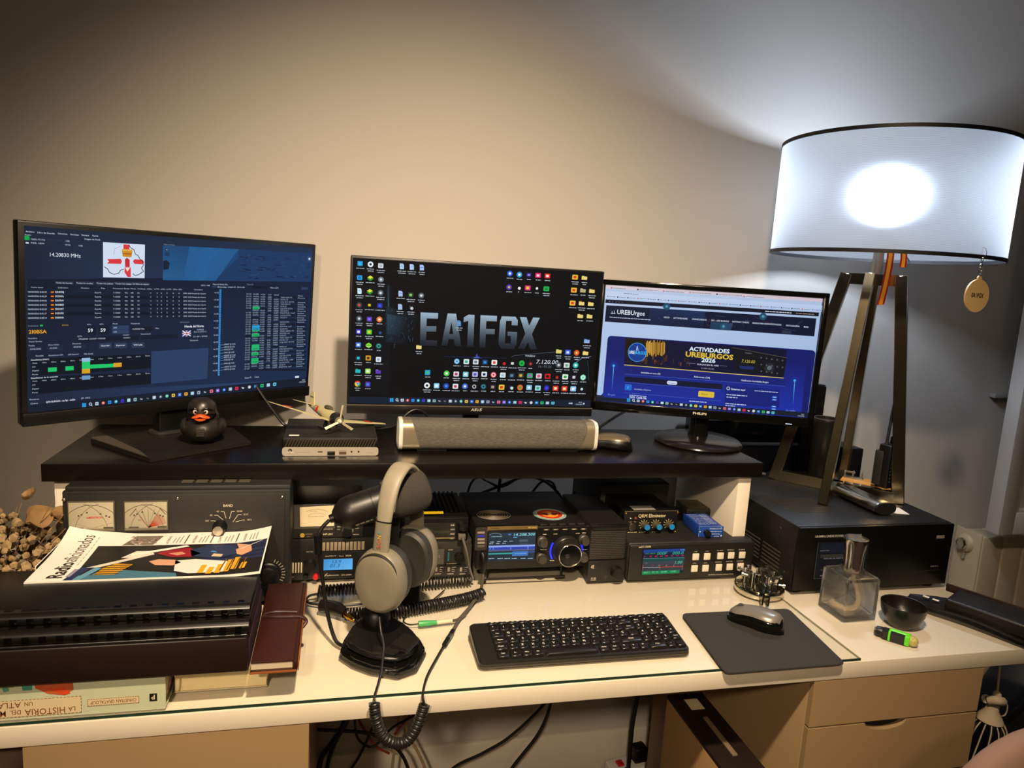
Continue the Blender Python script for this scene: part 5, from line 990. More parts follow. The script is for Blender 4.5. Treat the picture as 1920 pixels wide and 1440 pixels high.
s.rect(60, 470, 110, 500, '#6a655c', 2); s.build('keys', t, PRINT); obj('lower_trim', B(-.04, .028, -.0032, -.002, .0035, .0068, .0005), M('trim_champagne', '#9a8a6c', .35, .6), t)
obj('knob', lathe(bm_new(), [(.0001, 0), (.0092, 0), (.0085, .013), (.0001, .014)], (.049, -.002, .031), (0, -1, 0), 24), blk, t)
bm = box(bm_new(), .040, .055, -.014, -.002, .004, .016, .002); obj('microphone_plug', bm, M('plug_grey', '#5f584c', .5), t)
cable('microphone_lead', 'grey lead running down from the mobile radio front to the coiled cord', [(.248, .386, .087), (.256, .372, .06), (.262, .362, .03), (.268, .352, .012)], .003, M('grey_lead', '#4a453c', .5))

t = thing('voice_keyer_box', 'flat black box with a teal light and the number 400, below the mobile radio', 'power supply', (.205, .40, 0))
bm = box(bm_new(), -.085, .066, .003, .18, .004, .0765, .002)
for sx in (-.07, .04): box(bm, sx, sx+.02, .02, .04, .0003, .0045)
obj('case', bm, M('box_dark', '#2a2722', .5), t)
s = Sheet(((-121, 730), (791, 705), (763, 1193), (-142, 1228)), .13, .074, (-.065, .0028, .001))
s.rect(-100, 790, 780, 1070, '#2f2b26', 1); s.rr(228, 840, 392, 1052, 10, '#57504a', 2); s.rect(275, 925, 340, 932, '#a8a096', 3); s.rect(270, 950, 342, 957, '#a8a096', 3); s.rr(412, 830, 640, 1058, 8, '#23201c', 2); s.rect(150, 1010, 220, 1062, '#b5a78c', 2)
s.text(460, 856, 15, 'POWER', LIGHT, 3, width=66); s.text(440, 1054, 13, '8 AMPERES', LIGHT, 3, width=142); s.rect(-100, 1072, 770, 1218, '#1d1a17', 2)
s.text(100, 1200, 60, '-400', '#d8cdb8', 4, .006, width=116); s.words(170, 1108, 12, 44, LIGHT, 4)
for x in (290, 466, 640): s.rect(x-50, 1088, x+70, 1210, '#262320', 3); s.rr(x-14, 1095, x+14, 1155, 4, '#8f8678', 4); s.words(x+50, 1098, 12, 52, LIGHT, 4); s.words(x+46, 1130, 12, 34, LIGHT, 4); s.words(x+46, 1156, 12, 36, LIGHT, 4); s.words(x-20, 1194, 14, 86, LIGHT, 4)
s.build('panel_print', t, PRINT)
obj('indicator_light', box(bm_new(), .0175, .0211, -.0002, .003, .031, .0505, .0012), glow('teal_light', '#0f6a66', .7), t)
obj('knob', lathe(bm_new(), [(.0001, 0), (.0098, 0), (.0092, .013), (.0001, .0145)], (.041, .003, .0405), (0, -1, 0), 26), blk, t)

t = thing('transceiver', 'black desktop transceiver with a lit screen, big tuning knob and round top sticker', 'radio', (.39, .36, 0))
body = M('transceiver_black', '#191715', .42, noise=60)
def tilted(bm): bm.transform(Matrix.Rotation(math.radians(0), 4, 'X')); return bm
bm = box(bm_new(), -.116, .116, .012, .245, .028, .112, .004)
for x in (-.09, .075): box(bm, x, x+.02, .19, .21, .0003, .0285)
obj('case', bm, body, t); obj('front_panel', box(bm_new(), -.119, .119, -.004, .0125, .029, .1185, .005, 3), blk2, t)
sh = Sheet(((210, 410), (1482, 381), (1444, 838), (183, 884)), .236, .088, (-.118, -.0041, .030))
sh.rr(190, 405, 310, 660, 20, '#2a2622', 1); sh.rect(320, 396, 880, 428, '#6b5730', 2); sh.text(350, 422, 15, 'YAESU', '#3a3018', 3, .01, width=110); sh.text(590, 418, 13, 'HF/50MHz TRANSCEIVER', '#3a3018', 3, width=180); sh.text(775, 414, 14, 'FT-710', '#d8c48a', 3, .01, width=88)
for k in range(5): sh.rr(208, 452+k*38, 288, 472+k*38, 6, ('#2a22a8' if k == 1 else '#8a8172') if k < 4 else '#5a5348', 2)
for k in range(5): sh.rr(946+k*104, 420-k*1.5, 1016+k*104, 438-k*1.5, 5, '#3a352f', 2); sh.words(960+k*104, 434-k*2, 14, 40, LIGHT, 3)
for x, y in ((940, 486), (1060, 482), (1310, 474), (1380, 470)): sh.words(x, y, 13, 44, LIGHT, 3)
sh.words(912, 658, 13, 70, LIGHT, 3); sh.words(1380, 658, 13, 54, LIGHT, 3); sh.words(1020, 780, 13, 50, LIGHT, 3)
sh.build('panel_print', t, PRINT)
dp = obj('display', box(bm_new(), -.0965, .0035, -.0068, -.0035, .045, .113, .0012), blk, t)
s = Sheet(((325, 455), (852, 440), (842, 760), (322, 775)), .0965, .0595, (-.0955, -.0070, .0485)); s.full(['#26323c', '#2e3d48', '#22303e', '#1d2a34'])
s.text(592, 488, 30, '14.208.300', '#8fd0d8', 3, .012, width=250, shear=.15); s.ring(400, 560, 105, 3, '#9fb8c0', 3, 50, 130); s.words(350, 500, 12, 120, '#8fb0b8', 3); s.rect(540, 462, 570, 478, '#3f78b8', 3); s.rect(600, 498, 640, 510, '#4f9ac0', 3)
s.rect(668, 528, 762, 552, '#4a5a60', 3); s.rect(668, 570, 762, 578, '#3a4a54', 3)
for x, y in ((345, 560), (418, 556), (490, 552), (556, 550), (335, 580), (410, 578), (478, 574)): s.words(x, y, 13, 40, '#a8c0c8', 3)
s.rect(330, 600, 845, 640, '#2a3fb0', 3); s.rect(330, 598, 845, 603, '#8fa8e8', 4)
for x in (345, 378, 572, 764): s.rect(x, 600, x+6, 640, '#7a98e8', 4)
s.rect(330, 642, 845, 648, '#5a5a7a', 3); s.rect(330, 682, 600, 690, '#3a9a9a', 4); s.rect(594, 662, 768, 708, '#3f74c0', 4); s.words(620, 690, 14, 130, '#6fa0e0', 5); s.rect(690, 666, 846, 672, '#3a5a9a', 3)
for x in (335, 432, 510, 590, 690, 770): s.words(x, 746, 14, 62, '#a8c0c8', 3)
s.build('screen', dp, SCREEN)
kn = lathe(bm_new(), [(.0001, 0), (.0315, 0), (.030, .006), (.0275, .008), (.0262, .026), (.0245, .0285), (.0225, .0285), (.0215, .0275), (.0001, .0275)], (.0685, -.004, .066), (0, -1, 0), 48)
k_ = obj('tuning_knob', kn, M('knob_gunmetal', '#37332d', .3, .6), t)
obj('knob_face', lathe(bm_new(), [(.0001, .0280), (.0212, .0280), (.0205, .0286), (.0001, .0286)], (.0685, -.004, .066), (0, -1, 0), 40), gloss, k_); obj('knob_rim', tube(bm_new(), [(.0685+.0233*math.cos(a*PI/18), -.0328, .066+.0233*math.sin(a*PI/18)) for a in range(36)], .0009, 6, 1, False, True), chrome, k_); obj('finger_dimple', ball(bm_new(), (.0625, -.0326, .0645), .0048, .0008, .0048, 12), M('dimple', '#2b2824', .2), k_)
for a0 in (150, -30):
    pts = [(.0685+.0338*math.cos(math.radians(a0+a)), -.0052, .066+.0338*math.sin(math.radians(a0+a))) for a in range(0, 61, 6)]
    obj('blue_ring_light', tube(bm_new(), pts, .0019, 8, 1), glow('ring_blue', '#1c2af0', 1.5), t)
for x, z in ((.0195, .087), (.0195, .0525), (.1075, .0885), (.1075, .0525)):
    q = obj('knob', lathe(bm_new(), [(.0001, 0), (.0112, 0), (.0108, .007), (.0085, .0085), (.0078, .018), (.0001, .0185)], (x-.004, -.004, z), (0, -1, 0), 26), M('small_knob', '#3a352e', .4), t)
for k in range(5): obj('top_button', B(.012+k*.02, .026+k*.02, .0005, .008, .1180, .1196, .0005), dkgrey, t)
st = obj('sticker', lathe(bm_new(), [(.0001, .1121), (.036, .1121), (.036, .1124), (.0001, .1124)], (.055, .082, 0), (0, 0, 1), 40), M('sticker_rim', '#8fb0a8', .4), t)
s = Sheet(((-36, -36), (36, -36), (36, 36), (-36, 36)), .072, .072, (.055-.036, .082-.036, .1125), (1, 0, 0), (0, 1, 0)); s.disc(0, 0, 30, '#c8c8b0', 1, n=32); s.disc(0, 0, 27.5, '#c8321e', 2, n=32); s.disc(0, 2, 18, '#e89a1c', 3); s.poly(((-20, -2), (-8, -10), (0, 0), (8, -10), (20, -2), (10, 10), (0, 6), (-10, 10)), '#7a2f14', 4); s.disc(0, 1, 5, '#f0d08a', 5); s.build('emblem', st, PRINT)
bm = bm_new()
for r in (.006, .0105, .015, .0195, .024, .0285): tube(bm, [(-.067+r*1.25*math.cos(a*PI/16), .085+r*math.sin(a*PI/16), .1123) for a in range(32)], .0009, 5, 1, False, True)
obj('speaker_grille', bm, M('grille_tan', '#6f6350', .5), t)
bm = tube(bm_new(), [(-.094, .004, .03), (-.095, -.002, .012), (-.092, -.003, .0095), (.058, -.003, .0095), (.062, -.002, .012), (.063, .004, .03)], .0026, 8, 3); obj('tilt_bail', bm, M('bail_black', '#2a2723', .3, .6), t)
obj('jack_plug', cyl(bm_new(), (-.107, -.004, .062), (-.108, -.016, .05), .0045, .004, 14), blk, t)

t = thing('extension_speaker', 'small black speaker box with a mesh grille and one knob, right of the transceiver', 'speaker', (.544, .345, 0))
obj('case', B(-.040, .040, .003, .20, .001, .124, .003), body, t); obj('top_lip', B(-.040, .040, -.004, .004, .112, .124, .003), blk2, t)
obj('base_panel', B(-.041, .040, -.006, .004, .0003, .047, .003), body, t)
bm = bm_new()
for r in range(16):
    z = .0505+r*.0038
    for k in range(22):
        x = -.0372+k*.0034+(.0017 if r % 2 else 0)
        if x < .0378: box(bm, x-.00085, x+.00085, -.0012, .0008, z-.0007, z+.0007)
g_ = obj('grille', B(-.0392, .0392, -.0006, .0032, .048, .1118, .0006), M('grille_bed', '#0e0d0c', .6), t); obj('grille_mesh', bm, M('mesh_grey', '#4f483e', .5), g_)
obj('knob', lathe(bm_new(), [(.0001, 0), (.0128, 0), (.0122, .012), (.0112, .0135), (.0001, .0135)], (.0205, -.006, .0225), (0, -1, 0), 30), blk2, t)
obj('jack_socket', lathe(bm_new(), [(.002, 0), (.0045, 0), (.0045, .0012), (.002, .0012)], (-.002, -.006, .013), (0, -1, 0), 18), dkgrey, t)
s = Sheet(((1453, 779), (1864, 765), (1842, 1006), (1433, 1023)), .081, .047, (-.041, -.0062, .0003)); s.line([(1478, 850), (1490, 826), (1512, 822)], 8, LIGHT, 2); s.line([(1480, 840), (1512, 838)], 6, LIGHT, 2); s.line([(1480, 850), (1510, 854)], 6, LIGHT, 2); s.text(1474, 976, 16, 'SP-40', LIGHT, 2, .01, width=56); s.rect(1474, 984, 1530, 988, LIGHT, 2); s.build('panel_print', t, PRINT)

t = thing('antenna_tuner', 'wide low black antenna tuner with a colour display and ten white buttons', 'antenna tuner', (.732, .335, 0))
bm = box(bm_new(), -.144, .145, .006, .235, .003, .083, .006, 3)
for sx in (-.125, .105): box(bm, sx, sx+.02, .02, .04, .0003, .0035); box(bm, sx, sx+.02, .19, .21, .0003, .0035)
obj('case', bm, matblk, t); obj('front_panel', box(bm_new(), -.143, .144, -.001, .0065, .003, .0815, .005, 3), M('tuner_panel', '#171512', .42), t)
sh = Sheet(((263, 649), (1765, 604), (1715, 1027), (223, 1091)), .288, .080, (-.144, -.0012, .002))
sh.text(365, 682, 20, 'mAT-1500R', '#d8cdb2', 2, .015, width=148); sh.text(1200, 1014, 15, 'HF-50MHz Automatic Antenna Tuner', LIGHT, 2, width=300)
sh.build('panel_print', t, PRINT)
for i, (x, y) in enumerate(((1046, 788), (1182, 784), (1342, 776), (1470, 770), (1602, 766), (1030, 928), (1162, 924), (1322, 914), (1453, 908), (1582, 902))):
    a, b = sh.m(x, y); a -= .144; bt = obj('button', box(bm_new(), a-.0072, a+.0072, -.004, -.0008, b+.002-.0072, b+.002+.0072, .0008), M('button_white', '#d8cdb8', .4), t)
    s = Sheet(((263, 649), (1765, 604), (1715, 1027), (223, 1091)), .288, .080, (-.144, -.0012, .002)); s.text(x-18 if i % 5 < 2 else x-42, y-54, 13, ('L/UP', 'C/UP', 'TX ANT', 'BYPASS', 'TUNE', 'L/DN', 'C/DN', 'MODE', 'ANT SEL', 'POWER')[i], LIGHT, 2, width=40 if i % 5 < 2 else 78); s.build('button_print', bt, PRINT)
dp = obj('display', B(-.115, -.0195, -.0022, -.0008, .016, .0725, .0006), gloss, t)
s = Sheet(((388, 700), (912, 684), (888, 975), (378, 996)), .094, .0545, (-.1142, -.0024, .017)); s.full(['#101c34', '#142344', '#15202a', '#17222a'])
s.rect(390, 700, 910, 722, '#1c3f8a', 2); s.text(846, 706, 11, '12:26', '#8fb8e0', 3, width=60)
s.rect(392, 804, 905, 826, '#0f4a42', 2); s.grad([(392, 828), (904, 815), (892, 940), (384, 958)], ['#3a3f46', '#3a4048', '#33383e', '#2f3439'], 2)
s.text(410, 756, 16, 'PWR: 0000W', '#3f9a70', 3, width=130); s.text(556, 762, 34, '000F', '#3fb89a', 3, width=132, shear=.2); s.text(750, 757, 34, '000.0', '#3fb89a', 3, width=140, shear=.2)
for k in range(8): s.text(400+k*66, 790-k*2, 17, str(k*200) if k else '0', '#c82a3a', 3, .01, width=34 if k else 14)
s.line([(392, 806), (905, 794)], 3, '#8f98a8', 3); s.text(420, 866, 11, 'SWR', '#8f98a8', 3, width=26); s.text(774, 868, 32, '1.00', '#4fd09a', 3, width=104, shear=.2)
s.line([(390, 914), (600, 908)], 4, '#c8c8c8', 3); s.line([(600, 908), (880, 898)], 6, '#c83a3a', 4)
for x, tt in ((405, '1'), (500, '1.5'), (585, '2'), (676, '3'), (770, '5')): s.text(x, 895, 15, tt, '#e0a06a' if x > 550 else '#a83a3a', 4, .01)
for x in (392, 604, 880): s.line([(x, 940), (x+2, 880)], 3, '#c86a5a', 4)
for k, tt in enumerate(('ANT 1', 'PIT 1W', 'DIR', '1 WARP')): s.rect(384+k*108, 955-k*4, 488+k*120, 992-k*5, '#1c7a4a', 4); s.text(404+k*108, 982-k*5, 20, tt, '#6fe0a0', 5, width=76)
s.build('screen', dp, SCREEN)

t = thing('noise_eliminator', 'small black box with three blue pointed knobs and bold white title, on the tuner', 'noise eliminator', (.66, .40, .0834))
obj('case', B(-.058, .058, .002, .15, .0003, .045, .001), blk, t); obj('front_panel', B(-.062, .062, -.0008, .002, .0003, .048, .0004), M('eliminator_panel', '#12110f', .4), t)
s = Sheet(((198, 252), (838, 240), (813, 488), (176, 504)), .124, .047, (-.062, -.001, .0005))
s.text(358, 326, 40, 'QRM Eliminator', '#d8c9a0', 2, .012, width=334); s.line([(200, 254), (840, 242)], 3, '#8f8468', 2)
for x, w_, tt in ((230, 98, 'POWER'), (364, 60, 'PHASE'), (514, 60, 'GAIN'), (666, 62, 'GAIN')): s.text(x, 516, 19, tt, '#d8c9a0', 2, .012, width=w_+20)
for x, y in ((430, 412), (574, 408), (724, 405)):
    for k in range(9): a = math.radians(-40+k*32.5); s.line([(x+46*math.cos(a), y-46*math.sin(a)), (x+64*math.cos(a), y-64*math.sin(a))], 6, '#c8b98f', 2)
s.text(244, 384, 11, 'ON', '#c8b98f', 2, width=34); s.text(306, 382, 11, 'TX', '#c8b98f', 2, width=28); s.build('panel_print', t, PRINT)
for x, y in ((430, 412), (574, 408), (724, 405)):
    a, b = s.m(x, y); q = obj('knob', lathe(bm_new(), [(.0001, 0), (.0088, 0), (.0080, .004), (.0068, .0045), (.0064, .017), (.0001, .017)], (a-.062, -.001, b+.0005), (0, -1, 0), 22), M('knob_olive', '#4a4330', .4), t)
    obj('knob_cap', lathe(bm_new(), [(.0001, .017), (.0062, .017), (.0058, .0185), (.0001, .0185)], (a-.062, -.001, b+.0005), (0, -1, 0), 22), M('knob_blue', '#1f7fc4', .4), q)
a, b = s.m(286, 438); obj('power_button', lathe(bm_new(), [(.0001, 0), (.0086, 0), (.0082, .0035), (.007, .004), (.0001, .0036)], (a-.062, -.001, b+.0005), (0, -1, 0), 24), steel, t)
for x, y, c_ in ((270, 340, steel), (328, 336, M('led_red_off', '#6a2a24', .3))): a, b = s.m(x, y); obj('indicator_light', ball(bm_new(), (a-.062, -.0015, b+.0005), .0036, .0026, .0036, 12), c_, t)
for x, y in ((216, 278), (838, 268), (806, 502), (196, 500)): a, b = s.m(x, y); obj('panel_screw', ball(bm_new(), (a-.062, -.0012, b+.0008), .0028, .0016, .0028, 10), goldm, t)
obj('label_sticker', B(-.035, .016, .012, .04, .0451, .0454), M('sticker_grey', '#8f8c84', .5), t)
t = thing('preamplifier', 'small blue metal box with one black knob, on the right side of the tuner', 'preamplifier', (.784, .362, .0834), -.05)
bl = M('blue_enamel', '#1c3d8f', .38, noise=30); obj('case', B(-.0275, .0275, .001, .085, .0003, .0235, .001), bl, t); obj('front_panel', B(-.0285, .0285, -.0015, .001, .0003, .0245, .0005), M('blue_panel', '#1d4596', .35), t)
s = Sheet(((1075, 462), (1360, 450), (1362, 574), (1070, 594)), .057, .024, (-.0285, -.0017, .0005)); s.text(1200, 492, 16, 'Wideband LNA', '#b8c8e8', 2, .01, width=150); s.words(1214, 522, 13, 130, '#b8c8e8', 2); s.words(1212, 552, 13, 120, '#b8c8e8', 2); s.words(1258, 576, 11, 60, '#b8c8e8', 2); s.text(1326, 470, 9, 'RF', '#b8c8e8', 2); s.line([(1076, 464), (1072, 590)], 3, '#8fa8d8', 2); s.line([(1076, 464), (1358, 452)], 3, '#8fa8d8', 2); s.disc(1090, 526, 8, '#c8d4e8', 3); s.disc(1340, 560, 10, '#c8d4e8', 3); s.build('panel_print', t, PRINT)
s = Sheet(((0, 0), (55, 0), (55, 84), (0, 84)), .055, .084, (-.0275, .001, .0236), (1, 0, 0), (0, 1, 0))
for k in range(9): s.words(4+k % 2, 12+k*8, 4, 24, '#9fb0d8', 2); s.words(31, 14+k*7, 4, 18, '#b8c4e0', 2)
s.rect(29, 10, 52, 70, '#2c4a94', 1); s.build('top_print', t, PRINT)
obj('knob', lathe(bm_new(), [(.0001, 0), (.0068, 0), (.0062, .012), (.0001, .0125)], (-.0105, -.0016, .011), (0, -1, 0), 20), blk, t)
t = thing('module_box', 'small vented metal module standing behind the blue box on the tuner', 'electronic module', (.815, .495, .0834), -.1)
obj('case', B(-.032, .032, -.03, .04, .0003, .026, .002), dkgrey, t)
bm = bm_new()
for k in range(6): box(bm, -.028, .028, -.026+k*.011, -.021+k*.011, .0262, .0275)
obj('top_ribs', bm, M('rib_brass', '#7a6c4c', .4, .7), t)
for x in (-.018, .0, .018): obj('socket', B(x-.005, x+.005, -.0308, -.0298, .006, .018), M('socket_dark', '#0b0a09', .6), t)
tag(obj('equipment_box', B(-.085, .085, -.10, .10, .0002, .153, .003), matblk, None, (.675, .625, 0)), 'plain black equipment box standing far back behind the noise eliminator', 'box')

# big amplifier at the right
t = thing('power_amplifier', 'large black power amplifier with small front screen, carrying the lamp at the right', 'amplifier', (1.104, .247, -.004))
am = M('amp_black', '#0d0c0a', .5, noise=300, bump=.1, bscale=1500, amt=.1)
bm = box(bm_new(), -.190, .190, .006, .40, .012, .149, .003)
obj('case', bm, am, t); obj('front_panel', box(bm_new(), -.190, .190, -.002, .0065, .012, .148, .002), M('amp_front', '#060505', .4, spec=.3), t)
for x in (-.165, .165):
    for y in (.035, .37): obj('foot', lathe(bm_new(), [(.0001, .0002), (.020, .0002), (.018, .0125), (.0001, .0125)], (x, y, 0), (0, 0, 1), 20), rubber, t)
s = Sheet(((526, 422), (1478, 398), (1417, 770), (474, 816)), .377, .137, (-.188, -.0024, .012))
s.text(610, 484, 14, '1.8-54MHz LINEAR POWER AMPLIFIER 1200S', '#b8b2a6', 2, .012, width=294); s.build('title_print', t, PRINT)
for q in (0, 1):
    s = Sheet(((526, 422), (1478, 398), (1417, 770), (474, 816)), .377, .137, (-.188, -.0024, .012))
    if q: s.words(1326, 664, 12, 46, '#6a665e', 2)
    else: s.rr(1365, 470, 1412, 488, 4, '#7a766e', 2)
    s.build('badge', t, PRINT)
obj('door_line', B(.098, .172, -.0026, -.002, .0445, .0452), M('line_grey', '#23211e', .5), t)
dp = obj('display', B(-.145, -.02, -.0035, -.002, .036, .118, .0006), gloss, t)
s = Sheet(((604, 500), (930, 490), (900, 680), (580, 696)), .123, .080, (-.144, -.0037, .037)); s.full(['#0b0d12', '#0a0c10', '#08090c', '#0c0d10']); s.line([(604, 502), (582, 694)], 3, '#3a3832', 2); s.line([(582, 694), (760, 684)], 3, '#3a3832', 2)
s.rect(625, 515, 675, 550, '#10151f', 2); s.words(616, 548, 10, 60, '#4a4a48', 3); s.rect(686, 505, 820, 552, '#0f1420', 2); s.words(640, 590, 12, 170, '#4f4f50', 3); s.rect(620, 566, 840, 574, '#2c2822', 3); s.words(620, 650, 10, 40, '#3a3834', 3); s.words(620, 680, 12, 90, '#5a564e', 3); s.build('screen', dp, SCREEN)
bm = bm_new()
for k in range(13): box(bm, -.148+.0, -.035, .085+k*.0075, .088+k*.0075, .149, .1497)
obj('top_vents', bm, M('vent_line', '#2f2a22', .5), t)
bm = bm_new()
for g in (0, .075):
    for k in range(6): box(bm, -.1906, -.1900, .05+g, .115+g, .03+k*.0085, .0325+k*.0085)
obj('side_vents', bm, M('vent_line_side', '#4a443b', .5), t)
for y, z in ((.06, .125), (.20, .09), (.03, .04)): obj('case_screw', ball(bm_new(), (-.1902, y, z), .0012, .0028, .0028, 10), dkgrey, t)

# ---------------------------------------------------------------- microphone, headphones, cords
t = thing('desk_microphone', 'black desk microphone with dark foam head on a wedge-shaped black base', 'microphone', (.07, .155, 0))
def lc_(p): return (p[0]-.07, p[1]-.155)
out = [(.016, .145), (.011, .109), (.030, .082), (.056, .060), (.097, .042), (.126, .056), (.146, .105), (.140, .140), (.126, .172), (.087, .223), (.060, .222), (.034, .200)]
cx_, cy_ = .078, .125
def inset(k): return [lc_((cx_+(x-cx_)*k, cy_+(y-cy_)*k+.004*(1-k)*8)) for x, y in out]
bm = prism(bm_new(), [lc_(p) for p in out], .0003, .013, .004, seg=3); bs = obj('base', bm, gloss, t)
obj('base_deck', prism(bm_new(), inset(.86), .0128, .024, .005, seg=3), M('base_black', '#100f0e', .32), t)
obj('base_rim', prism(bm_new(), inset(1.02), .0004, .0035, .001), M('base_rim_grey', '#3a362f', .5), t)
bm = prism(bm_new(), [lc_(p) for p in ((.112, .066), (.138, .104), (.112, .126), (.084, .088))], .024, .031, .003); obj('talk_bar', bm, M('talk_key', '#1a1815', .35), t)
bm = prism(bm_new(), [lc_(p) for p in ((.060, .076), (.094, .066), (.104, .074), (.082, .088), (.062, .096))], .024, .0275, .001); obj('side_key', bm, M('talk_key', '#1a1815', .35), t)
p_ = [lc_(q) for q in ((.082, .0885), (.1045, .0745), (.0945, .0655))]; obj('key_edge', tube(bm_new(), [(x, y, .0277) for x, y in p_], .0008, 6, 1), chrome, t)
bm = lathe(bm_new(), [(.0001, .022), (.026, .022), (.024, .036), (.016, .045), (.009, .047), (.0001, .047)], (.0, .035, 0), (0, 0, 1), 28); obj('collar', bm, blk, t)
obj('stem', cyl(bm_new(), (0, .035, .045), (0, .035, .20), .0068, n=20), chrome, t)
P1, P2 = Vector((-.074, .020, .209)), Vector((.083, .050, .253)); ax = (P2-P1).normalized()
bm = lathe(bm_new(), [(.0001, 0), (.009, 0), (.011, .001), (.019, .008), (.0265, .02), (.0275, .03), (.0275, .062), (.0268, .0625), (.0268, .0635), (.0275, .064), (.0275, .10), (.0001, .10)], P1, ax, 40); mb = obj('microphone_body', bm, M('mic_black_satin', '#171513', .40, .2), t)
bm = lathe(bm_new(), [(.0001, .085), (.030, .086), (.0335, .094), (.036, .11), (.037, .13), (.036, .146), (.0325, .156), (.024, .1615), (.01, .163), (.0001, .1632)], P1, ax, 40); obj('foam_windscreen', bm, M('grey_foam', '#3c3731', .95, noise=400, amt=.35, bump=.9, bscale=1500), t)
fr_ = frame(P1+ax*.012+ax.cross(Vector((0, 1, 0))).normalized()*0, ax, ax.cross(Vector((0, -1, 0)).cross(ax)) if False else Vector((0, 0, 1)))
upv = Vector((0, 0, 1)); upv = (upv-ax*upv.dot(ax)).normalized(); fw = ax.cross(upv)      # towards the viewer
s = Sheet(((0, 0), (100, 0), (100, 20), (0, 20)), .05, .010, P1+ax*.026+fw*.0278*math.cos(.45)-upv*(.0278*math.sin(.45)+.005), ax, (upv*math.cos(.45)+fw*math.sin(.45)), e=.0002)
s.words(4, 15, 11, 56, '#8a8276', 2); s.rect(72, 5, 82, 16, '#8a8276', 2); s.rect(78, 7, 84, 14, '#1e1c1a', 3); s.build('body_lettering', mb, PRINT)
bm = box(bm_new(), .006, .034, .03, .054, .148, .215, .004); obj('yoke', bm, blk, t); obj('yoke_screw', lathe(bm_new(), [(.0001, 0), (.0085, 0), (.0085, .006), (.006, .010), (.0001, .010)], (.006, .03, .160), (-.4, -1, .2), 20), chrome, t)
bm = cyl(bm_new(), P1-ax*.006, P1+ax*.002, .0065, .008, 16); obj('cable_socket', bm, blk, t)
cable('microphone_cable', 'black cable hanging from the desk microphone tail to the left of its base', [(-.010, .173, .206), (-.021, .172, .194), (-.027, .170, .178), (-.024, .170, .15), (-.018, .169, .103), (-.009, .165, .047), (.004, .150, .010), (.018, .135, .006)], .0032)
tag(obj('cable_joint', cyl(bm_new(), (0, 0, 0), (.002, 0, -.032), .0068, .0055, 16), blk, None, (-.0275, .1700, .183)), 'black moulded joint on the microphone cable in front of the power meter', 'cable joint')

t = thing('headphones', 'grey over-ear headphones hung over the desk microphone', 'headphones', (.104, .178, 0), -.557)
hpm = M('warm_grey_plastic', '#77705f', .42, noise=40); hpl = M('headband_leather', '#8b8371', .5, noise=50, bump=.05, bscale=300); cus = M('cushion_dark', '#2c2925', .55)
def bandring(y, z, ny, nz, hw, ht, n=18): return [(hw*math.copysign(abs(math.cos(2*PI*k/n))**.7, math.cos(2*PI*k/n)), y+ny*ht*math.sin(2*PI*k/n), z+nz*ht*math.sin(2*PI*k/n)) for k in range(n)]
path = smooth_pts([(0, -.056, .218), (0, -.049, .248), (0, -.032, .279), (0, 0, .2945), (0, .032, .279), (0, .049, .248), (0, .056, .218)], 6)
def sweep(P, hw, ht):
    R = []
    for i, p in enumerate(P):
        d = (P[min(i+1, len(P)-1)]-P[max(i-1, 0)]).normalized(); k = i/(len(P)-1); R.append(bandring(p.y, p.z, -d.z, d.y, hw(k), ht(k)))
    return loft(bm_new(), R)
obj('headband', sweep(path, lambda k: .0125+.0045*math.sin(PI*k), lambda k: .0062), hpl, t)
obj('headband_cushion', sweep([Vector((0, p.y*.86, .2945-(.2945-p.z)*.96-.0075)) for p in path[4:-4]], lambda k: .0125, lambda k: .005), M('cushion_grey', '#6e6757', .6), t)
for sg_ in (-1, 1):
    ap = [Vector((0, sg_*y, z)) for y, z in ((.0575, .2155), (.0615, .19), (.0645, .165), (.0665, .148))]
    obj('slider_arm', sweep(ap, lambda k: .0135+.001*k, lambda k: .0058), hpm, t); obj('hinge', cyl(bm_new(), (0, sg_*.0668, .152), (0, sg_*.0672, .130), .0105, .0095, 20), hpm, t)
    z0 = .121
    def cup(d): return [[(.0435*sc*math.copysign(abs(math.cos(2*PI*k/40))**.92, math.cos(2*PI*k/40)), sg_*yy, z0+.0535*sc*math.copysign(abs(math.sin(2*PI*k/40))**.92, math.sin(2*PI*k/40))) for k in range(40)] for sc, yy in d]
    sh_ = obj('ear_cup', loft(bm_new(), cup(((.80, .048), (.97, .050), (1.0, .058), (.97, .068), (.90, .0745), (.80, .0775), (.40, .0785), (.02, .0786)))), hpm, t)
    slot = [(.0365*math.cos(math.radians(a)), sg_*(.0745), z0+.0115+.0355*math.sin(math.radians(a))) for a in range(8, 173, 6)]
    obj('slot', tube(bm_new(), slot, lambda k: .0002+.0024*math.sin(PI*k), 6, 1), M('slot_dark', '#1c1815', .6), sh_)
    obj('ear_cushion', loft(bm_new(), cup(((.60, .030), (.84, .0275), (.94, .032), (.96, .042), (.93, .049), (.6, .049)))), cus, t)
s = Sheet(((0, 0), (40, 0), (40, 10), (0, 10)), .030, .0075, (.0, -.0705, .160), (0, -.12, -1), (-1, 0, 0), e=.0003)
s = Sheet(((0, 0), (40, 0), (40, 10), (0, 10)), .030, .0078, (.0038, -.0702, .177), (0, .1, 1), (-1, 0, 0), e=.0004)
for k, (g, cc) in enumerate(zip('SONY', ('#a84a3a', '#c8522a', '#c89a3a', '#4a8a9a'))): s.text(1+k*10, 9, 8, g, cc, 2, .01, width=8)
s.build('maker_lettering', t, PRINT)

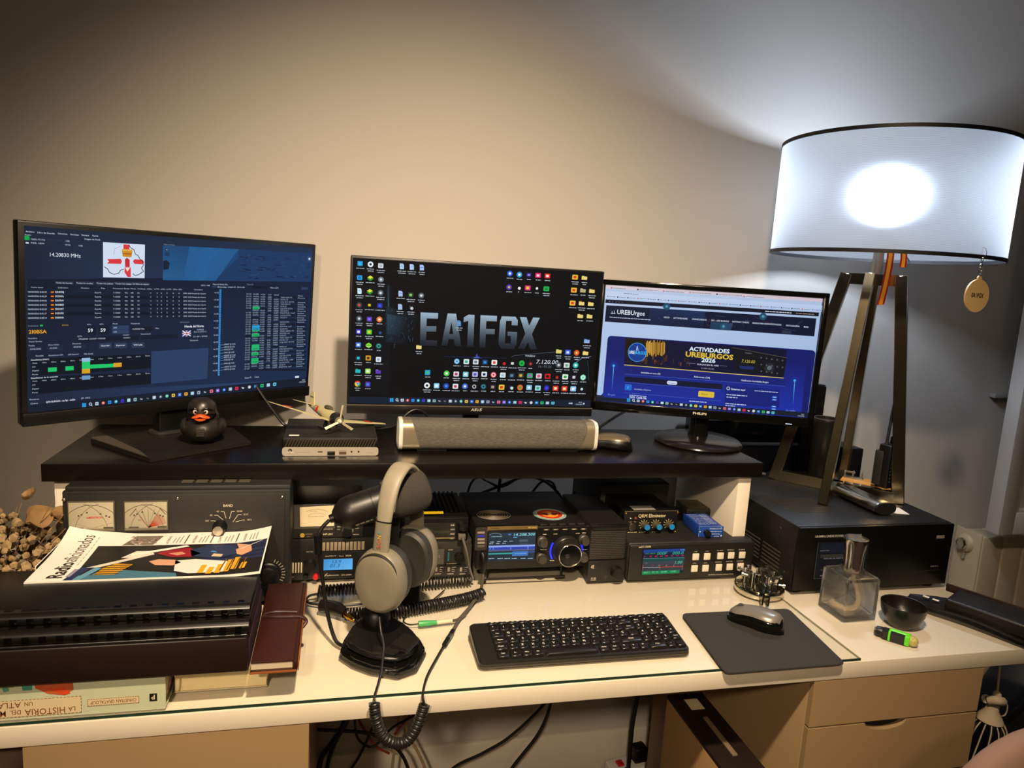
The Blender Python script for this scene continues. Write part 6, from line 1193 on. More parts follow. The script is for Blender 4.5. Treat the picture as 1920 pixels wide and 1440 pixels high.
t = thing('hand_microphone', 'black hand microphone lying on the desk behind the headphones', 'microphone', (.128, .305, 0), .1)
obj('case', B(-.026, .026, -.03, .03, .0003, .040, .008, 3), blk, t); obj('side_button', B(.0262, .0285, -.014, .008, .014, .03, .001), dkgrey, t)
ck = M('coil_black', '#1b1815', .4)
def coiled(label, pts, Rr, wr, turns, lead_a=(), lead_b=(), group='coiled cords on the desk'):
    bm = bm_new(); coil(bm, pts, Rr, wr, turns)
    if lead_a: tube(bm, lead_a, wr*1.05, 8, 8)
    if lead_b: tube(bm, lead_b, wr*1.05, 8, 8)
    o0 = Vector(pts[0]); bm.transform(Matrix.Translation(-o0)); return tag(obj('coiled_cord', bm, ck, None, o0), label, 'cord', group)
coiled('black coiled cord lying right before the power supply, rear of the two coils', [(-.030, .330, .0118), (.02, .333, .0118), (.17, .346, .0118), (.262, .352, .0118)], .0092, .0022, 46, [(-.030, .322, .010), (-.045, .318, .008), (-.046, .300, .005), (-.015, .288, .004), (.035, .283, .004), (.09, .30, .004)], [(.262, .361, .0118), (.268, .354, .012)])
coiled('black coiled cord with gold plug, lying behind the microphone base', [(.020, .236, .0112), (.07, .233, .0112), (.144, .245, .0112), (.235, .272, .0112), (.275, .292, .0112)], .0088, .0022, 50)
t = thing('headset_plug', 'chunky black plug with gold tip at the end of the front coiled cord', 'plug', (.002, .252, .0005))
bm = tube(bm_new(), [(-.022, .016, .013), (-.008, .006, .014), (.010, -.008, .013), (.018, -.016, .012)], lambda k: .0125-.004*k, 14, 6); obj('plug_body', bm, M('plug_black', '#151311', .25), t)
bm = tube(bm_new(), [(-.004, .012, .014), (.006, .0, .016), (.016, -.012, .012)], .0085, 12, 4); obj('strain_relief', bm, blk, t)
obj('gold_tip', lathe(bm_new(), [(.0001, 0), (.0048, 0), (.0058, .004), (.0058, .012), (.0045, .014), (.0045, .022), (.0028, .026), (.0001, .028)], (.018, -.018, .012), (.62, -.78, -.12), 16), goldm, t)
tt_ = M('cord_taupe', '#4f473b', .45)
coiled('black coiled headphone cord hanging over the front edge of the desk', [(.060, -.012, -.002), (.0615, -.0185, -.016), (.066, -.0195, -.034), (.075, -.02, -.052), (.090, -.0205, -.063), (.107, -.0205, -.062), (.119, -.0195, -.046), (.126, -.0185, -.028), (.1315, -.017, -.008)], .0068, .0018, 46,
       [(.071, .112, .066), (.074, .100, .045), (.077, .080, .032), (.073, .050, .012), (.066, .02, .0045), (.0605, -.004, .0035), (.060, -.012, -.002)],
       [(.1315, -.017, -.008), (.129, -.014, .002), (.132, .004, .0035), (.142, .040, .0035), (.163, .089, .0035), (.178, .122, .0040)], group=None)
t = thing('cord_joint', 'slim black in-line plug joint on the headphone cord left of the keyboard', 'cord joint', (.190, .145, .0007))
obj('sleeve', cyl(bm_new(), (-.011, -.022, .0042), (.010, .022, .0046), .0040, n=14), blk, t); obj('metal_band', cyl(bm_new(), (-.002, -.003, .0044), (.004, .009, .0045), .0043, n=14), steel, t)
cable('headphone_extension', 'taupe audio cord rising from the desk to the front of the transceiver', [(.200, .168, .0042), (.216, .205, .0045), (.245, .252, .006), (.272, .300, .012), (.284, .335, .022), (.284, .342, .040)], .0028, tt_)
tag(obj('cord_joint', tube(bm_new(), [(0, 0, 0), (.001, -.002, .018), (.0, .0, .030), (-.002, .004, .036)], lambda k: .0062-.0018*k, 12, 5), blk, None, (.2835, .3405, .034)), 'black plug block hanging at the left front of the transceiver', 'cord joint')
t = thing('audio_plug', 'green audio plug with bare metal shell lying on the white desk', 'plug', (.160, .197, .0004), .03)
grn = M('green_plug', '#3f9a52', .4); obj('sleeve', tube(bm_new(), [(-.016, 0, .0055), (0, 0, .0055), (.016, .001, .0055)], lambda k: .0040+.0012*math.sin(PI*min(1, k+.2)), 14, 5), grn, t)
obj('shell', cyl(bm_new(), (.016, .001, .0052), (.044, .004, .0052), .0035, n=12), M('clear_sheath', '#cfc3a6', .2), t)
obj('lead', tube(bm_new(), [(-.016, 0, .0055), (-.03, .004, .003), (-.039, .016, .002), (-.036, .034, .002), (-.022, .05, .002), (.02, .09, .002), (.052, .132, .002)], .0013, 6), cabm, t)
obj('lead', tube(bm_new(), [(.044, .004, .0050), (.056, .010, .0038), (.075, .030, .0040)], .0024, 8), tt_, t)

# ---------------------------------------------------------------- keyboard, pad, mouse
t = thing('keyboard', 'slim black keyboard with white legends, in the middle of the white desk', 'keyboard', (.2245, .049, .0002), 0)
KW, KD = .3625, .107
def kz(y): return .0105+.0125*(y/KD)
bm = prism(bm_new(), rrect(KW, KD, .010, 5, KW/2, KD/2), 0, 1); 
for v in bm.verts: v.co.z = .0005 if v.co.z < .5 else kz(v.co.y)
bmesh.ops.bevel(bm, geom=[e for e in bm.edges if e.calc_length() > 0 and all(v.co.z > .006 for v in e.verts)], offset=.002, segments=2, affect='EDGES', clamp_overlap=True)
obj('base', bm, M('keyboard_black', '#1c1a17', .36, noise=60), t); obj('bottom_rim', prism(bm_new(), rrect(KW+.0015, KD+.0015, .0105, 5, KW/2, KD/2), .0004, .005, .001), M('keyboard_rim', '#3b362c', .4), t)
km = M('key_black', '#191715', .32); LG = Sheet(((0, 0), (1, 0), (1, 1), (0, 1)), 1, -1, (0, 0, 0), (1, 0, 0), (0, 1, 0))
lgV, lgF, lgC = [], [], []
X0, PX, PY = .030, .01905*.925, .0172
rows = [('F', .0965, .0075, [(x, 1.06) for x in [0]]+[]), ]
def key(x0, x1, yc, h, lab=None):
    z = kz(yc); bm = box(bm_new(), x0+.0008, x1-.0008, yc-h/2+.0007, yc+h/2-.0007, z-.001, z+.0042, .0012, 1, taper=.86)
    obj('key', bm, km, t)
    if lab:
        sz = .0042 if len(lab) < 2 else .0026; gq, fs, wd = glyphs(lab, .02); zz = sz/.69; i = len(lgV); ox = (x0+x1)/2-wd*zz/2-(.001 if len(lab) < 2 else 0)
        for a, b in gq: yy = yc-.0006+b*zz; lgV.append((ox+a*zz, yy, kz(yy)+.0046))
        for f in fs: lgF.append(tuple(i+k for k in f)); lgC.append([lin('#d8d2c4')]*len(f))
XR = KW-.004
def row(yc, h, items):
    x = X0; tot = sum(w_ for w_, l in items); k = (XR-X0)/tot
    for w_, l in items: key(x, x+w_*k, yc, h, l); x += w_*k
row(.0985, .0098, [(1, 'Esc')]+[(1, 'F%d' % i) for i in range(1, 13)]+[(1.1, 'Impr'), (1, None), (1, None), (1, None), (1, None)])
row(.0840, .0168, [(1, 'º')]+[(1, c_) for c_ in '1234567890']+[(1, "'"), (1, '¡'), (1.6, '—'), (1, 'Bloq'), (1, '/'), (1, '*'), (1, '-')])
row(.0672, .0168, [(1.3, 'Tab')]+[(1, c_) for c_ in 'QWERTYUIOP']+[(1, '`'), (1, '+'), (1.3, 'Intro'), (1, '7'), (1, '8'), (1, '9'), (1, None)])
row(.0504, .0168, [(1.5, 'Mayús')]+[(1, c_) for c_ in 'ASDFGHJKLÑ']+[(1, '´'), (1, 'Ç'), (1.1, None), (1, '4'), (1, '5'), (1, '6'), (1, '+')])
row(.0336, .0168, [(1.25, 'Mayús'), (1, '<')]+[(1, c_) for c_ in 'ZXCVBNM,.-']+[(2.35, 'Mayús'), (1, '1'), (1, '2'), (1, '3'), (1, 'Intro')])
row(.0152, .0182, [(1.25, 'Ctrl'), (1.15, 'Fn'), (1.1, 'Win'), (1.1, 'Alt'), (5.6, None), (1.1, 'AltGr'), (1.1, 'Ctrl'), (1, '<'), (1, 'v'), (1, '>'), (2, '0 Ins'), (1, '.'), (1, None)])
me = bpy.data.meshes.new('legends'); me.from_pydata(lgV, [], lgF); at = me.color_attributes.new('Col', 'FLOAT_COLOR', 'CORNER'); at.data.foreach_set('color', [q for c in lgC for k in c for q in k]); me.materials.append(PRINT); o = bpy.data.objects.new('legends', me); COL.objects.link(o); o.parent = t; o['kind'] = 'stuff'

pads = [(.638, .188), (.866, .184), (.842, -.014), (.616, -.015)]
def rounded(poly, r, n=5):
    o = []; m_ = len(poly)
    for i in range(m_):
        p, a, b = Vector(poly[i]), Vector(poly[i-1]), Vector(poly[(i+1) % m_]); u, v = (a-p).normalized(), (b-p).normalized()
        for k in range(n+1): f = k/n; q = p+u*r*(1-f)**2+v*r*f**2; o.append((q.x, q.y))
    return o
bm = prism(bm_new(), rounded([(x-.74, y-.086) for x, y in pads], .013), .0003, .0034, .0008); tag(obj('mouse_pad', bm, M('pad_cloth', '#2a2622', .85, noise=500, amt=.2, bump=.3, bscale=2500), None, (.74, .086, 0)), 'dark grey mouse pad overhanging the front edge of the desk', 'mouse pad')
mouse('computer_mouse', 'grey and black computer mouse lying on the dark mouse pad', (.757, .128, .0037), .72, .106, .058, .035, M('graphite_mouse', '#7a756c', .32, .3), gloss, None, .16, M('wheel_grey', '#3a3732', .5))
# ---------------------------------------------------------------- table lamp
AT = .1452
t = thing('table_lamp', 'tall lamp with a nickel tube-frame base and lit grey drum shade, on the right amplifier', 'lamp', (1.17, .48, AT))
def bar3(bm, p, q, w_, d_, side):
    p, q = Vector(p), Vector(q); a = (q-p).normalized(); s_ = Vector(side); s_ = (s_-a*s_.dot(a)).normalized(); n_ = a.cross(s_)
    return loft(bm, [[c+s_*x*w_/2+n_*y*d_/2 for x, y in ((-1, -1), (1, -1), (1, 1), (-1, 1))] for c in (p, q)])
ZT = .520; top = Vector((.030, 0, ZT))
for nm, dx, dy, dz in (('frame', -.69, .72, 0), ('frame', -.72, -.69, .0)):
    d = Vector((dx, dy, 0)); nrm = Vector((-dy, dx, 0)); a0, a1 = d*.140, d*-.140; b0, b1 = top+d*.058, top+d*-.058
    for p, q in ((a0, b0), (a1, b1)):
        bm = bm_new(); bar3(bm, p+Vector((0, 0, .0004)), q, .026, .020, d); bmesh.ops.bevel(bm, geom=bm.edges[:], offset=.0012, segments=1, affect='EDGES'); obj('leg', bm, nickel, t)
    bm = bm_new(); bar3(bm, a0*.93+Vector((0, 0, .0134)), a1*.93+Vector((0, 0, .0134)), .0255, .0195, Vector((0, 0, 1))); obj('bottom_bar', bm, nickel, t)
    bm = bm_new(); bar3(bm, b0*1.0-d*.006+Vector((0, 0, -.0115)), b1+d*.006+Vector((0, 0, -.0115)), .0255, .0195, Vector((0, 0, 1))); obj('top_bar', bm, nickel, t)
SCX, SCY, SR, SB, STP = .043, 0, .243, .5625, .806
obj('pole', lathe(bm_new(), [(.0001, ZT-.006), (.0125, ZT-.006), (.0115, SB+.02), (.0115, SB+.075), (.0001, SB+.075)], (.036, 0, 0), (0, 0, 1), 20), steel, t)
obj('socket', lathe(bm_new(), [(.0001, SB+.05), (.017, SB+.05), (.017, SB+.085), (.0001, SB+.085)], (.038, 0, 0), (0, 0, 1), 20), white, t)
bm = bm_new()
for k in range(3):
    a = k*2*PI/3+.6; tube(bm, [(.038, 0, SB+.074), (SCX+SR*.985*math.cos(a), SR*.985*math.sin(a), SB+.004)], .0017, 6, 1)
obj('shade_spider', bm, steel, t)
m = bpy.data.materials.new('ribbed_translucent_shade'); m.use_nodes = True; nt = m.node_tree; nt.nodes.clear()
out = nt.nodes.new('ShaderNodeOutputMaterial'); tr = nt.nodes.new('ShaderNodeBsdfTranslucent'); df = nt.nodes.new('ShaderNodeBsdfDiffuse'); rf = nt.nodes.new('ShaderNodeBsdfRefraction'); m1 = nt.nodes.new('ShaderNodeMixShader'); m2 = nt.nodes.new('ShaderNodeMixShader')
tc = nt.nodes.new('ShaderNodeTexCoord'); wv = nt.nodes.new('ShaderNodeTexWave'); wv.wave_type = 'BANDS'; wv.bands_direction = 'Z'; wv.inputs['Scale'].default_value = 150; wv.inputs['Distortion'].default_value = .15
rp = nt.nodes.new('ShaderNodeValToRGB'); rp.color_ramp.elements[0].position = .3; rp.color_ramp.elements[0].color = (.17, .174, .18, 1); rp.color_ramp.elements[1].position = .7; rp.color_ramp.elements[1].color = (.37, .378, .385, 1)
nt.links.new(tc.outputs['Object'], wv.inputs[0]); nt.links.new(wv.outputs['Fac'], rp.inputs[0]); nt.links.new(rp.outputs[0], tr.inputs[0]); nt.links.new(rp.outputs[0], df.inputs[0])
rf.inputs['IOR'].default_value = 1.10; rf.inputs['Roughness'].default_value = 1.0; rf.inputs[0].default_value = (.75, .77, .8, 1)
m1.inputs[0].default_value = .45; nt.links.new(df.outputs[0], m1.inputs[1]); nt.links.new(tr.outputs[0], m1.inputs[2]); m2.inputs[0].default_value = .28; nt.links.new(m1.outputs[0], m2.inputs[1]); nt.links.new(rf.outputs[0], m2.inputs[2]); nt.links.new(m2.outputs[0], out.inputs[0])
bm = lathe(bm_new(), [(SR, SB), (SR, SB+.06), (SR, SB+.12), (SR, STP-.06), (SR, STP)], (SCX, SCY, 0), (0, 0, 1), 96, cap=False); obj('shade', bm, m, t, recalc=True)
trim = M('shade_trim_black', '#0f0f12', .5)
for z in (SB, STP):
    bm = lathe(bm_new(), [(SR-.0015, z-.004), (SR+.0016, z-.004), (SR+.0016, z+.004), (SR-.0015, z+.004), (SR-.0015, z-.004)], (SCX, SCY, 0), (0, 0, 1), 96, cap=False); obj('shade_trim', bm, trim, t)
BZ = .695
bm = ball(bm_new(), (.040, 0, BZ), .030, .030, .032, 24); bb = obj('bulb', bm, glow('bulb_white', '#e6efff', 60), t)
light('lamp_bulb', 'POINT', (1.17+.040, .48, AT+BZ), 40, (.68, .80, 1), shadow_soft_size=.036)

# flag ribbons, key tag
def ribbon(label, pts, wd, side):
    P = smooth_pts(pts, 6); s_ = Vector(side).normalized(); o0 = Vector(pts[0])
    t = thing('flag_ribbon', label, 'ribbon', o0, 0, None)
    for a, b, mm, nm in ((-.5, -.25, M('ribbon_red', '#a81a17', .6), 'red_edge'), (-.25, .25, M('ribbon_yellow', '#d89b12', .6), 'yellow_band'), (.25, .5, M('ribbon_red', '#a81a17', .6), 'red_edge')):
        bm = bm_new(); vr = [(bm.verts.new(p-o0+s_*a*wd), bm.verts.new(p-o0+s_*b*wd)) for p in P]
        for (v0, v1), (v2, v3) in zip(vr, vr[1:]): bm.faces.new((v0, v1, v3, v2))
        bmesh.ops.solidify(bm, geom=bm.faces[:], thickness=.0006); obj(nm, bm, mm, t)
ribbon('long red and yellow ribbon hanging from the lamp pole over the frame', [(1.190, .425, .735), (1.180, .412, .69), (1.170, .404, .64), (1.163, .402, .598)], .0175, (1, -.12, .1))
ribbon('short red and yellow ribbon end hanging below the shade, right of the long ribbon', [(1.221, .43, .740), (1.2215, .42, .71), (1.221, .418, .684)], .0165, (1, -.1, 0))
t = thing('key_tag', 'round pale wooden key tag with a dark call sign, hung from the shade rim', 'key ring', (1.245, .236, .630), .12)
wd_ = M('pale_plywood', '#e3bf80', .5, noise=14, amt=.12, stretch=(1, 1, 8))
obj('disc', cyl(bm_new(), (0, -.0018, 0), (0, .0018, 0), .0330, n=48), wd_, t); obj('lug', cyl(bm_new(), (0, -.0016, .0345), (0, .0016, .0345), .0058, n=20), wd_, t)
s = Sheet(((0, 0), (100, 0), (100, 30), (0, 30)), .037, .0111, (-.0185, -.0019, -.0048)); s.text(3, 25, 22, 'EA1FGX', '#2e1608', 1, .03, width=94); s.build('call_sign', t, PRINT)
bm = bm_new()
for k in range(6): 
    z = .041+k*.0062; a = .6+k*PI/2; tube(bm, [(.0022*math.cos(q)*math.cos(a), .0022*math.cos(q)*math.sin(a), z+.0042*math.sin(q)) for q in [i*PI/5 for i in range(10)]], .0007, 5, 1, False, True)
obj('chain', bm, chrome, t); bm = tube(bm_new(), [(.0, .0028+.0095*math.cos(q), .0845+.0115*math.sin(q)) for q in [i*PI/12 for i in range(24)]], .0008, 6, 1, False, True); obj('split_ring', bm, chrome, t)

# on the right amplifier
t = thing('metal_canister', 'flat oval silver canister with a black end, lying before the lamp on the amplifier', 'canister', (1.166, .378, AT+.0002), .02)
def fl(y, sx, sz): return [(sx*math.copysign(abs(math.cos(2*PI*k/48))**.75, math.cos(2*PI*k/48)), y, .0142+sz*math.copysign(abs(math.sin(2*PI*k/48))**.85, math.sin(2*PI*k/48))) for k in range(48)]
obj('body', loft(bm_new(), [fl(-.070, .0262, .0130), fl(-.068, .0270, .0138), fl(.056, .0270, .0138), fl(.062, .0250, .0125), fl(.064, .012, .007)]), M('polished_steel', '#b4ada0', .22, 1.0, noise=40), t, ang=50)
obj('base_cap', loft(bm_new(), [fl(-.0702, .0266, .0134), fl(-.0745, .0262, .0130)]), M('cap_black_matte', '#100f0e', .6), t); obj('screw_cap', cyl(bm_new(), (-.006, .064, .0135), (-.010, .076, .0135), .0068, .0075, 20), chrome, t)
bm = tube(bm_new(), [(-.012+.011*math.cos(q), .078+.008*math.sin(q), .012+.006*math.sin(q*1.0)) for q in [i*PI/10 for i in range(20)]], .0012, 6, 1, False, True); obj('ring', bm, chrome, t)
tag(obj('paper_card', box(bm_new(), -.03, .03, -.022, .022, 0, .0007, mat=Matrix.Rotation(-.25, 4, 'Z')), paper, None, (1.207, .333, AT+.0002)), 'small white card under the front end of the silver canister', 'card')
t = thing('paddle_key', 'wooden block with red felt carrying a small silver paddle mechanism, behind the lamp leg', 'morse paddle', (1.245, .492, AT+.0002), -.80)
wood = M('beech_block', '#c8964e', .45, noise=10, amt=.15, stretch=(1, 8, 1)); obj('wooden_base', B(-.048, .048, -.024, .024, .0065, .0245, .0015), wood, t); obj('red_felt', B(-.050, .050, -.026, .026, 0, .0066, .0008), M('red_felt', '#b3151a', .9), t)
bm = bm_new()
for x in (-.03, -.012, .008): box(bm, x-.0015, x+.0015, -.008, .01, .0246, .042, .0005)
box(bm, -.032, .012, -.009, .011, .0246, .0275, .0005); box(bm, -.032, -.008, .002, .004, .036, .0405, .0004); obj('mechanism', bm, M('satin_alu', '#a8a49a', .3, .9), t)
t = thing('wooden_block', 'small wooden block with red felt sticking out beside the handheld radio', 'wooden block', (1.2675, .425, AT+.0002), -.1)
obj('wood', B(-.023, .023, -.022, .014, .0085, .0265, .001), wood, t); obj('red_felt', B(-.0235, .0235, -.0225, .0145, 0, .0086, .0005), M('red_felt', '#b3151a', .9), t)
t = thing('handheld_radio', 'black handheld radio with a long antenna, standing behind the right lamp leg', 'handheld radio', (1.268, .424, AT+.0268), .35)
obj('body', box(bm_new(), -.026, .026, -.014, .016, 0, .104, .004, 3), blk, t); obj('battery_pack', box(bm_new(), -.0275, .0275, .002, .024, .004, .088, .004), matblk, t)
bm = bm_new()
for r in range(7):
    for c_ in range(4): box(bm, -.0195+c_*.0103, -.0125+c_*.0103, -.0152, -.0138, .014+r*.0085, .019+r*.0085, .0006)
kp = obj('keypad', bm, M('keypad_grey', '#2f2d2a', .5), t); kp['kind'] = 'stuff'
for x, r, h_ in ((.006, .0065, .016), (.020, .0050, .012)): obj('knob', cyl(bm_new(), (x, .002, .104), (x, .002, .104+h_), r, r*.9, 16), blk, t)
obj('antenna', tube(bm_new(), [(-.016, .004, .102), (-.0155, .004, .125), (-.008, .004, .20), (.008, .002, .285)], lambda k: .0058-.0022*min(1, k*5)+.0008*(k > .95), 10, 6), rubber, t)
t = thing('cylinder_speaker', 'black cylinder with a rounded glossy rim, standing behind the front lamp leg', 'cylinder', (1.222, .602, AT)) 
obj('body', lathe(bm_new(), [(.0001, .0003), (.030, .0003), (.032, .004), (.033, .145), (.0335, .150), (.032, .1535), (.0295, .153), (.029, .147), (.0001, .1465)], (0, 0, 0), (0, 0, 1), 40), M('cylinder_black', '#191715', .3, noise=40), t); obj('rim', tube(bm_new(), [(.0318*math.cos(a*PI/20), .0318*math.sin(a*PI/20), .1535) for a in range(40)], .0014, 6, 1, False, True), M('rim_gloss', '#4a4540', .15), t)
tag(obj('tower_box', prism(bm_new(), [(-.024, -.015), (.020, -.015), (.020, .015), (-.024, .015)], 0, .232, .004), blk, None, (1.226, .663, AT+.0003)), 'tall slim black box standing upright behind the black cylinder', 'box')
t = thing('rear_cabinet', 'black box with a grey seam line, behind the right monitor base', 'box', (1.08, .742, -.004))
obj('lower_case', B(-.16, .19, -.040, .042, .0003, .204, .002), blk, t); obj('seam', B(-.1605, .1905, -.0415, .042, .204, .2125, .001), M('seam_grey', '#4b4a49', .45), t); obj('upper_case', B(-.16, .17, -.039, .042, .2126, .272, .002), gloss, t)
t = thing('wall_adapter', 'black plug adapter block low behind the lamp', 'adapter', (1.322, .66, -.004)); obj('case', B(-.022, .03, -.05, .05, .0003, .22, .003), blk, t)
cable('antenna_lead', 'grey sheathed lead running off the right end of the shelf toward the lamp', [(.885, .55, .165), (.93, .57, .168), (1.0, .60, .157), (1.06, .60, .152)], .0032, M('grey_sheath', '#57524a', .5))

# ---------------------------------------------------------------- small things on the right of the desk
ZD = -.0040
t = thing('morse_key', 'chrome twin-lever morse paddle on a round polished base, right of the tuner', 'morse paddle', (.853, .268, .0002), -.42)
bm = lathe(bm_new(), [(.0001, .001), (.048, .001), (.0495, .003), (.0495, .013), (.047, .0165), (.0001, .0168)], (0, 0, 0), (0, 0, 1), 56); obj('round_base', bm, M('polished_base', '#cfc8b4', .1, 1.0), t)
for k in range(3): a = k*2*PI/3+.5; obj('foot', cyl(bm_new(), (.038*math.cos(a), .038*math.sin(a), 0), (.038*math.cos(a), .038*math.sin(a), .0012), .007, n=14), rubber, t)
ch = chrome
for x, y, h_, r in ((-.030, -.006, .030, .0032), (-.018, -.028, .030, .0032), (.012, -.016, .022, .004), (.026, .010, .026, .0045), (-.02, .026, .026, .0038), (.010, .030, .024, .0038)): obj('pillar', lathe(bm_new(), [(.0001, .0168), (r*1.2, .0168), (r, .019), (r, .0168+h_), (r*1.3, .0172+h_), (r*1.3, .0185+h_), (.0001, .0195+h_)], (x, y, 0), (0, 0, 1), 14), ch, t)
bm = bm_new()
for (cx2, cy2, a, w_, d_, z0, z1) in ((-.024, .006, .5, .014, .011, .026, .040), (.004, .022, .3, .016, .012, .028, .042), (.020, .004, -.2, .013, .016, .022, .036), (.028, -.010, .2, .010, .010, .026, .038)):
    q = Matrix.Translation((cx2, cy2, 0)) @ Matrix.Rotation(a, 4, 'Z')
    box(bm, -w_/2, w_/2, -d_/2, -d_/2+.0025, z0, z1, .0005, mat=q); box(bm, -w_/2, w_/2, d_/2-.0025, d_/2, z0, z1, .0005, mat=q); box(bm, -w_/2, -w_/2+.0025, -d_/2, d_/2, z0, z1, .0005, mat=q); box(bm, w_/2-.0025, w_/2, -d_/2, d_/2, z0, z1, .0005, mat=q)
    box(bm, -.003, .003, -.003, .003, .0168, z0, mat=q)
obj('lever_frame', bm, ch, t)
for k, (x, y, z, dx, dy) in enumerate(((-.026, -.010, .036, -1, .2), (.030, .004, .034, 1, .2), (.034, -.016, .026, 1, -.2), (-.006, -.002, .044, 0, -1), (.016, .034, .038, .4, 1), (-.03, .02, .034, -1, .4))): obj('thumbscrew', lathe(bm_new(), [(.0001, 0), (.0022, 0), (.0022, .008), (.0050, .008), (.0050, .0125), (.0001, .013)], (x, y, z), (dx, dy, 0), 14), ch, t)
for sx in (-1, 1):
    bm = box(bm_new(), .0030*sx-.0012, .0030*sx+.0012, -.052, .012, .028, .033, .0005); obj('lever', bm, ch, t)
    bm = prism(bm_new(), rrect(.046, .033, .007, 4, -.062, .0205), 0, .0030, .0008, Matrix(((0, 0, 1, .0055*sx-.0015), (1, 0, 0, 0), (0, 1, 0, 0), (0, 0, 0, 1)))); pd = obj('finger_paddle', bm, M('paddle_black', '#131210', .16), t)
t = thing('fragrance_bottle', 'square clear glass fragrance lamp with wick and silver cap, before the right amplifier', 'bottle', (.983, .166, ZD+.0003), .02)
bw = .0375
half_glass = clear_sheet('bottle_glass', (.96, .97, .95, 1), .02); q_ = half_glass.node_tree; mx_ = q_.nodes.new('ShaderNodeMixShader'); mx_.inputs[0].default_value = .75; gg_ = q_.nodes.new('ShaderNodeBsdfGlass'); gg_.inputs['IOR'].default_value = 1.47; gg_.inputs['Roughness'].default_value = .01
o_ = q_.nodes['Material Output']; q_.links.new(o_.inputs[0].links[0].from_socket, mx_.inputs[1]); q_.links.new(gg_.outputs[0], mx_.inputs[2]); q_.links.new(mx_.outputs[0], o_.inputs[0])
def bx(r, s_): 
    return [[(x, y, z) for x, y in rrect(2*w_, 2*w_, r, 4)] for w_, z in s_]
gl_o = loft(bm_new(), bx(.004, ((bw-.003, 0), (bw, .0025), (bw-.0005, .082), (bw-.003, .0855), (.020, .0865), (.0165, .090), (.0165, .097))))
gi = loft(bm_new(), bx(.003, ((bw-.009, .0095), (bw-.0055, .0125), (bw-.0055, .078), (bw-.0085, .0815), (.016, .083), (.0125, .086), (.0125, .0965))))
bmesh.ops.recalc_face_normals(gl_o, faces=gl_o.faces[:]); bmesh.ops.recalc_face_normals(gi, faces=gi.faces[:]); bmesh.ops.reverse_faces(gi, faces=gi.faces[:]); merge(gl_o, gi)
obj('glass_body', gl_o, half_glass, t, recalc=False)
wk = M('cotton_wick', '#d9c4a2', .9, noise=200, bump=.4, bscale=900)
bm = tube(bm_new(), [(.003, .002, .093), (.007, .001, .07), (.016, -.004, .045), (.016, -.010, .026), (.002, -.014, .0165), (-.014, -.010, .0155), (-.024, .004, .018), (-.020, .016, .0175)], lambda k: .0038+.0012*k, 12, 8); obj('wick', bm, wk, t)
bm = bm_new(); rr = []
for r, z in ((.0175, .087), (.0182, .092), (.0178, .110), (.0188, .128), (.0212, .146), (.0225, .153), (.0222, .1555), (.015, .1562), (.0001, .1560)): rr.append([(max(.0001, r*(1+(.035*math.cos(8*a) if .09 < z < .15 else 0)))*math.cos(a), max(.0001, r*(1+(.035*math.cos(8*a) if .09 < z < .15 else 0)))*math.sin(a), z) for a in [2*PI*k/64 for k in range(64)]])
loft(bm, rr); obj('cap', bm, M('cap_chrome', '#cdc6ba', .16, 1.0), t)
for k in range(5): a = k*2*PI/5+.3; obj('cap_hole', cyl(bm_new(), (.011*math.cos(a), .011*math.sin(a), .1560), (.011*math.cos(a), .011*math.sin(a), .1564), .0048, n=18), M('cap_hole_dark', '#5b4a2c', .5), t)
t = thing('bowl', 'small dark round bowl standing right of the glass bottle', 'bowl', (1.058, .106, ZD+.0003))
bwl = M('dark_bowl', '#15110e', .3, noise=30, amt=.2)
bm = lathe(bm_new(), [(.0001, 0), (.020, 0), (.0225, .002), (.032, .014), (.0385, .030), (.0405, .045), (.0392, .0458), (.0372, .0445), (.035, .030), (.028, .015), (.018, .0075), (.0001, .0065)], (0, 0, 0), (0, 0, 1), 48); obj('shell', bm, bwl, t)
for k, (x, y, c_) in enumerate(((.006, .002, '#c79a5a'), (-.004, .006, '#8a6a3c'), (.012, -.004, '#d9b77a'), (-.010, -.002, '#3a2a18'))): obj('residue', ball(bm_new(), (x, y, .0085), .0045, .0035, .0018, 10), M('crumb_%s' % 'abcd'[k], c_, .6), t)
t = thing('lighter', 'bright green and black torch lighter with a clear end, lying before the bowl', 'lighter', (1.000, .055, ZD+.0002), -.86)
lg = M('lime_green', '#5fd31a', .3)
obj('body', prism(bm_new(), rrect(.044, .0185, .004), .0005, .0175, .003), M('lighter_black', '#151513', .35), t)
bm = box(bm_new(), -.012, .024, -.0005, .0102, .0012, .0192, .003, 3); box(bm, -.0115, -.0075, -.0102, .0102, .001, .0184, .001); box(bm, .015, .024, -.0102, .0102, .001, .0186, .002); obj('green_frame', bm, lg, t)
obj('head', lathe(bm_new(), [(.0001, 0), (.0085, 0), (.0095, .003), (.0085, .012), (.0001, .012)], (-.020, 0, .0100), (-1, 0, 0), 24), blk, t); obj('nozzle', lathe(bm_new(), [(.004, 0), (.0065, 0), (.0065, .003), (.004, .003)], (-.032, 0, .0095), (-1, 0, 0), 20), M('nozzle_brown', '#4a3a2e', .4, .5), t)
obj('clear_end', ball(bm_new(), (.027, 0, .0098), .0105, .0100, .0096, 20), M('amber_clear', '#b8ab62', .08, spec=.8, noise=220, amt=.6, bump=.8, bscale=500), t)
t = thing('phone_pouch', 'black leather pouch with an open flap, hanging over the right front corner of the desk', 'leather pouch', (1.232, .070, ZD+.0003), .50)
lk = M('black_leather', '#15110f', .42, noise=40, bump=.25, bscale=400)
bm = box(bm_new(), -.034, .045, -.115, .075, .016, .044, .005, 3); obj('pocket', bm, lk, t); obj('edge_strip', box(bm_new(), .0452, .0492, -.115, .098, .030, .047, .002), M('leather_edge', '#2a1712', .4), t)
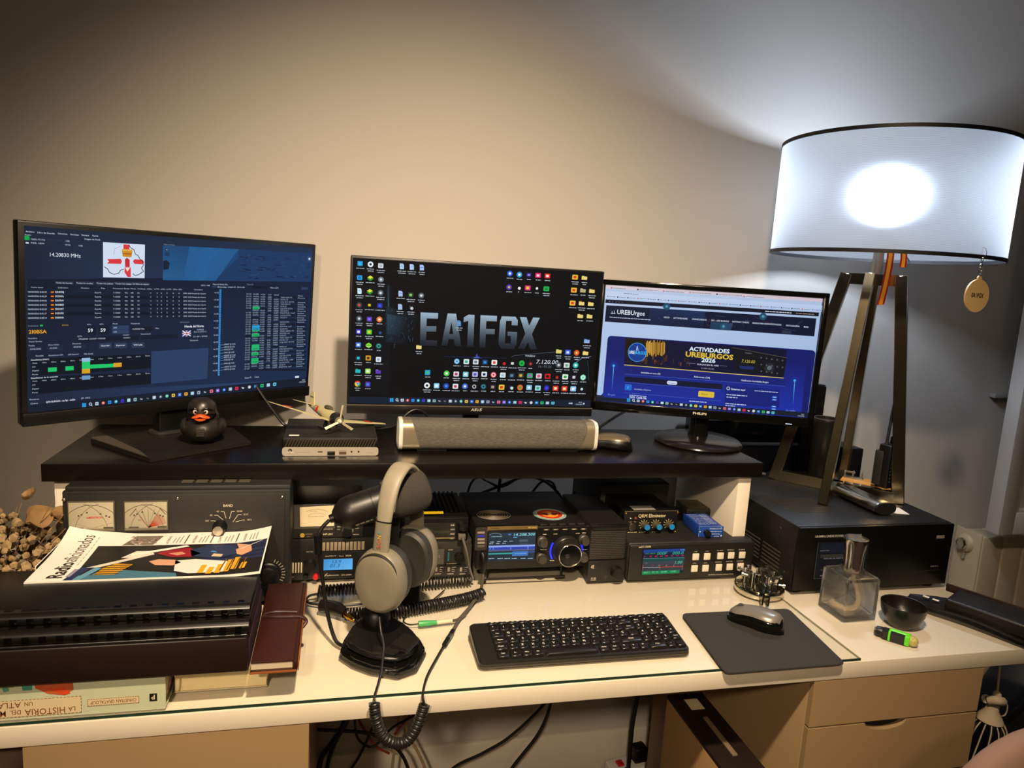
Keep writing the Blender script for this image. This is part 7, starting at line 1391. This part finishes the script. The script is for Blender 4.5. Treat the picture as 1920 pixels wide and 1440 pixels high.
bm = bm_new(); rings = []
for k in range(19):
    y = .150-k*.0145; wv_ = .040*min(1, (k+.6)/4)**.6; zz = .012+.010*math.cos((y-.03)*22)*.6; rings.append([(-.006-wv_*1.0, y, zz+.004), (-.006-wv_*.5, y, zz), (-.006+wv_*.5, y, zz), (-.006+wv_*.95, y, zz+.004), (-.006+wv_*.95, y, zz+.0075), (-.006+wv_*.5, y, zz+.0042), (-.006-wv_*.5, y, zz+.0042), (-.006-wv_*1.0, y, zz+.0075)])
loft(bm, rings); obj('flap', bm, lk, t)
for y in (.118, .100): obj('flap_slot', box(bm_new(), -.003, .004, y-.006, y+.006, .0205, .0222, .001), M('slot_white', '#d8d2c6', .5), t)
obj('snap', ball(bm_new(), (.010, -.055, .0445), .004, .004, .0012, 12), M('snap_metal', '#8a8378', .25, .9), t)

# ---------------------------------------------------------------- radiator, shutter, bracket
t = thing('radiator', 'cream column radiator below the shutter at the right end of the wall', 'radiator', (1.893, .749, -.75))
rad = M('radiator_cream', '#b7a98e', .4, noise=5, amt=.04)
for k in range(6):
    x = k*.0785; bm = box(bm_new(), x+.0015, x+.0775, -.048, -.030, .12, .672, .006, 3); box(bm, x+.012, x+.066, -.032, .044, .16, .660, .008, 3); box(bm, x+.0005, x+.077, -.030, .038, .60, .668, .006); obj('element', bm, rad, t)
bm = box(bm_new(), -.004, .0015, -.046, .046, .12, .676, .003); obj('end_panel', bm, rad, t)
bm = lathe(bm_new(), [(.0001, 0), (.030, 0), (.026, .008), (.0225, .010), (.0001, .010)], (-.004, .006, .632), (-1, 0, 0), 30); obj('boss', bm, rad, t)
obj('plug', lathe(bm_new(), [(.0001, .009), (.0185, .009), (.0185, .020), (.016, .024), (.013, .024), (.012, .0215), (.0001, .0215)], (-.004, .006, .632), (-1, 0, 0), 8), chrome, t); obj('bleed_stem', cyl(bm_new(), (-.006, .004, .612), (-.010, .002, .584), .005, n=10), M('stem_grey', '#8a857a', .4), t)
for x in (.06, .40): obj('foot', B(x-.012, x+.012, -.03, .03, -.0397, .13, .002), rad, t)
t = thing('shutter', 'white panelled shutter leaf above the radiator at the right edge', 'shutter', (1.874, .64, -.048))
shm = M('shutter_white', '#bdb8b2', .5, noise=5, amt=.03)
bm = box(bm_new(), 0, .052, 0, .045, 0, 1.75, .002); box(bm, .60, .652, 0, .045, 0, 1.75, .002); box(bm, .052, .60, 0, .045, 0, .066, .001); box(bm, .052, .60, 0, .045, 1.684, 1.75, .001); obj('frame', bm, shm, t)
bm = box(bm_new(), .052, .60, .012, .036, .066, 1.684); obj('panel', bm, shm, t)
bm = box(bm_new(), .052, .064, .004, .013, .066, 1.684, .003); box(bm, .588, .60, .004, .013, .066, 1.684, .003); box(bm, .064, .588, .004, .013, .066, .078, .003); obj('moulding', bm, shm, t)
tag(obj('wall_bracket', B(-.030, .035, -.010, .012, -.007, .007, .002), M('bracket_grey', '#8d8a88', .5), None, (1.962, .7868, .340)), 'small white bracket on the wall beside the shutter', 'bracket')

# ---------------------------------------------------------------- behind and under the desk
for k, (pts, r) in enumerate((([(.31, .72, .02), (.318, .71, .09), (.335, .70, .118), (.36, .70, .108), (.40, .71, .09), (.45, .72, .115)], .003), ([(.385, .70, .02), (.392, .70, .11), (.398, .71, .20)], .0042),
        ([(.34, .71, .07), (.40, .70, .098), (.45, .70, .117), (.50, .70, .11), (.545, .70, .075), (.57, .70, .03)], .0036), ([(.47, .72, .05), (.50, .71, .10), (.53, .70, .10), (.545, .70, .05)], .003), ([(.585, .70, .03), (.60, .70, .12), (.605, .71, .21)], .0032), ([(.57, .71, .04), (.61, .70, .11), (.65, .71, .20)], .0032))):
    cable('cable', ['thin black cable bending in an arch behind the transceiver, leftmost there', 'black cable rising straight behind the transceiver to the shelf', 'black cable sagging in a wide curve behind the transceiver', 'short black cable loop behind the round sticker', 'upright black cable behind the small black speaker box', 'slanting black cable rising behind the small black speaker box'][k], pts, r, None, 'cables behind the radios')
ug = 'cables under the desk'
for k, (pts, r, mm) in enumerate((([(.034, .60, -.36), (.03, .60, -.444), (.0, .60, -.50), (-.022, .60, -.54), (-.03, .60, -.66)], .0065, None), ([(.046, .61, -.36), (.040, .61, -.44), (.012, .61, -.50), (-.005, .61, -.56), (-.01, .61, -.66)], .005, None),
        ([(-.10, .60, -.44), (-.03, .60, -.456), (.086, .60, -.477), (.15, .60, -.519), (.184, .60, -.579), (.20, .60, -.68)], .0042, None), ([(.11, .58, -.38), (.098, .60, -.458), (.07, .60, -.53), (.045, .60, -.58), (.02, .60, -.68)], .0035, None),
        ([(.05, .60, -.38), (.054, .60, -.433), (.064, .60, -.489), (.10, .60, -.513), (.142, .60, -.469), (.195, .60, -.439), (.23, .60, -.40)], .003, None),
        ([(.56, .64, -.40), (.533, .65, -.473), (.45, .65, -.555), (.379, .65, -.596), (.305, .65, -.63), (.25, .65, -.70)], .0036, None), ([(.56, .66, -.40), (.551, .65, -.472), (.524, .65, -.555), (.459, .65, -.647), (.42, .65, -.72)], .0042, None),
        ([(.80, .66, -.38), (.791, .65, -.477), (.785, .65, -.558), (.79, .66, -.685), (.795, .68, -.71)], .006, None),
        ([(.175, .65, -.40), (.178, .65, -.471), (.186, .65, -.522), (.215, .65, -.58), (.237, .65, -.64), (.24, .65, -.72)], .0035, M('beige_cord', '#a58a66', .5)), ([(.165, .66, -.44), (.157, .65, -.541), (.151, .65, -.613), (.148, .65, -.72)], .0035, M('beige_cord', '#a58a66', .5)),
        ([(.055, .62, -.38), (.064, .62, -.45), (.09, .62, -.50), (.11, .62, -.53), (.14, .62, -.55)], .003, M('red_cord', '#7a241c', .5)), ([(.195, .62, -.38), (.19, .62, -.44), (.165, .62, -.48), (.15, .62, -.50)], .0025, M('red_cord', '#7a241c', .5)))):
    cable('cable', ['thick black cable slanting down beside the left drawer unit', 'black cable just right of the thickest cable by the left drawers', 'black cable coming from behind the left drawers and drooping to the right', 'black cable slanting down left below the hanging coil', 'black cable forming a loop below the hanging coil', 'left one of two long black cables under the middle of the desk', 'right one of two long black cables under the middle of the desk', 'black cable hanging straight above the power strip',
           'beige cord curving down under the desk, right one of two', 'beige cord hanging straight under the desk, left one of two', 'red cord slanting down left of the hanging coil', 'short red cord behind the right arm of the hanging coil'][k], ([(pts[0][0]+.004, pts[0][1]+.01, -.0345)]+pts if k != 2 else pts), r, mm, ug)
t = thing('power_strip', 'white power strip with a red switch on the floor under the desk', 'power strip', (.80, .70, -.75), .15)
obj('case', box(bm_new(), -.05, .10, -.03, .03, -.0397, .042, .006, 3), white, t); obj('switch', B(-.028, -.010, -.010, .010, .042, .050, .002), redp, t)
t = thing('black_plug', 'black plug pushed into the white power strip', 'plug', (.840, .708, -.7075), .15); obj('body', box(bm_new(), -.020, .020, -.018, .018, .0, .045, .006, 3), blk, t)
t = thing('cardboard_box', 'tall cardboard box with dark top and printed side, leaning beside the right drawers', 'box', (.692, .095, -.79))
obj('carton', B(-.038, .038, -.20, .142, .0003, .585, .001), M('beige_carton', '#9d7b50', .7, noise=8, amt=.06), t); obj('top', B(-.0385, .0385, -.201, .143, .5852, .593, .001), M('dark_carton_top', '#1b100c', .5), t)
hd = obj('carry_handle', box(bm_new(), -.004, .006, -.05, .06, .5932, .597, .001), M('handle_grey', '#6e5b48', .5), t); lb_ = obj('label_sticker', B(-.012, .016, .088, .122, .5932, .5936), M('sticker_cream', '#b8a88c', .6), t)
s = Sheet(((0, 0), (34, 0), (34, 54), (0, 54)), .34, .54, (-.0384, .142, .043), (0, -1, 0), (0, 0, 1))
for q in (((12, 24), (13.5, 20), (15, 20.5), (16, 27), (15.5, 36), (13, 30)), ((10.4, 29), (11, 26), (12, 29), (12.4, 36), (11, 34))): s.poly(q, '#3a1710', 1)
s.line([(13.8, 22), (14.8, 34)], .25, '#7a4a30', 2); s.build('printed_picture', t, PRINT)
t = thing('fabric_bag', 'dull grey fabric bag with a shiny bead edge, left of the left drawer unit', 'bag', (-.50, .10, -.75))
obj('body', box(bm_new(), -.12, .085, -.09, .2, -.0397, .66, .03, 4), M('grey_brown_fabric', '#6d5646', .85, noise=30), t)
for k in range(14): obj('bead', ball(bm_new(), (.090, -.088, .30+k*.0262), .0022, .0022, .0065, 8), M('bead_metal', '#d8c8a0', .2, .9), t)
t = thing('backpack', 'black backpack on the floor right of the drawer unit', 'bag', (1.61, .22, -.75))
bm = bm_new(); ball(bm, (0, 0, .30), .19, .13, .34, 28); obj('body', bm, M('black_nylon', '#0d0d0d', .7, noise=60), t); bm = tube(bm_new(), [(-.17, -.05, .47), (-.15, -.08, .55), (-.08, -.06, .62)], .008, 8); obj('strap', bm, M('strap_dark', '#1d1b18', .6), t)
t = thing('cord_tassel', 'off-white knotted cord tassel hanging beside the right drawer unit', 'tassel', (1.244, .050, -.168))
cw = M('cotton_cord', '#a3947c', .85, noise=120, bump=.3, bscale=700)
bm = bm_new(); ball(bm, (.006, 0, .040), .008, .008, .008, 14); tube(bm, [(-.012, 0, .030), (-.004, -.012, .036), (.012, -.008, .030), (.014, .006, .022), (-.002, .012, .022), (-.013, .004, .030)], .0085, 10, 6); obj('knot', bm, cw, t)
obj('skirt', lathe(bm_new(), [(.0001, .022), (.011, .020), (.012, .008), (.020, -.004), (.024, -.012), (.018, -.016), (.0001, -.014)], (0, 0, 0), (.05, 0, 1), 24), cw, t)
obj('hanging_cord', tube(bm_new(), [(.006, 0, .046), (.009, .006, .09), (.012, .012, .150)], .0022, 6), cw, t)
for k in range(14):
    a = 2*PI*k/14; x, y = math.cos(a), math.sin(a); bm = tube(bm_new(), [(x*.019, y*.019, -.012), (x*.032, y*.03, -.030), (x*.040-.006, y*.036, -.070), (x*.042-.018, y*.036, -.115)], .0013, 6); obj('strand', bm, cw, t)
obj('side_loop', tube(bm_new(), [(.010, -.006, .036), (.028, -.006, .020), (.030, -.004, -.002), (.020, 0, -.006)], .0014, 6), cw, t)
t = thing('chair', 'dusty pink upholstered chair with a rounded back, at the lower right corner', 'chair', (.985, -.26, -.785), .0)
up = M('pink_velvet', '#86695c', .9, noise=30, amt=.08, bump=.15, bscale=600)
s = bmesh.new(); bmesh.ops.create_uvsphere(s, u_segments=40, v_segments=24, radius=1)
for v in s.verts:
    c = v.co; e = .8; c2 = Vector((math.copysign(abs(c.x)**e, c.x)*.215, math.copysign(abs(c.y)**.6, c.y)*.035, math.copysign(abs(c.z)**e, c.z)*.235)); v.co = c2+Vector((0, -.02, .610))
obj('backrest', s, up, t, ang=80); obj('seat', box(bm_new(), -.21, .21, -.46, -.05, .36, .46, .035, 4), up, t)
for x in (-.17, .17):
    for y in (-.42, -.09): obj('leg', cyl(bm_new(), (x*1.08, y, -.0047), (x, y, .365), .011, .015, 14), M('chair_leg_dark', '#2a2018', .4), t)
